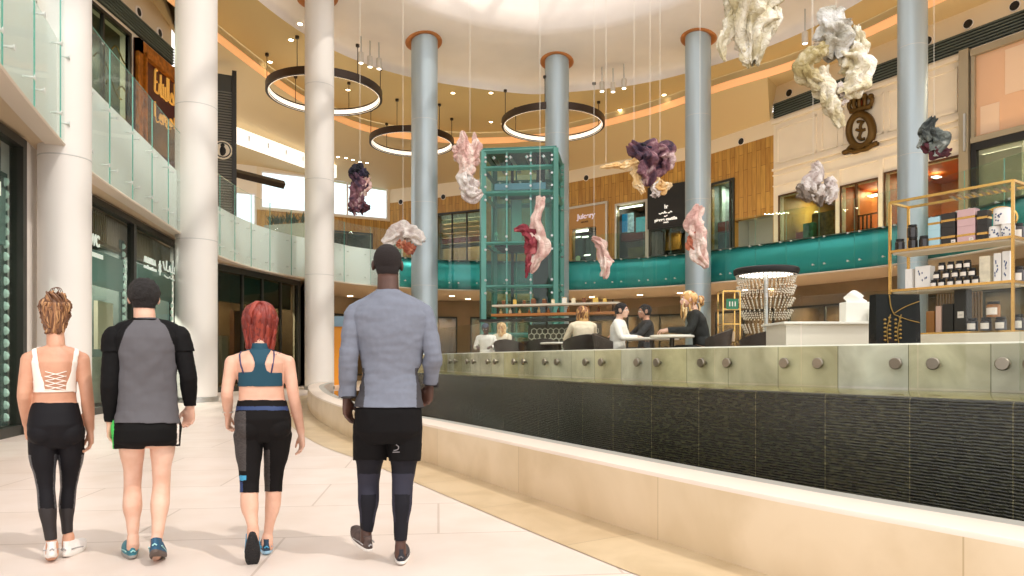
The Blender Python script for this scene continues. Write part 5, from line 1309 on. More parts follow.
mb = MB(); mb.cbox(q+Vector((0.02,-.12,.07)), (.14,.1,.14), .006); mb.build('box_body', mat('white card',(238,234,226),.5), t); mb = MB(); mb.box(q+Vector((-.045,-.172,.07)), (.01,.01,.14)); mb.build('gold_edge', M_gold, t)
# counter below the brass shelf
SL = Vector((4.32,8.0,0)); SR = Vector((5.01,7.0,0)); sd = (SR-SL).normalized(); sn = Vector((sd.y*-1, sd.x, 0)); sn = Vector((.82,.57,0)).normalized()
WS = Wall((SL.x,SL.y),(SR.x,SR.y)); DEP = .42; LEN = WS.L
t = thing('display_counter', 'cream stone counter carrying the brass display shelf', 'counter', WS.pt(LEN/2, FZ))
mb = MB(); WS.box(mb, .18, LEN+.5, FZ, 1.40, -DEP-.1, .02); mb.build('counter_body', mat('cream stone',(222,212,186),.35,var=.1), t)
mb = MB(); WS.box(mb, .15, LEN+.55, 1.40, 1.5, -DEP-.14, .06); mb.build('counter_top', mat('cream stone top',(232,224,204),.25,var=.08), t)
# black paper bag with a gold wheat print
q = Vector(((896-512)/F*6.9, 6.9, 1.365)); p_l = P(874,300,6.9); p_r = P(918,300,6.9); 
t = thing('gift_bag', 'large black paper gift bag with a gold wheat-ear print, standing left of the brass shelf', 'gift bag', q)
mb = MB(); wd = p_r.x-p_l.x; ht = P(0,294.5,6.9).z-1.365
mb.rings([[q+Vector((x*wd/2*s1, y*.075*s2+.03, z)) for x, y in ((-1,-1),(-.2,-1),(.45,-1),(1,-1),(1,0),(1,1),(-1,1),(-1,0))] for z, s1, s2 in ((0,1,1),(ht*.5,1,.95),(ht,.99,.8))]); mb.build('bag_body', mat('black paper',(20,21,21),.6,spec=.2), t)
mb = MB(); y_ = -.052; gx = -wd*.18
for pts in ([(-.42,.0),(-.2,.16),(.0,.25)],[(-.2,1),(-.12,.6),(.0,.25)],):
    pass
f = lambda u, v: q+Vector((u*wd, -.049+.01*v, v*ht))
mb.tube(crom([f(-.2,.98),f(-.17,.75),f(-.1,.6)],.02), .006, n=5); mb.tube(crom([f(-.1,.62),f(.15,.75),f(.48,.86)],.02), .005, n=5); mb.tube(crom([f(-.1,.6),f(.2,.5),f(.48,.44)],.02), .005, n=5)
for s_ in (-.26,-.02):
    mb.tube(crom([f(s_+.08,.6),f(s_,.3),f(s_+.02,.02)],.02), .005, n=5)
    for k in range(6):
        v = .1+k*.08; mb.ell(f(s_-.045,v),(.018,.004,.012),n=6); mb.ell(f(s_+.06,v+.04),(.018,.004,.012),n=6)
mb.build('gold_print', mat('antique gold print',(150,118,60),.4,metal=.6), t, smooth=True)
# ---- brass display shelf
t = thing('brass_display_shelf', 'brass framed glass display shelf full of jars and tins, at the right edge', 'display shelf', WS.pt(LEN/2, 1.5))
ZT = 1.22+(360-203)*8/700; ZS = [1.22+(360-252)*8/700-.0, 1.22+(360-291)*8/700, 1.52]
LN2 = LEN
def spx(x, w=0): return WS.px(x, 250, w)[0]
for nm, u, w in (('post',0,0),('post',LEN,0),('post',0,-DEP),('post',LEN,-DEP)):
    mb = MB(); WS.box(mb, u-.013, u+.013, 1.5, ZT, w-.013, w+.013); mb.build('post', M_gold, t)
for z in [ZT, ZS[0], ZS[1]]:
    for (u0,u1,w0,w1) in ((0,LEN,-.015,.015),(0,LEN,-DEP-.015,-DEP+.015),(-.015,.015,-DEP,0),(LEN-.015,LEN+.015,-DEP,0)):
        mb = MB(); WS.box(mb, u0, u1, z-.013, z+.013, w0, w1); mb.build('rail', M_gold, t)
for z in ZS[:2]:
    mb = MB(); WS.box(mb, .02, LEN-.02, z-.03, z+.004, -DEP+.02, -.02); mb.build('shelf_board', mat('pale shelf board',(228,220,200),.3), t)
mb = MB(); WS.box(mb, .0, LEN+.02, 1.5, 1.52, -DEP, .0); mb.build('bottom_board', M_gold, t)
mb = MB(); WS.box(mb, .02, LEN-.02, ZT-.012, ZT-.002, -DEP+.02, -.02); mb.build('glass_roof', M_cg, t)
mb = MB()
for k in range(9):
    u = LEN*.45+k*.07; mb.add([WS.pt(u,ZT-.03,-.36),WS.pt(u+.035,ZT-.03,-.36),WS.pt(u+.085,ZT-.03,-.06),WS.pt(u+.05,ZT-.03,-.06)],[(0,1,2,3)])
mb.build('roof_lamella', M_steel, t)
mb = MB(); WS.box(mb, .02, LEN-.02, 1.53, ZT-.02, -DEP-.006, -DEP+.0); mb.build('glass_back', M_cg, t)
mb = MB(); k = 0; u = .3
while u < LEN*.62:
    WS.box(mb, u, u+.015, 1.53, ZS[1]-.04, -DEP-.03, -DEP-.01); u += .03
mb.build('slatted_back', mat('warm slats',(150,112,66),.5), t)
M_label = mat('white paper label', (232,222,210), .6); M_jar = mat('dark glass jar', (34,28,26), .12, spec=.7); M_lid = mat('black jar lid', (20,20,20), .4); M_amb = mat('amber jar', (150,100,50), .2)
def W2p(u, z, w): return WS.pt(u, z, w)
def jar(u, z, w, r, h, label, grp, m=None, lab=True, name='jar'):
    p = W2p(u,z,w); t = thing(name, label, 'jar', p, group=grp); mb = MB(); mb.lathe([(0,0),(r,0),(r,h*.75),(r*.8,h*.82),(r*.8,h*.84)], p, 16); mb.build('jar_body', m or M_jar, t, smooth=False, auto=40)
    mb = MB(); mb.lathe([(r*.84,h*.82),(r*.86,h*.83),(r*.86,h),(0,h)], p, 16, caps=False); mb.build('lid', M_lid, t, auto=40)
    if lab:
        mb = MB(); a0 = math.atan2(-WS.n.y*-1, WS.n.x); ang = math.atan2(WS.n.y, WS.n.x); rows = []
        for zz in (h*.15,h*.6): rows.append([p+Vector((math.cos(ang+s_)*(r+.001), math.sin(ang+s_)*(r+.001), zz)) for s_ in [(-.9+1.8*i/6) for i in range(7)]])
        mb.sheet(rows); mb.build('paper_label', M_label, t)
    return t
def carton(x0, x1, yb, yt, w, m, label, cat='box', band=None, name='gift_box', grp=None, dep=.12, zb=None, marks=None):
    u0 = spx(x0, w); u1 = spx(x1, w); um = (u0+u1)/2; pp = WS.pt(um, 0, w)
    z0 = zb if zb is not None else WS.px((x0+x1)/2, yb, w)[1]; z1 = WS.px((x0+x1)/2, yt, w)[1]
    q = WS.pt(um, z0, w); t = thing(name, label, cat, q, group=grp); mb = MB(); mb.cbox(WS.pt(um,(z0+z1)/2,w-dep/2), (u1-u0, dep, z1-z0), .005, rz=WS.rz); mb.build('box_body', m, t)
    if band is not None:
        mb = MB(); zz = z0+(z1-z0)*.5; WS.box(mb, u0-.002, u1+.002, zz-.012, zz+.012, w-dep-.002, w+.002); mb.build('ribbon_band', band, t)
    if marks: 
        mb = MB(); r_ = random.Random(int(x0))
        for k in range(7): mb.ell(WS.pt(u0+(u1-u0)*r_.uniform(.2,.8), z0+(z1-z0)*r_.uniform(.2,.8), w+.001), (.01,.003,.014), n=6)
        mb.build('printed_motif', marks, t)
    return t
# top shelf
Z = ZS[0]+.004
for (x, r_, row) in ((899,.042,0),(911,.042,0),(922,.042,0),(905,.04,1),(916,.04,1),(910.5,.038,2)):
    pass
for x, k in ((900,0),(913,0),(924,0)):
    jar(spx(x,-.12), Z, -.12, .05, .145, 'ribbed dark jar, one of the bottom three of the little pyramid on the top shelf', 'bottom jars of the top-shelf pyramid', lab=False)
jar((spx(906.5,-.12)+spx(918.5,-.12))/2, Z+.147, -.12, .052, .14, 'dark jar topping the little pyramid on the top shelf', None, lab=False)
M_lb = mat('pale blue card',(170,206,216),.5); M_dk = mat('black card',(38,34,30),.5); M_pk = mat('dusty pink card',(206,170,170),.5)
carton(928,940,0,230,-.12,M_lb,'lower pale blue gift box of the blue pair on the top shelf',band=M_gold,zb=Z); zz = WS.px(934,230,-.12)[1]
carton(928,940,0,217,-.12,M_lb,'upper pale blue gift box, stacked on the other blue one',band=M_gold,zb=zz)
carton(941,955,0,228,-.12,M_dk,'lower black gift box with a gold band, next to the blue pair',band=M_gold,zb=Z); zz = WS.px(948,228,-.12)[1]
carton(941,955,0,213,-.12,M_dk,'upper black gift box with a gold band, next to the blue pair',band=M_gold,zb=zz)
carton(957,975,0,226,-.12,M_pk,'lower dusty pink gift box with a gold band',band=M_gold,zb=Z); zz = WS.px(966,226,-.12)[1]
carton(957,975,0,209,-.12,M_pk,'upper dusty pink gift box with a gold band',band=M_gold,zb=zz)
carton(977,987,0,225,-.12,M_dk,'lower black gift box right of the pink pair',band=M_gold,zb=Z); zz = WS.px(982,225,-.12)[1]
carton(977,987,0,210,-.12,M_dk,'upper black gift box right of the pink pair',band=M_gold,zb=zz)
for x, l in ((953,'small white price card in front of the black gift boxes'),(971,'small white price card in front of the pink gift boxes')):
    u = spx(x,-.04); t = thing('price_card', l, 'price card', WS.pt(u,Z,-.04)); mb = MB(); WS.box(mb,u-.02,u+.02,Z,Z+.05,-.05,-.04); mb.build('card', M_label, t)
    mb = MB(); WS.box(mb,u-.012,u+.012,Z+.03,Z+.034,-.04,-.039); mb.build('print_line', M_dk, t)
M_floral = mat('floral white tin',(232,228,222),.35); M_bl = mat('blue floral print',(70,84,120),.5)
def tin(x, w, r, z, h, label):
    u = spx(x,w); p = WS.pt(u,z,w); t = thing('floral_tin', label, 'tin', p); mb = MB(); mb.lathe([(0,0),(r,0),(r,h*.86),(r*.94,h*.9),(0,h*.9)], p, 22); mb.build('tin_body', M_floral, t, auto=40)
    mb = MB(); mb.lathe([(r*.95,h*.88),(r*.97,h*.9),(r*.97,h),(0,h)], p, 22, caps=False); mb.build('lid', M_floral, t, auto=40)
    mb = MB(); ang = math.atan2(WS.n.y,WS.n.x); rr_ = random.Random(int(x)); 
    for k in range(9):
        s_ = rr_.uniform(-.7,.7); mb.ell(p+Vector((math.cos(ang+s_)*r, math.sin(ang+s_)*r, h*rr_.uniform(.2,.75))), (.008,.008,.01), n=6)
    mb.build('printed_motif', M_bl, t)
tin(996,-.13,.062,Z,.14,'white floral tin, lower left of the group on the top shelf'); tin(1008,-.1,.062,Z,.145,'white floral tin, lower right of the group on the top shelf'); tin(1002,-.12,.075,Z+.147,.17,'largest white floral tin, standing on the two lower tins')
u = spx(991,-.3); q = WS.pt(u,Z,-.3); t = thing('gold_tray', 'round gold trays leaning behind the floral tins', 'tray', q)
for k in range(3):
    mb = MB(); cc = q+Vector((.04*k,.0,.19+.03*k)); mb.tube([cc+sd*math.cos(a)*.17+Vector((0,0,math.sin(a)*.13)) for a in [2*PI*i/28 for i in range(28)]], .012, n=6, closed=True); mb.build('tray_rim', M_gold, t, smooth=True)
mb = MB(); WS.box(mb, u-.1, u+.1, Z, Z+.12, -.31, -.29); mb.build('easel', M_gold, t)
# middle shelf
Z = ZS[1]+.004
carton(905,912,0,269,-.1,mat('plain white card',(232,228,222),.5),'slim plain white box at the left of the middle shelf',zb=Z,dep=.08)
carton(915,930,0,266,-.12,M_floral,'white tin box with a grey print beside the stacked jars',zb=Z,marks=M_bl)
hj = .088
for row, (xs, y0) in enumerate((((934,942,951,959.5,967.5,976),0),((937,946.5,955.5,964,972.5),1),((942,951,959.5,967.5),2))):
    for x in xs:
        u = spx(x,-.1); jar(u, Z+row*(hj+.002), -.1, .036, hj, 'dark white-labelled jam jar in the %s row of the stack'%('bottom','middle','top')[row], '%s row of stacked jam jars'%('bottom','middle','top')[row])
carton(979,990,0,256,-.1,mat('gold print white card',(226,216,190),.5,var=.2,scale=12),'white box with a gold print on the middle shelf, right of the jars',zb=Z)
carton(993.5,1001,0,253,-.1,M_floral,'white box with a blue floral print, left one of the pair by the post',zb=Z,marks=M_bl)
carton(1002,1010,0,251,-.1,M_floral,'white box with a blue floral print, right one of the pair by the post',zb=Z,marks=M_bl)
# bottom board
Z = 1.521
carton(926,934,0,311,-.12,M_amb,'amber glass candle on the bottom board, leftmost',zb=Z,name='candle',cat='candle',dep=.06); carton(935.5,941,0,306,-.12,mat('blush card',(214,178,160),.5),'slim blush box on the bottom board beside the amber candle',zb=Z,dep=.06)
carton(942,953,0,304,-.14,M_dk,'squat black box on the bottom board',zb=Z); carton(954,967,0,289,-.14,M_dk,'tall black box with a white label on the bottom board',zb=Z,marks=None)
u = spx(960.5,-.13); t = thing('price_card','white price card on the tall black box of the bottom board','price card',WS.pt(u,Z+.16,-.13)); mb = MB(); WS.box(mb,u-.03,u+.03,Z+.15,Z+.22,-.137,-.13); mb.build('card', M_label, t); mb = MB(); WS.box(mb,u-.02,u+.02,Z+.18,Z+.184,-.13,-.129); mb.build('print_line', M_dk, t)
for x, l in ((972.5,'left'),(986,'middle'),(1001,'right')):
    jar(spx(x,-.1), Z, -.1, .05, .14, 'stout dark jar with a white label, %s one of three on the bottom board'%l, None)
jar((spx(986,-.1)+spx(1001,-.1))/2, Z+.142, -.1, .062, .16, 'biggest amber jar stacked on the stout jars of the bottom board', None, m=M_amb)
for z_, l in ((ZS[0]+.004,'top shelf'),(ZS[1]+.004,'middle shelf'),(1.521,'bottom board')):
    u = LEN-.06
    q = WS.pt(u+.0, z_, -.3); jar(u, z_, -.3, .05, .17, 'dark jar behind the right brass post, on the '+l, None)

for k,(x,D) in enumerate(((420,30),(500,31),(600,31),(680,30),(760,28),(850,25),(930,22))):
    l = bpy.data.lights.new('soffit_lamp','SPOT'); l.energy = 420; l.color = (1,.84,.62); l.spot_size = R(130); l.shadow_soft_size = .15
    lo = bpy.data.objects.new('soffit_lamp', l); COL.objects.link(lo); p = P(x,300,D+5); lo.location = (p.x,p.y,4.84)
# ================================================================= PEOPLE
def remesh(mb, voxel, smooth=4, fac=.5):
    me = bpy.data.meshes.new('tmp'); me.from_pydata([tuple(v) for v in mb.v], [], mb.f)
    bm = bmesh.new(); bm.from_mesh(me); bmesh.ops.remove_doubles(bm, verts=bm.verts[:], dist=1e-6); bmesh.ops.recalc_face_normals(bm, faces=bm.faces[:]); bm.to_mesh(me); bm.free()
    o = bpy.data.objects.new('tmp', me); COL.objects.link(o)
    m = o.modifiers.new('r','REMESH'); m.mode = 'VOXEL'; m.voxel_size = voxel
    s_ = o.modifiers.new('s','SMOOTH'); s_.factor = fac; s_.iterations = smooth
    dg = bpy.context.evaluated_depsgraph_get(); r = bpy.data.meshes.new_from_object(o.evaluated_get(dg))
    bpy.data.objects.remove(o); bpy.data.meshes.remove(me)
    n = len(r.vertices); V = np.empty(n*3); r.vertices.foreach_get('co', V); V = V.reshape(-1,3)
    N = np.empty(n*3); r.vertex_normals.foreach_get('vector', N); N = N.reshape(-1,3)
    Fc = np.array([p.vertices[:] if len(p.vertices) == 4 else tuple(p.vertices)+(p.vertices[-1],) for p in r.polygons])
    return r, V, N, Fc
def nparr(me): pass
def link_local(name, me, mats, parent, smooth=True):
    me.name = name; me.materials.clear()
    for m in (mats if isinstance(mats,(list,tuple)) else [mats]): me.materials.append(m)
    if smooth: me.polygons.foreach_set('use_smooth', [True]*len(me.polygons))
    o = bpy.data.objects.new(name, me); COL.objects.link(o); o.parent = parent; return o
def fnoise(V, sc, seed):
    s_ = Vector((seed*3.1, seed*1.7, seed)); return np.array([noise.noise(Vector(v)*sc+s_) for v in V])
def shell(name, V, N, Fc, mask, off, mats, parent, midx=None, wr=0, wsc=9, thick=.003, seed=1, smooth_edge=3, stretch=None):
    """cloth lying on the body: the part of the skin under it, moved out by off"""
    fm = mask[Fc].all(axis=1); f = Fc[fm]
    if not len(f): return None
    used = np.unique(f); mp = -np.ones(len(V), int); mp[used] = np.arange(len(used)); f2 = mp[f]; v = V[used].copy(); n = N[used]
    o_ = off[used] if isinstance(off, np.ndarray) else off
    w_ = 0
    if wr:
        q = v*np.array(stretch or (1,1,1)); w_ = wr*fnoise(q, wsc, seed)+wr*.5*fnoise(q, wsc*2.3, seed+5)
    # relax the cut edge
    cnt = {}
    for a,b,c,d in f2:
        for e in ((a,b),(b,c),(c,d),(d,a)):
            if e[0] == e[1]: continue
            k = (min(e),max(e)); cnt[k] = cnt.get(k,0)+1
    nb = {}
    for (a,b), c in cnt.items():
        if c == 1: nb.setdefault(a,[]).append(b); nb.setdefault(b,[]).append(a)
    for _ in range(smooth_edge):
        new = {a: (v[a]*1+sum(v[b] for b in bs))/(1+len(bs)) for a, bs in nb.items()}
        for a, p in new.items(): v[a] = p
    tot = o_+w_
    if np.ndim(tot): tot = np.maximum(tot, np.minimum(o_, .0045))
    v = v+n*(np.asarray(tot).reshape(-1,1) if np.ndim(tot) else tot)
    me = bpy.data.meshes.new(name); faces = [tuple(dict.fromkeys(map(int,x))) for x in f2]; me.from_pydata(v.tolist(), [], faces)
    if midx is not None:
        mi = midx[used][f2].max(axis=1).astype(int); 
    o = link_local(name, me, mats, parent)
    if midx is not None: me.polygons.foreach_set('material_index', mi.tolist())
    if thick: s_ = o.modifiers.new('thickness','SOLIDIFY'); s_.thickness = thick; s_.offset = -1
    return o
class Fig:
    def __init__(s, base, rz, px=None):
        s.base = Vector(base); s.rz = rz; s.Rm = Matrix.Rotation(rz,3,'Z'); s.Ri = s.Rm.transposed(); s.mb = MB(); s.ch = []
        s.fw = s.Rm@Vector((0,1,0))
    def L(s, px, py, yf=0):
        """local point from a picture point at forward depth yf"""
        k = Vector(((px-512)/F,1,(HY-py)/F)); cam_ = Vector((0,0,EYE))
        t = (s.fw.dot(s.base-Vector((0,0,0)))+yf)/s.fw.dot(k)
        return s.Ri@(cam_+k*t-s.base)
    def proj(s, V):
        W = V@np.array(s.Rm.transposed())+np.array(s.base)
        return 512+F*W[:,0]/W[:,1], HY-(W[:,2]-EYE)*F/W[:,1]
    def chain(s, label, pts, rad, flat=1, n=14, sub=3, up=None):
        pts = [Vector(p) for p in pts]
        if len(pts) > 2 and sub > 1:
            P2 = []; R2 = []
            for i in range(len(pts)-1):
                p0,p1,p2,p3 = pts[max(i-1,0)],pts[i],pts[i+1],pts[min(i+2,len(pts)-1)]
                for j in range(sub):
                    t = j/sub; P2.append(.5*((2*p1)+(p2-p0)*t+(2*p0-5*p1+4*p2-p3)*t*t+(3*p1-p0-3*p2+p3)*t**3))
                    u = t*t*(3-2*t); R2.append(rad[i]*(1-u)+rad[i+1]*u)
            P2.append(pts[-1]); R2.append(rad[-1]); pts, rad = P2, R2
        s.mb.tube(pts, list(rad), n=n, flat=flat, up=up)
        s.mb.ell(pts[0], (rad[0]*.98,)*3, n=12); s.mb.ell(pts[-1], (rad[-1]*.98,)*3, n=12)
        s.ch.append((label, np.array([tuple(p) for p in pts]), np.array(rad)))
    def ell(s, label, c, r, M=None):
        s.mb.ell(c, r, n=18, M=M); c = np.array(tuple(c)); s.ch.append((label, np.array([c, c+1e-4]), np.array([min(r)]*2)))
    def torso(s, rings, n=30):
        R_ = []
        for (c, rx, ry) in rings:
            c = Vector(c); ring = []
            for k in range(n):
                a = 2*PI*k/n; ca, sa = math.cos(a), math.sin(a); e = 2/2.35
                ring.append(c+Vector((rx*math.copysign(abs(ca)**e, ca), ry*math.copysign(abs(sa)**e, sa), 0)))
            R_.append(ring)
        s.mb.rings(R_)
        s.ch.append(('torso', np.array([tuple(r[0]) for r in rings]), np.array([(r[1]+r[2])/2 for r in rings])))
    def hand(s, lab, wrist, d, spread, palm, hl=.18, curl=(18,28,20), thumb_out=.55, wr=.026):
        """spread runs from little finger to index; palm points out of the palm"""
        d = d.normalized(); spread = (spread-d*spread.dot(d)).normalized(); palm = d.cross(spread)*(1 if d.cross(spread).dot(palm) > 0 else -1)
        kn = wrist+d*hl*.5; rings = []
        for t, w_, th in ((-.04,.15,.12),(.1,.17,.11),(.3,.21,.10),(.5,.215,.075)):
            c = wrist+d*hl*t; rings.append([c+spread*math.cos(a)*w_*hl+palm*math.sin(a)*th*hl for a in [2*PI*i/16 for i in range(16)]])
        s.mb.rings(rings); s.ch.append((lab, np.array([tuple(wrist), tuple(kn)]), np.array([.15*hl,.15*hl])))
        s.mb.ell(wrist+d*hl*.22+spread*hl*.1+palm*hl*.05, (hl*.09,)*3, n=10)
        for i, (o_, ln) in enumerate(((.155,.40),(.052,.45),(-.052,.42),(-.15,.33))):
            p = kn+spread*o_*hl-d*hl*(.02+.04*(i==3)); dr = (d+spread*o_*.55).normalized(); pts = [p]; an = 0
            for q, cu in zip((.45,.32,.23), curl):
                an += R(cu*(1+.12*i)); p = p+(dr*math.cos(an)+palm*math.sin(an))*ln*hl*q; pts.append(p)
            r0 = .047*hl*(.92 if i==3 else 1); s.mb.tube(pts, [r0,r0*.95,r0*.86,r0*.68], n=10); s.mb.ell(pts[-1], (r0*.68,)*3, n=8)
            s.ch.append((lab, np.array([tuple(x) for x in pts]), np.array([r0]*4)))
        p0 = wrist+d*hl*.12+spread*hl*.13; p1 = p0+(d*.75+spread*thumb_out+palm*.25).normalized()*hl*.22; p2 = p1+(d*.95+spread*.2+palm*.3).normalized()*hl*.17; p3 = p2+(d+palm*.25).normalized()*hl*.12
        s.mb.tube([p0,p1,p2,p3],[.062*hl,.055*hl,.048*hl,.036*hl], n=10); s.mb.ell(p3,(.036*hl,)*3,n=8); s.ch.append((lab, np.array([tuple(x) for x in (p0,p1,p2,p3)]), np.array([.05*hl]*4)))
    def head(s, c, hh=.225, w=1, yaw=0, pitch=0, tilt=0):
        """c = middle of the head; hh = chin to crown"""
        Mh = (Matrix.Rotation(yaw,3,'Z')@Matrix.Rotation(pitch,3,'X')@Matrix.Rotation(tilt,3,'Y')); k = hh/.225; c = Vector(c); s.hc, s.Mh, s.hk = c, Mh, k
        q = lambda x,y,z: c+Mh@Vector((x*k*w,y*k,z*k)); s.q = q
        E = lambda p, r: s.mb.ell(p, (r[0]*k*w,r[1]*k,r[2]*k), n=22, M=Mh)
        E(q(0,-.008,.028),(.074,.094,.084)); E(q(0,.03,-.01),(.062,.06,.082)); E(q(0,.045,-.06),(.048,.045,.042)); E(q(0,.068,-.088),(.024,.02,.02))
        E(q(0,-.045,-.03),(.056,.045,.055))
        s.mb.tube([q(0,.088,.008),q(0,.104,-.022),q(0,.098,-.036)],[.009*k,.014*k,.013*k],n=10); E(q(.012,.09,-.034),(.009,.01,.008)); E(q(-.012,.09,-.034),(.009,.01,.008))
        E(q(0,.078,.03),(.05,.018,.012)); E(q(0,.084,-.058),(.025,.014,.010)); 
        for sx in (-1,1):
            E(q(sx*.045,.062,-.02),(.02,.022,.02))
            s.mb.ell(q(sx*.079,-.005,-.005), (.010*k,.019*k,.031*k), n=12, M=Mh@Matrix.Rotation(sx*.35,3,'Z'))
        s.ch.append(('head', np.array([tuple(q(0,0,.03)),tuple(q(0,.03,-.06))]), np.array([.085*k,.06*k])))
    def foot(s, lab, ankle, toe_dir, ln=.25, pitch=0):
        """bare foot volume below the ankle, hidden in the shoe"""
        pass
    def finish(s, t, skin, voxel=.0055, smooth=4):
        me, V, N, Fc = remesh(s.mb, voxel, smooth)
        best = np.full(len(V), 1e9); lab = np.zeros(len(V), int); names = []
        for nm, P_, r_ in s.ch:
            if nm not in names: names.append(nm)
            li = names.index(nm)
            for i in range(len(P_)-1):
                a, b = P_[i], P_[i+1]; d = b-a; L2 = max(d@d,1e-12); tt = np.clip(((V-a)@d)/L2,0,1); ds = np.linalg.norm(V-a-tt[:,None]*d,axis=1)-(r_[i]*(1-tt)+r_[i+1]*tt)
                m = ds < best; best[m] = ds[m]; lab[m] = li
        s.V, s.N, s.Fc, s.lab, s.names = V, N, Fc, lab, names
        s.px, s.py = s.proj(V)
        s.body = link_local('body', me, skin, t)
        for sx in (-1,1):
            mb = MB(); mb.ell(s.q(sx*.031,.0855,.004), (.0125*s.hk,)*3, n=12); mb.ell(s.q(sx*.031,.0955,.004), (.006*s.hk,.003*s.hk,.006*s.hk), n=8, mi=1, M=s.Mh); mb.build('eye', [mat('eye white',(226,222,216),.2), mat('dark iris',(40,28,20),.2)], t, smooth=True, local=True)
            mb = MB(); mb.tube([s.q(sx*.015,.093,.026),s.q(sx*.032,.093,.031),s.q(sx*.05,.080,.026)], [.003,.004,.002], n=6); mb.build('eyebrow', mat('eyebrow hair',(40,28,20),.8), t, smooth=True, local=True)
        mb = MB(); mb.ell(s.q(0,.097,-.055), (.022*s.hk,.005*s.hk,.004*s.hk), n=10, M=s.Mh); mb.ell(s.q(0,.096,-.062), (.019*s.hk,.006*s.hk,.005*s.hk), n=10, M=s.Mh); mb.build('lips', mat('lips',(168,96,84),.5), t, smooth=True, local=True)
    def m(s, *nm): 
        r = np.zeros(len(s.V), bool)
        for x in nm:
            if x in s.names: r |= s.lab == s.names.index(x)
        return r
    def headlocal(s): return (s.V-np.array(tuple(s.hc)))@np.array(s.Mh)/s.hk
def skinmat(name, col, col2):
    return mat(name, col, .5, col2=col2, scale=9, sub=.06, bump=.08, bscale=90)
def locks(name, fig, mats, n, lenf, parent, r0=.012, seed=1, top=.088, wid=.082, dep=.1, jitter=.012, part=(0,-.02), flare=.0, front=True, up=.03, gather=None, wavy=.006):
    """hair as many tapering locks that run over the skull and hang"""
    rnd = random.Random(seed); out = [MB() for _ in mats]; k = fig.hk
    for i in range(n):
        a = rnd.uniform(0,2*PI) 
        if not front and math.sin(a) > .45: a = -a
        ln = lenf(a, rnd); pts = []; st = rnd.uniform(.0,.35); N = 9
        for j in range(N):
            t = j/(N-1); arc = st+ln*t; th = arc/.1
            if th < PI*.52:
                p = Vector((math.cos(a)*math.sin(th)*wid, math.sin(a)*math.sin(th)*dep+part[1]*(1-math.sin(th)), math.cos(th)*top+up))
            else:
                ex = arc-.1*PI*.52; p = Vector((math.cos(a)*(wid+flare*ex), math.sin(a)*(dep+flare*ex*.5)-.01, up-.004-ex))
                if p.y < -.03: p.y += min(.05, ex*.35)
            w_ = wavy*math.sin(arc*60+i); p += Vector((rnd.uniform(-1,1)*jitter*t+w_, rnd.uniform(-1,1)*jitter*t, 0)); pts.append(fig.hc+fig.Mh@(p*k))
        rr = r0*rnd.uniform(.7,1.2)*k; rad = [rr*.5]+[rr]*(N-4)+[rr*.8,rr*.5,rr*.15]
        out[rnd.randrange(len(mats))].tube(crom(pts,.02), [np.interp(q, np.linspace(0,1,N), rad) for q in np.linspace(0,1,len(crom(pts,.02)))], n=6, flat=.6)
    mb = MB()
    for i, o_ in enumerate(out): mb.add(o_.v, o_.f, i)
    return mb
def shoe(parent, heel, toe_dir, up_dir, L_, upper, sole, label=None, accent=None, w=.048):
    """running shoe; heel = rear end of the outsole, built along toe_dir with its sole facing -up_dir"""
    y = toe_dir.normalized(); x = y.cross(up_dir).normalized(); z = x.cross(y)
    q = lambda a,b,c: heel+x*a+y*b*L_+z*c
    out = []; N = 26
    def prof(t): # half width along length
        return w*(.62+.12*math.sin(t*PI*.9)+.32*max(0,math.sin((t-.3)*PI/.85)) if t < .93 else .62)
    outline = []
    for i in range(N):
        a = 2*PI*i/N; ca, sa = math.cos(a), math.sin(a); t = .5-.5*ca
        outline.append((w*(.70+.30*math.sin(max(0,t-.15)*PI*.75))*math.copysign(abs(sa)**.75,sa), t))
    mb = MB(); rings = []
    for zz, s_, lift in ((0,.90,0),(.006,1.0,0),(.02,1.03,0),(.028,.98,0)):
        rings.append([q(a*s_, .5+(b-.5)*(s_*.99), zz+.022*max(0,b-.72)/.28*(1 if zz < .03 else 1)+.006*max(0,.12-b)/.12) for a,b in outline])
    mb.rings(rings); so = mb.build('sole', sole, None, smooth=False, local=True, auto=50)
    mb = MB(); rings = []
    H = [(.026,1.0,0,1),(.045,.99,.0,.995),(.06,.9,.01,.93),(.075,.78,.02,.78),(.088,.70,.02,.60),(.098,.66,.03,.47)]
    for zz, s_, y0, y1 in H:
        rings.append([q(a*s_, y0+(y1-y0)*b, zz*(1-.1*max(0,b-.6))+(.018*max(0,b*(y1)-.72)/.28)) for a,b in outline])
    mb.rings(rings); up = mb.build('shoe', upper, parent, local=True, auto=60)
    if label: up['label'] = label
    so.parent = up
    mb = MB()
    for k in range(4):
        b = .44+.075*k; zz = .088-.012*k; mb.tube([q(-w*.42,b,zz-.006),q(0,b+.01,zz+.006),q(w*.42,b,zz-.006)], .0028, n=5)
    mb.build('laces', accent or M_white, None, local=True).parent = up
    mb = MB(); mb.tube([q(-w*.72,.0+.12,.05),q(-w*.8,.35,.045),q(-w*.93,.6,.035)], .004, n=5); mb.tube([q(w*.72,.12,.05),q(w*.8,.35,.045),q(w*.93,.6,.035)], .004, n=5)
    mb.tube([q(-.012,-.003,.05),q(0,-.006,.06),q(.012,-.003,.05)], .005, n=5)
    mb.build('side_stripe', accent or M_white, None, local=True).parent = up
    return up
M_rubber = mat('white rubber', (226,222,216), .5); M_drub = mat('dark rubber outsole', (40,38,38), .6, bump=.6, bscale=120)

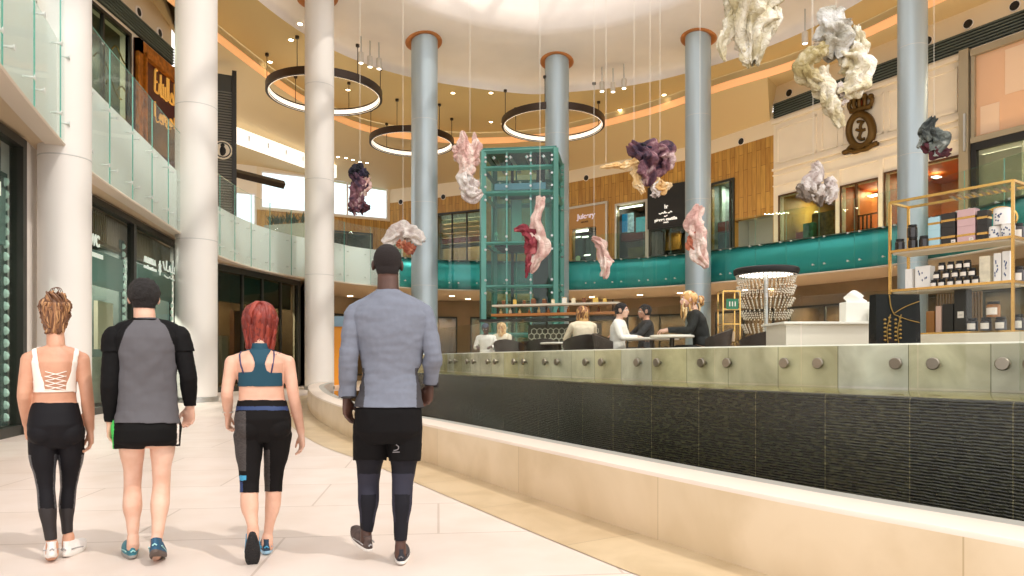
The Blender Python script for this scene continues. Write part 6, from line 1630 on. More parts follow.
def walker(cfg):
    D0 = cfg['D']; cx = cfg['cx']; base = Vector(((cx-512)/F*D0, D0, 0)); rz = -math.atan2(base.x, base.y)
    f = Fig(base, rz); t = thing('person', cfg['label'], 'person', base, rz); L = f.L
    sx = D0*math.cos(rz)/F
    rings = []
    for (py, xl, xr, yc, ry) in cfg['torso']:
        c = L((xl+xr)/2, py, yc); rings.append((c, (xr-xl)/2*sx, ry))
    f.torso(rings)
    f.head(L(*cfg['head'][:2], cfg['head'][2]), cfg['hh'], cfg.get('hw',1), yaw=cfg.get('hyaw',0), pitch=cfg.get('hpitch',0))
    a = L(*cfg['neck'][0]); b = L(*cfg['neck'][1]); f.chain('neck', [a, b], [cfg['neckr'][0], cfg['neckr'][1]], n=18)
    # trapezius and shoulder blades
    for sd_, key in ((-1,'armL'),(1,'armR')):
        A = [L(*p) for p in cfg[key]]; r = cfg['armr']
        nb_ = L(*cfg['neck'][0]); f.chain('torso', [nb_+Vector((0,-.005,-.015)), nb_.lerp(A[0],.55)+Vector((0,-.01,.004)), A[0]], [r[0]*.8, r[0]*.8, r[0]*.9])
        f.chain('arm', [A[0], A[0].lerp(A[1],.35), A[1], A[1].lerp(A[2],.3), A[2]], [r[0], r[0]*.93, r[1], r[1]*1.02, r[2]])
        hd = cfg['hands'][0 if sd_ < 0 else 1]
        d = Vector(hd[0]); f.hand('hand', A[2]+d.normalized()*.01, d, Vector(hd[1]), Vector(hd[2]), cfg['hl'], curl=hd[3] if len(hd) > 3 else (18,28,20))
    for key in ('legL','legR'):
        A = [L(*p[:3]) for p in cfg[key]]; rr = [p[3]*sx/2 for p in cfg[key]]
        f.chain('leg', A, rr, n=20)
    for g in cfg['extra']:
        f.ell(g[0], L(*g[1]), g[2])
    for an, td in cfg['feet']:
        A = L(*an); td = Vector(td).normalized(); f.chain('foot', [A+Vector((0,0,.03)), A+Vector((0,0,-.035)), A+td*.08-Vector((0,0,.05))], [.034,.036,.028], n=12)
    f.finish(t, cfg['skin'], cfg.get('voxel',.0055))
    return f, t
SK1 = skinmat('warm tanned skin',(208,158,130),(196,142,114)); SK2 = skinmat('fair skin',(224,184,162),(212,166,142)); SK3 = skinmat('rosy fair skin',(222,178,154),(208,160,136)); SK4 = skinmat('deep brown skin',(84,54,42),(66,42,34))
Vd = Vector
def cut(py_lo, py_hi, f): return (f.py > py_lo) & (f.py < py_hi)

# ---------------------------------------------------------------- woman in white crop top
f, t = walker(dict(D=4.30, cx=58, label='person, woman with a messy blonde-brown bun in a white lace-back crop top and black leggings', skin=SK1, hh=.205, hl=.165,
 head=(55,311,.03), neck=((56,347,-.02),(55,325,.01)), neckr=(.05,.045),
 torso=[(447,38,76,.0,.07),(436,29,83,-.01,.10),(424,28,83,-.015,.115),(412,30,80,-.01,.10),(400,33,77,.0,.082),(388,33,76,.0,.088),(374,31,77,.0,.10),(362,29,80,-.005,.10),(354,34,76,-.01,.078),(348,42,68,-.015,.055)],
 armL=[(29,359,-.01),(24,393,-.03),(27,424,.07)], armR=[(82,359,-.01),(87,396,-.04),(90,429,.0)], armr=(.044,.036,.025),
 hands=[((.05,.25,-1),(.1,1,0),(1,0,0)),((.06,.0,-1),(-.25,1,.1),(-1,-.2,0))],
 legL=[(43,436,0,29),(43,456,.0,27.5),(45,476,0,20),(46,490,-.01,17),(47.5,508,-.04,17.5),(50,530,-.05,12),(52,546,-.06,9.5)],
 legR=[(70,436,0,29),(71,456,.02,26),(69.5,476,.06,19),(68.5,488,.07,16),(67,504,.06,16.5),(67,524,.05,11),(68,538,.05,9.5)],
 extra=[('torso',(43,432,-.05),(.078,.07,.078)),('torso',(70,432,-.05),(.078,.07,.078)),('torso',(41,372,.08),(.05,.05,.055)),('torso',(67,372,.08),(.05,.05,.055))],
 feet=[((52,549,-.06),(-.15,1,0)),((68.5,541,.05),(.5,1,0))]))
V,N,Fc = f.V,f.N,f.Fc; back = N[:,1] < .25; to = f.m('torso','neck','arm')
yc = f.py; xc = f.px
uw = np.interp(yc, [345,372,384,389.5], [19,15,10.5,10]) ; cen = 55.5
bra = f.m('torso') & (yc > 344) & (yc < 392.5) & (xc > 30) & (xc < 79)
openb = (np.abs(xc-cen) < uw) & (yc < 389.5) & (N[:,1] < .0)
outer = (np.abs(xc-cen) > np.interp(yc,[344,352,360,372],[22.5,23.5,23,40])) & (N[:,1] < .9)
frontopen = (N[:,1] > 0) & (yc < 362) & (np.abs(xc-cen) < 14)
shell('crop_top', V,N,Fc, bra & ~openb & ~outer & ~frontopen, .005, mat('white sports fabric',(242,234,224),.7), t, thick=.004)
mb = MB()
def surf(px_, py_, off=.007):
    """point just outside the back of the body at a picture position"""
    d = (f.px-px_)**2+(f.py-py_)**2+np.where(f.N[:,1] < -.05,0,900); i = int(np.argmin(d)); return Vector(f.V[i])+Vector(f.N[i])*off
for k in range(4):
    y0 = 371.5+k*4.6
    mb.tube([surf(cen-10.5+21*i/6, y0+4.8*i/6) for i in range(7)], .0028, n=6); mb.tube([surf(cen+10.5-21*i/6, y0+4.8*i/6) for i in range(7)], .0028, n=6)
mb.build('lace_straps', mat('white sports fabric',(242,234,224),.7), t, local=True, smooth=True)
leg = f.m('leg','torso') & (yc > 402.5) & (yc < 541)
side = (leg & (np.abs(N[:,0]) > .8) & (yc > 455) & (yc < 512)).astype(int); low = (yc > 509)*2
shell('leggings', V,N,Fc, leg, .004, [mat('black legging fabric',(15,13,18),.7,spec=.25), mat('dotted reflective fabric',(78,78,82),.4,var=.7,scale=160), mat('sheer black fabric',(34,28,28),.6)], t, midx=np.maximum(side, low))
hw_ = mat('blonde streaked hair',(150,104,68),.5,var=.3,scale=30); hd_ = mat('dark blonde hair',(104,68,44),.5); hl_ = mat('light blonde hair',(182,136,92),.45)
mb = locks('hair', f, [hw_,hd_,hl_], 150, lambda a, r: .15+.07*r.random() if math.sin(a) < .3 else .10, t, r0=.013, seed=3, wid=.086, dep=.104, up=.02, jitter=.018, flare=-.28)
mb.ell(f.q(0,-.014,.030), (.084*f.hk,.10*f.hk,.088*f.hk), n=24, mi=1); mb.ell(f.q(0.004,-.055,-.06), (.056*f.hk,.05*f.hk,.098*f.hk), n=20, mi=0)
rnd = random.Random(9)
for k in range(64):
    x0 = rnd.uniform(-.07,.07); z1 = rnd.uniform(-.16,-.08)
    mb.tube(crom([f.q(x0*.8,-.095-.02*rnd.random(),.05), f.q(x0,-.112+abs(x0)*.5,-.01), f.q(x0*.85+rnd.uniform(-.012,.012),-.108+abs(x0)*.5,-.07), f.q(x0*.55+rnd.uniform(-.015,.02),-.085,z1)],.015), .0075, n=5, mi=rnd.randrange(3), flat=.7)
for k in range(46):
    a = rnd.uniform(0,2*PI); r_ = rnd.uniform(.01,.035); c0_ = f.q(0.005,-.045,.10)
    pts = [c0_+Vector((math.cos(a)*r_*.6,math.sin(a)*r_*.6,0)), c0_+Vector((math.cos(a)*(r_+.015),math.sin(a)*r_-.01,.028*rnd.random())), c0_+Vector((math.cos(a+.8)*(r_+.02),math.sin(a+.8)*(r_+.01)-.02,-.02)), c0_+Vector((math.cos(a+1.3)*(r_+.012),-.035,-.055-.06*rnd.random()))]
    mb.tube(crom(pts,.015), .0055, n=5, mi=rnd.randrange(3))
for k in range(3):
    c0_ = f.q(.0+.01*k,-.03,.125); mb.tube(crom([c0_+Vector((-.025,0,-.02)),c0_+Vector((-.02,0,.018+.004*k)),c0_+Vector((.012,0,.024)),c0_+Vector((.026,0,-.02))],.008), .0022, n=5, mi=1)
mb.build('hair', [hw_,hd_,hl_], t, local=True, smooth=True)
A = f.L(52,567,-.1); 
shoe(t, Vector((f.L(52,560,-.13).x, -.135, .035)), Vd((-.03,1,-.10)), Vd((0,.1,1)), .245, mat('white mesh upper',(236,232,228),.6,var=.06,scale=60), M_rubber, accent=mat('grey trim',(160,158,158),.5), w=.044)
shoe(t, Vector((f.L(64,552,.0).x, -.02, .0)), Vd((.5,1,0)), Vd((0,0,1)), .245, mat('white mesh upper',(236,232,228),.6), M_rubber, accent=mat('grey trim',(160,158,158),.5), w=.044)

# ---------------------------------------------------------------- man in raglan shirt
f, t = walker(dict(D=4.30, cx=147, label='person, dark-haired man in a grey and black raglan shirt and short black running shorts', skin=SK2, hh=.225, hl=.185,
 head=(144,299,.03), neck=((145,322,-.01),(144,307,.01)), neckr=(.062,.058),
 torso=[(447,126,170,.0,.08),(436,118,177,-.01,.115),(424,119,177,-.015,.12),(410,121,175,-.01,.11),(392,120,175,.0,.11),(370,118,176,.0,.12),(350,117,177,-.01,.125),(338,115,178,-.015,.115),(329,121,172,-.02,.09),(322,132,158,-.02,.065)],
 armL=[(115,336,-.01),(110,381,-.04),(111,420,.04)], armR=[(179,336,-.01),(188,374,-.05),(190,405,.03)], armr=(.056,.045,.031),
 hands=[((.0,.15,-1),(.5,1,.1),(1,-.4,0)),((-.05,.25,-1),(-.9,.5,.1),(-.5,-1,0),(25,45,40))],
 legL=[(131,432,0,31),(132,450,.03,26),(133,470,.07,19.5),(132.5,486,.08,18),(132.5,506,.06,20.5),(133,522,.05,14),(133,537,.04,10.5)],
 legR=[(163,432,0,31),(162.5,450,.0,26),(161.5,468,.0,20),(161.5,484,.0,18.5),(160,504,-.05,20),(158.5,524,-.10,14),(157,540,-.13,10.5)],
 extra=[('torso',(133,434,-.05),(.085,.075,.085)),('torso',(162,434,-.05),(.085,.075,.085))],
 feet=[((133,541,.04),(-.1,1,0)),((156.5,543,-.13),(0,.8,-.6))]))
V,N,Fc = f.V,f.N,f.Fc; yc = f.py; xc = f.px
M_gs = mat('dark grey shirt fabric',(88,86,90),.85); M_bs = mat('black sleeve fabric',(13,12,13),.8,spec=.2)
ragl = np.interp(yc,[318,330,345,362,378],[10,20,26,29,30]); blk = ((np.abs(xc-147) > ragl) & (yc < 378)).astype(int)
tor = f.m('torso') & (yc > 317.5) & (yc < 446); arm = f.m('arm')
off = np.interp(yc,[340,380,400,424],[.010,.013,.018,.028])
slv = arm & (f.m('arm')) & (yc < 352)
shell('raglan_shirt', V,N,Fc, (tor & (yc < 424)) | slv, off+np.where(slv,.003,0), [M_gs, M_bs], t, midx=np.maximum(blk, slv.astype(int)), wr=.009, wsc=9, stretch=(1.2,1,1.1), seed=2, smooth_edge=6)
shell('compression_sleeves', V,N,Fc, arm & (yc > 344) & (yc < np.where(xc < 147, 422, 406)), .006, M_bs, t, wr=.002, wsc=30, seed=3)
mb = MB(); mb.tube([f.L(145,319,0)+Vector((math.cos(a)*.066, math.sin(a)*.062-.015, .006*math.sin(a))) for a in [2*PI*i/26 for i in range(26)]], .006, n=7, closed=True); mb.build('collar', M_bs, t, local=True, smooth=True)
# shorts
def shorts(f, t, cfg_legs, waist, hem, rings, voxel=.008, mats=None, wr=.005, name='shorts', vent=0, midf=None, sxx=1):
    g = Fig(f.base, f.rz); L = g.L; sx_ = f.base.y*math.cos(f.rz)/F
    g.torso([(L((a+b)/2,py,yc_), (b-a)/2*sx_, ry) for (py,a,b,yc_,ry) in rings])
    for lg in cfg_legs: g.chain('leg', [L(*p[:3]) for p in lg], [p[3]*sx_/2 for p in lg], n=22)
    me, V,N,Fc = remesh(g.mb, voxel, 6); g.V = V; px_, py_ = g.proj(V)
    mask = (py_ > waist) & (py_ < hem(px_)); mi = midf(px_,py_,N,V) if midf else None
    bpy.data.meshes.remove(me)
    return shell(name, V,N,Fc, mask, 0.0, mats, t, midx=mi, wr=wr, wsc=12, thick=.003, seed=8, smooth_edge=4), g
M_bk = mat('black running fabric',(12,11,11),.8,spec=.2); M_grn = mat('bright green piping',(70,200,90),.6)
shorts(f, t, [[(131,426,-.015,40),(131,440,.0,37),(131.5,458,.03,33)],[(163,426,-.015,40),(163,440,-.01,37),(163,458,.0,33)]], 415, lambda x: np.where(x < 146, 449.5, 446.5), [(448,128,168,-.01,.10),(440,114,180,-.02,.145),(428,115,180,-.02,.150),(418,118,178,-.01,.138),(410,120,176,-.01,.125)],
   mats=[M_bk, M_grn, M_white], midf=lambda x,y,n,v: ((x < 113.6) & (n[:,1] < .3) & (y > 421)).astype(int)+2*((x > 177.2) & (x < 178.6) & (n[:,1] < .35) & (y > 424) & (y < 444)).astype(int))
mh = mat('black short hair',(26,20,18),.7,bump=.9,bscale=140)
H = f.headlocal(); hm = f.m('head','neck') & (H[:,2] > np.where(H[:,1] < .02, -.060, -.060+ (H[:,1]-.02)*1.9)) & ~((np.abs(H[:,0]) > .0745) & (H[:,2] < .03)) 
hb_ = H[:,2]-np.where(H[:,1] < .02, -.060, -.060+(H[:,1]-.02)*1.9)
shell('hair', V,N,Fc, hm, .003+.016*np.clip(hb_/.06,0,1), mh, t, wr=.006, wsc=55, thick=0, seed=4)
M_tl = mat('teal mesh upper',(48,122,138),.6,var=.25,scale=40); M_gr = mat('grey rubber',(150,146,140),.6)
shoe(t, Vector((f.L(133,553,0).x, -.0, .0)), Vd((-.12,1,0)), Vd((0,0,1)), .28, M_tl, M_gr, accent=mat('pale teal trim',(150,200,200),.5))
shoe(t, Vector((f.L(154.5,545,-.2).x, -.255, .085)), Vd((.12,.86,-.36)), Vd((0,.36,.86)), .28, mat('deep blue mesh upper',(34,84,116),.6,var=.25,scale=40), mat('brown grey outsole',(92,80,74),.6), accent=mat('pale teal trim',(150,200,200),.5))

# ---------------------------------------------------------------- red-haired woman
f, t = walker(dict(D=4.36, cx=264, label='person, red-haired woman in a teal racerback sports bra and cropped black leggings', skin=SK3, hh=.205, hl=.165,
 head=(260,320,.03), neck=((260,352,-.01),(260,334,.01)), neckr=(.048,.043),
 torso=[(441,244,282,.0,.07),(430,236,291,-.01,.10),(418,235,291,-.015,.118),(408,237,288,-.01,.105),(398,239,285,.0,.086),(388,239,284,.0,.084),(374,237,284,.0,.095),(363,236,284,-.005,.10),(356,239,279,-.01,.078),(350,248,271,-.015,.055)],
 armL=[(232,362,-.01),(227,392,-.03),(228,414,.06)], armR=[(288,362,-.01),(294,398,-.04),(301,432,.02)], armr=(.043,.035,.025),
 hands=[((.0,.45,-1),(.2,1,.2),(1,0,0),(30,50,40)),((.08,.05,-1),(-.4,1,.1),(-1,-.3,0))],
 legL=[(249,434,0,30),(249,452,-.01,26),(249.5,470,-.03,20),(249.5,486,-.05,17.5),(249.5,505,-.12,18),(252,520,-.17,12),(253,530,-.2,9)],
 legR=[(277,434,0,30),(276.5,452,.03,25),(274,470,.06,19.5),(273.5,486,.07,17),(273,504,.06,16.5),(269.5,524,.05,10.5),(267.5,538,.05,8.5)],
 extra=[('torso',(250,427,-.05),(.083,.072,.082)),('torso',(277,427,-.05),(.083,.072,.082)),('torso',(248,373,.08),(.052,.05,.055)),('torso',(273,373,.08),(.052,.05,.055))],
 feet=[((253,532,-.2),(0,.3,-1)),((267.5,541,.05),(.1,1,0))]))
V,N,Fc = f.V,f.N,f.Fc; yc = f.py; xc = f.px
tor = f.m('torso','neck'); cen = 260
M_teal = mat('deep teal sports fabric',(14,66,84),.75)
cw_ = np.interp(yc,[345,351,357,364,370,374,377],[9,11,7.5,5.2,7,13,40])
sb = (np.abs(xc-cen) < cw_) | (yc > 372+ (np.abs(xc-cen)>14)*0)
stf = (N[:,1] > .1) & (yc > 358)
shell('sports_bra', V,N,Fc, tor & (yc < 386.5) & (yc > 343) & ((sb & (N[:,1] < .25)) | stf | ((N[:,1] > -.2) & (np.abs(np.abs(xc-cen)-13) < 4) & (yc > 344))), .005, M_teal, t, thick=.004)
mb = MB(); surf_ = lambda px_, py_, off=.005: Vector(f.V[(i:=int(np.argmin((f.px-px_)**2+(f.py-py_)**2+np.where(f.N[:,1] < -.02,0,900))))])+Vector(f.N[i])*off
for pts in ([(239,345),(240,355),(241.5,365),(244,373)],[(275,345),(274,355),(272.5,365),(271,373)]): mb.tube([surf_(*p) for p in pts], .0045, n=6, flat=.6)
mb.build('inner_straps', mat('indigo straps',(54,50,92),.6), t, local=True, smooth=True)
mb = MB()
for pts in ([(278,348),(280,351),(278.5,354),(281,352)],[(279,346),(282,348)],[(277,352),(276,355)]): mb.tube([surf_(*p,.0008) for p in pts], .0022, n=5)
mb.build('shoulder_tattoo', mat('ink tattoo',(60,50,54),.6), t, local=True)
hem_y = 492
leg = f.m('leg','torso') & (yc > 400) & (yc < np.where(xc < 262, 493, 492))
mi = np.zeros(len(V),int); mi[(yc > 407) & (yc < 410)] = 1; mi[(xc < 243) & (yc > 482)] = 1; mi[(yc > 412) & (((xc < 246) & (yc < 470)))] = 2; mi[(yc > 450) & (xc > 262) & (xc < 270)] = 2
mi[(xc < 246) & (yc > 476) & (yc < 480)] = 3
shell('cropped_leggings', V,N,Fc, leg, .0045, [mat('black sports fabric',(16,13,13),.8,spec=.2), mat('navy blue panel',(28,52,98),.6), mat('heather charcoal fabric',(66,60,58),.8,var=.5,scale=50,stretch=(1,1,6)), mat('bright blue trim',(60,150,190),.5)], t, midx=mi)
mr = mat('red hair',(128,42,31),.5,var=.2,scale=20); mr2 = mat('dark red hair',(112,36,28),.5); mr3 = mat('copper hair',(146,54,38),.5)
mb = locks('hair', f, [mr,mr2,mr3], 230, lambda a, r: .165+.035*r.random() if math.sin(a) < .5 else .09, t, r0=.019, seed=5, wid=.104, dep=.116, up=.022, top=.100, jitter=.008, wavy=.002, flare=-.12)
mb.ell(f.q(0,-.012,.02), (.094*f.hk,.108*f.hk,.100*f.hk), n=26, mi=0); mb.ell(f.q(0,-.03,-.045), (.086*f.hk,.075*f.hk,.072*f.hk), n=22, mi=1)
mb.build('hair', [mr,mr2,mr3], t, local=True, smooth=True)
mb = MB(); p = f.L(*(228,412,.055)); mb.tube([p+Vector((math.cos(a)*.029,math.sin(a)*.029,0)) for a in [2*PI*i/20 for i in range(20)]], .005, n=6, closed=True); mb.build('wristband', mat('pale wristband',(206,200,190),.5), t, local=True)
M_bu = mat('black and blue upper',(30,60,84),.6,var=.6,scale=30); M_blue = mat('bright blue trim',(60,150,190),.5)
shoe(t, Vector((f.L(252.5,528,-.22).x, -.255, .205)), Vd((.0,.30,-1)), Vd((0,1,.30)), .24, M_bu, mat('black tread',(26,24,26),.7,bump=.8,bscale=90), accent=M_blue, w=.046)
shoe(t, Vector((f.L(266.5,552,.0).x, -.005, .0)), Vd((.0,1,0)), Vd((0,0,1)), .24, M_bu, mat('pale blue sole',(150,190,214),.5), accent=M_blue, w=.043)

# ---------------------------------------------------------------- man in grey long-sleeved top
f, t = walker(dict(D=4.22, cx=387, label='person, man with cropped black hair in a blue-grey long-sleeved top and black shorts over tights', skin=SK4, hh=.243, hl=.195,
 head=(387.5,265,.03), neck=((388,294,-.01),(388,274,.01)), neckr=(.066,.062),
 torso=[(440,366,410,.0,.08),(426,358,420,-.01,.12),(412,358,420,-.015,.125),(396,362,418,-.01,.11),(374,364,416,.0,.105),(354,361,422,.0,.12),(332,355,427,-.005,.135),(316,353,428,-.01,.125),(306,358,420,-.02,.10),(299,368,409,-.02,.08),(292,377,400,-.02,.062)],
 armL=[(355,314,-.01),(349,354,-.05),(347,396,.02)], armR=[(424,314,-.01),(433,354,-.06),(430,384,.05)], armr=(.057,.047,.033),
 hands=[((.03,.0,-1),(.75,1,.1),(1,-.6,0),(15,25,20)),((-.22,.25,-1),(-.9,.5,.1),(-.5,-1,.1),(28,50,45))],
 legL=[(371,428,0,33),(370,452,.04,29),(369,470,.08,23),(368.5,484,.10,20.5),(368.5,500,.09,20.5),(367.5,518,.08,14.5),(366.5,533,.08,10.5)],
 legR=[(404,428,0,33),(404,452,.0,29),(403.5,470,.0,23),(402.5,484,-.01,20),(402,504,-.03,19),(401,524,-.04,13.5),(400.5,545,-.05,10.5)],
 extra=[('torso',(373,424,-.05),(.09,.08,.09)),('torso',(404,424,-.05),(.09,.08,.09)),('torso',(374,322,.09),(.08,.05,.07)),('torso',(404,322,.09),(.08,.05,.07))],
 feet=[((366,536,.08),(-.4,1,.3)),((400.5,549,-.05),(.05,1,0))]))
V,N,Fc = f.V,f.N,f.Fc; yc = f.py; xc = f.px
tor = f.m('torso') & (yc > 289) & (yc < 408.5); arm = f.m('arm')
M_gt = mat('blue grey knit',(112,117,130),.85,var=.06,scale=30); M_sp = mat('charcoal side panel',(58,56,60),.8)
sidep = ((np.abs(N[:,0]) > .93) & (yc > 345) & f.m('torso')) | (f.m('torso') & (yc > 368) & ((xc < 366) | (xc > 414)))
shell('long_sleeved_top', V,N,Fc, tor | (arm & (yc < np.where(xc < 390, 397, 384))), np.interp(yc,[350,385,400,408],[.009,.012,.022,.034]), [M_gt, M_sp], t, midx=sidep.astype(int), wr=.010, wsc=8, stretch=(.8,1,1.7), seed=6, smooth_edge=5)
mb = MB(); mb.tube([f.L(388,291.5,0)+Vector((math.cos(a)*.072, math.sin(a)*.068-.015, .008*math.sin(a))) for a in [2*PI*i/26 for i in range(26)]], .006, n=7, closed=True); mb.build('collar', mat('dark navy collar',(36,34,44),.7), t, local=True, smooth=True)
for (p, nm) in (((348,397,.0),'wristband'),((431,384.5,.05),'sports_watch')):
    c0_ = f.L(*p); mb = MB(); mb.tube([c0_+Vector((math.cos(a)*.037,math.sin(a)*.037,0)) for a in [2*PI*i/22 for i in range(22)]], .008, n=7, closed=True)
    if nm == 'sports_watch': mb.cbox(c0_+Vector((.03,-.025,0)), (.03,.02,.035), .005, rz=R(-40))
    mb.build(nm, mat('black strap',(30,24,24),.5), t, local=True, smooth=True)
so_, g = shorts(f, t, [[(371,425,0,36),(370,448,.03,34.5),(369.5,468,.06,33)],[(405,425,0,36),(405,448,.0,34),(404.5,468,.0,31)]], 407, lambda x: np.where(x < 388, 461, 461.5), [(442,362,414,-.01,.10),(430,355,423,-.015,.15),(412,356,422,-.015,.15),(396,359,420,-.01,.13)],
   mats=[mat('black shorts fabric',(14,12,13),.85,spec=.2)], wr=.007)
c0_ = f.L(396,448,-.095); mb = MB()
mb.tube(crom([c0_+Vector((.0,-.004,.02)),c0_+Vector((.012,-.006,.012)),c0_+Vector((.014,-.006,-.004)),c0_+Vector((.0,-.006,-.012)),c0_+Vector((-.014,-.004,-.014))],.004), .0035, n=5)
mb.tube([c0_+Vector((-.02,-.004,-.024)),c0_+Vector((.022,-.004,-.024))], .003, n=5); mb.build('printed_emblem', mat('grey print',(120,116,118),.6), so_, local=True)
leg = f.m('leg') & (yc > 450) & (yc < np.where(xc < 385, 534, 541))
yk = np.where(xc < 385, 0, 1)
mi = (((yc > 474) & (yc < 494) ) | ((yc > 494) & (yc < 522) & (np.abs(N[:,0]) > .75))).astype(int)
shell('compression_tights', V,N,Fc, leg, .0045, [mat('midnight tights fabric',(20,20,28),.7,spec=.25), mat('slate tights panel',(48,48,60),.7,spec=.2)], t, midx=mi)
mh4 = mat('cropped black hair',(34,24,22),.9,bump=.8,bscale=260)
H = f.headlocal(); hm = f.m('head','neck') & (H[:,2] > np.where(H[:,1] < .03, -.062, -.062+(H[:,1]-.03)*1.9)) & ~((np.abs(H[:,0]) > .075) & (H[:,2] < .03))
hb_ = H[:,2]-np.where(H[:,1] < .03, -.062, -.062+(H[:,1]-.03)*1.9)
shell('hair', V,N,Fc, hm, .0015+.004*np.clip(hb_/.05,0,1), mh4, t, thick=0)
M_ch = mat('charcoal and brown upper',(86,70,66),.6,var=.5,scale=26); M_nv = mat('black mesh upper',(34,34,42),.6)
hp4 = f.L(370.5,548,.03); shoe(t, Vector((hp4.x, .03, .05)), Vd((-.42,1,.22)), Vd((0,-.2,1)), .29, M_ch, M_rubber, accent=mat('grey trim',(160,158,158),.5), w=.05)
shoe(t, Vector((f.L(401,565,-.1).x, -.10, .0)), Vd((.06,1,0)), Vd((0,0,1)), .29, M_nv, M_rubber, accent=mat('mid grey trim',(96,92,92),.5), w=.05)
# ================================================================= SEATED CAFE GUESTS
def guest(px_, D, rz, label, skin, hair, top, bottom, pose, hairstyle, lean=0, turn=0, s=1, hyaw=0, hpitch=0, extra=None):
    p = P(px_,300,D); base = Vector((p.x,p.y,FZ)); f = Fig(base, rz); t = thing('person', label, 'person', base, rz)
    V3 = lambda x,y,z: Vector((x*s, (y+lean*(z-.5))*s, z*s))
    f.torso([(V3(0,0,z),rx*s,ry*s) for z,rx,ry in ((.44,.12,.09),(.50,.17,.125),(.60,.165,.125),(.70,.14,.10),(.82,.155,.11),(.93,.175,.11),(.99,.155,.085),(1.02,.10,.065))])
    f.head(V3(0,.02,1.17), .225*s, yaw=hyaw, pitch=hpitch); f.chain('neck',[V3(0,-.01,.98),V3(0,.0,1.12)],[.055*s,.05*s],n=16)
    for sd_ in (-1,1):
        sh = V3(sd_*.175,0,.965); el, wr, d, sp, pl = pose[0 if sd_<0 else 1]; el = Vector(el)*s; wr = Vector(wr)*s
        f.chain('torso',[V3(0,-.01,1.03),V3(sd_*.09,-.01,.995),sh],[.045*s]*3)
        f.chain('arm',[sh, sh.lerp(el,.4), el, el.lerp(wr,.35), wr],[.05*s,.046*s,.039*s,.036*s,.026*s])
        f.hand('hand', wr, Vector(d), Vector(sp), Vector(pl), .175*s, curl=(25,35,25))
        f.chain('leg',[V3(sd_*.09,.02,.5),Vector((sd_*.10,.24,.52))*s,Vector((sd_*.10,.47,.50))*s,Vector((sd_*.10,.48,.32))*s,Vector((sd_*.10,.46,.09))*s],[.085*s,.078*s,.058*s,.054*s,.036*s],n=16)
    f.finish(t, skin, voxel=.0085)
    V,N,Fc = f.V,f.N,f.Fc; z = V[:,2]
    shell('shirt', V,N,Fc, f.m('torso','arm') & (z < 1.035*s) & (z > .47*s), .009, top, t, wr=.006, wsc=12, seed=3)
    shell('trousers', V,N,Fc, (f.m('leg')) | (f.m('torso') & (z < .50*s)), .008, bottom, t, wr=.004, seed=4)
    H = f.headlocal()
    hm = f.m('head','neck') & (H[:,2] > np.where(H[:,1] < .02, -.055, -.055+(H[:,1]-.02)*2.0)) & ~((np.abs(H[:,0]) > .076) & (H[:,2] < .03))
    hm2 = mat('hair scalp %s'%hair[0].name, (60,44,34), .7) if False else hair[0]
    if hairstyle == 'short': shell('hair', V,N,Fc, hm, .012, hair[0], t, wr=.008, wsc=45, thick=0)
    elif hairstyle == 'cap':
        shell('hair', V,N,Fc, hm & (H[:,2] < .03), .006, hair[0], t, thick=0)
        shell('cap', V,N,Fc, f.m('head') & (H[:,2] > .035), .014, mat('slate blue cap',(58,72,92),.7), t)
    elif hairstyle == 'long':
        mb = locks('hair', f, hair, 150, lambda a, r: .34+.08*r.random() if math.sin(a) < .35 else .1, t, r0=.016, seed=11, wid=.09, dep=.1, up=.025, jitter=.016)
        mb.ell(f.q(0,-.012,.022), (.086*s,.1*s,.094*s), n=22, mi=0); mb.ell(f.q(0,-.045,-.11), (.075*s,.04*s,.13*s), n=20, mi=1); mb.build('hair', hair, t, local=True, smooth=True)
    elif hairstyle == 'bun':
        mb = locks('hair', f, hair, 70, lambda a, r: .10+.03*r.random(), t, r0=.014, seed=12, wid=.084, dep=.1, up=.022, jitter=.006)
        mb.ell(f.q(0,-.012,.026), (.082*s,.1*s,.088*s), n=22, mi=0)
        rn = random.Random(3)
        for k in range(44):
            a = rn.uniform(0,6.28); r_ = rn.uniform(.03,.06); c0_ = f.q(0,-.12,-.01)
            mb.tube(crom([c0_+f.Mh@Vector((math.cos(a)*r_*.8,-.03*rn.random(),math.sin(a)*r_)), c0_+f.Mh@Vector((math.cos(a+1)*r_,-.05,math.sin(a+1)*r_)), c0_+f.Mh@Vector((math.cos(a+2)*r_,-.02,math.sin(a+2)*r_-.02))],.02), .014, n=6, mi=rn.randrange(len(hair)))
        for k in range(16): c0_ = f.q(rn.uniform(-.04,.04),-.11,-.04); mb.tube(crom([c0_, c0_+f.Mh@Vector((rn.uniform(-.01,.01),-.02,-.07)), c0_+f.Mh@Vector((rn.uniform(-.02,.02),.0,-.15))],.03), .01, n=5, mi=rn.randrange(len(hair)))
        mb.build('hair', hair, t, local=True, smooth=True)
    for sd_ in (-1,1):
        shoe(t, Vector((sd_*.10,.42,.0))*s, Vd((0,1,0)), Vd((0,0,1)), .25, M_nv, M_rubber)
    return f, t
REST = [((-.24,.14,.76),(-.15,.36,.76),(0.3,1,-.1),(1,-.2,0),(0,0,-1)),((.24,.14,.76),(.15,.36,.76),(-.3,1,-.1),(-1,-.2,0),(0,0,-1))]
REACH = [((-.22,.20,.78),(-.12,.46,.78),(0.2,1,-.1),(1,-.2,0),(0,0,-1)),((.22,.2,.80),(.13,.48,.80),(-.2,1,-.1),(-1,-.2,0),(0,0,-1))]
hb1 = mat('honey blonde hair',(214,166,104),.45); hb2 = mat('brown blonde hair',(150,102,60),.5); hb3 = mat('pale blonde hair',(236,206,156),.45)
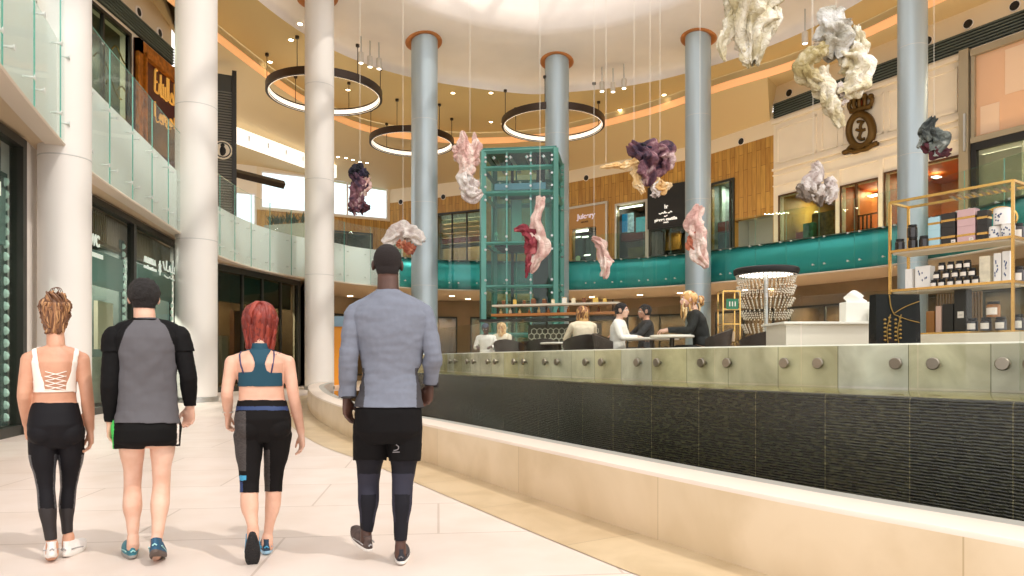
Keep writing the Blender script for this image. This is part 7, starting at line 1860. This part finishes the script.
guest(706, 8.95, R(78), 'person, blonde woman with a loose bun and black jacket, seated in the cafe', SK2, [hb1,hb2,hb3], mat('black jacket',(24,24,22),.7), mat('dark trousers',(40,38,40),.7), REACH, 'bun', lean=.28, hyaw=R(8), s=1.02)
guest(616, 10.35, R(-112), 'person, dark-haired man in a white shirt, seated in the cafe facing right', SK2, [mat('black short hair',(26,20,18),.7,bump=.9,bscale=140)], mat('white shirt',(232,228,220),.7), mat('grey trousers',(90,88,86),.7), REST, 'short', lean=.1, s=.98)
guest(583, 11.2, R(14), 'person, woman with long brown-blonde hair seen from behind in the cafe', SK1, [hb2,hb1,mat('chestnut hair',(112,70,42),.5)], mat('cream blouse',(228,212,186),.7), mat('dark trousers',(40,38,40),.7), REST, 'long', s=1.0)
guest(487, 14.3, R(172), 'person in a slate blue cap and white shirt, seated in the cafe facing the promenade', SK4, [mat('black short hair',(26,20,18),.7)], mat('white shirt',(232,228,220),.7), mat('dark trousers',(40,38,40),.7), REST, 'cap', lean=.25, hpitch=R(-18), s=.9)
guest(502, 15.6, R(160), 'person with pale blonde hair partly hidden behind the one in the blue cap', SK2, [hb3,hb1], mat('ivory top',(226,214,190),.7), mat('grey trousers',(90,88,86),.7), REST, 'long', s=.98)
guest(646, 11.6, R(95), 'person with black hair in dark clothes, seated behind the man in the white shirt', SK1, [mat('black short hair',(26,20,18),.7)], mat('black top',(26,26,28),.7), mat('dark trousers',(40,38,40),.7), REACH, 'short', s=1.04)
# ================================================================= LABELS OF LOOK-ALIKES: say which one, by its place in the photo
bpy.context.view_layer.update()
ORD = ['leftmost','second from the left','third from the left','fourth from the left','fifth from the left','sixth from the left','seventh from the left','eighth from the left','ninth from the left','tenth from the left','eleventh from the left','rightmost']
def relabel(group, fmt):
    v = [o for o in COL.objects if o.parent is None and o.get('group') == group]
    def sxp(o):
        p = o.location; return p.x/max(p.y,.1)
    v.sort(key=sxp)
    for i, o in enumerate(v):
        w_ = 'rightmost' if i == len(v)-1 else ORD[i]
        o['label'] = fmt % w_
relabel('bottles on the wooden bar shelf', '%s of the bottles on the wooden bar shelf')
relabel('jars on the white bar shelf', '%s of the small jars and boxes on the white top bar shelf')
relabel('bottom row of stacked jam jars', 'dark white-labelled jam jar, %s in the bottom row of the stack')
relabel('middle row of stacked jam jars', 'dark white-labelled jam jar, %s in the middle row of the stack')
relabel('top row of stacked jam jars', 'dark white-labelled jam jar, %s in the top row of the stack')
relabel('bottom jars of the top-shelf pyramid', 'ribbed dark jar, %s of the bottom three in the top-shelf pyramid')
relabel('spotlights by the left ring light', 'pale canister spotlight, %s of three above the plum and ink cloth')
relabel('spotlights in the middle', 'pale canister spotlight, %s of three between the two middle blue grey columns')
relabel('spotlights by the cream cloths', 'pale canister spotlight, %s of two between the big cream cloths')
relabel('row of downlights on the far ceiling', 'small far ceiling downlight, %s of the row above the bright windows')
relabel('round speakers in the bulkhead', 'small round black speaker, %s in the cream bulkhead at the back')
relabel('round speakers over the left gallery', 'small round black speaker, %s of two over the left gallery')
relabel('downlights in the tan ceiling', 'small round ceiling downlight in the tan ceiling, %s of these')
relabel('downlights in the gallery soffit', 'round downlight in the soffit under the gallery, %s of these')
relabel('ground-floor shop windows behind the cafe', 'framed ground-floor shop window under the gallery, %s of these')
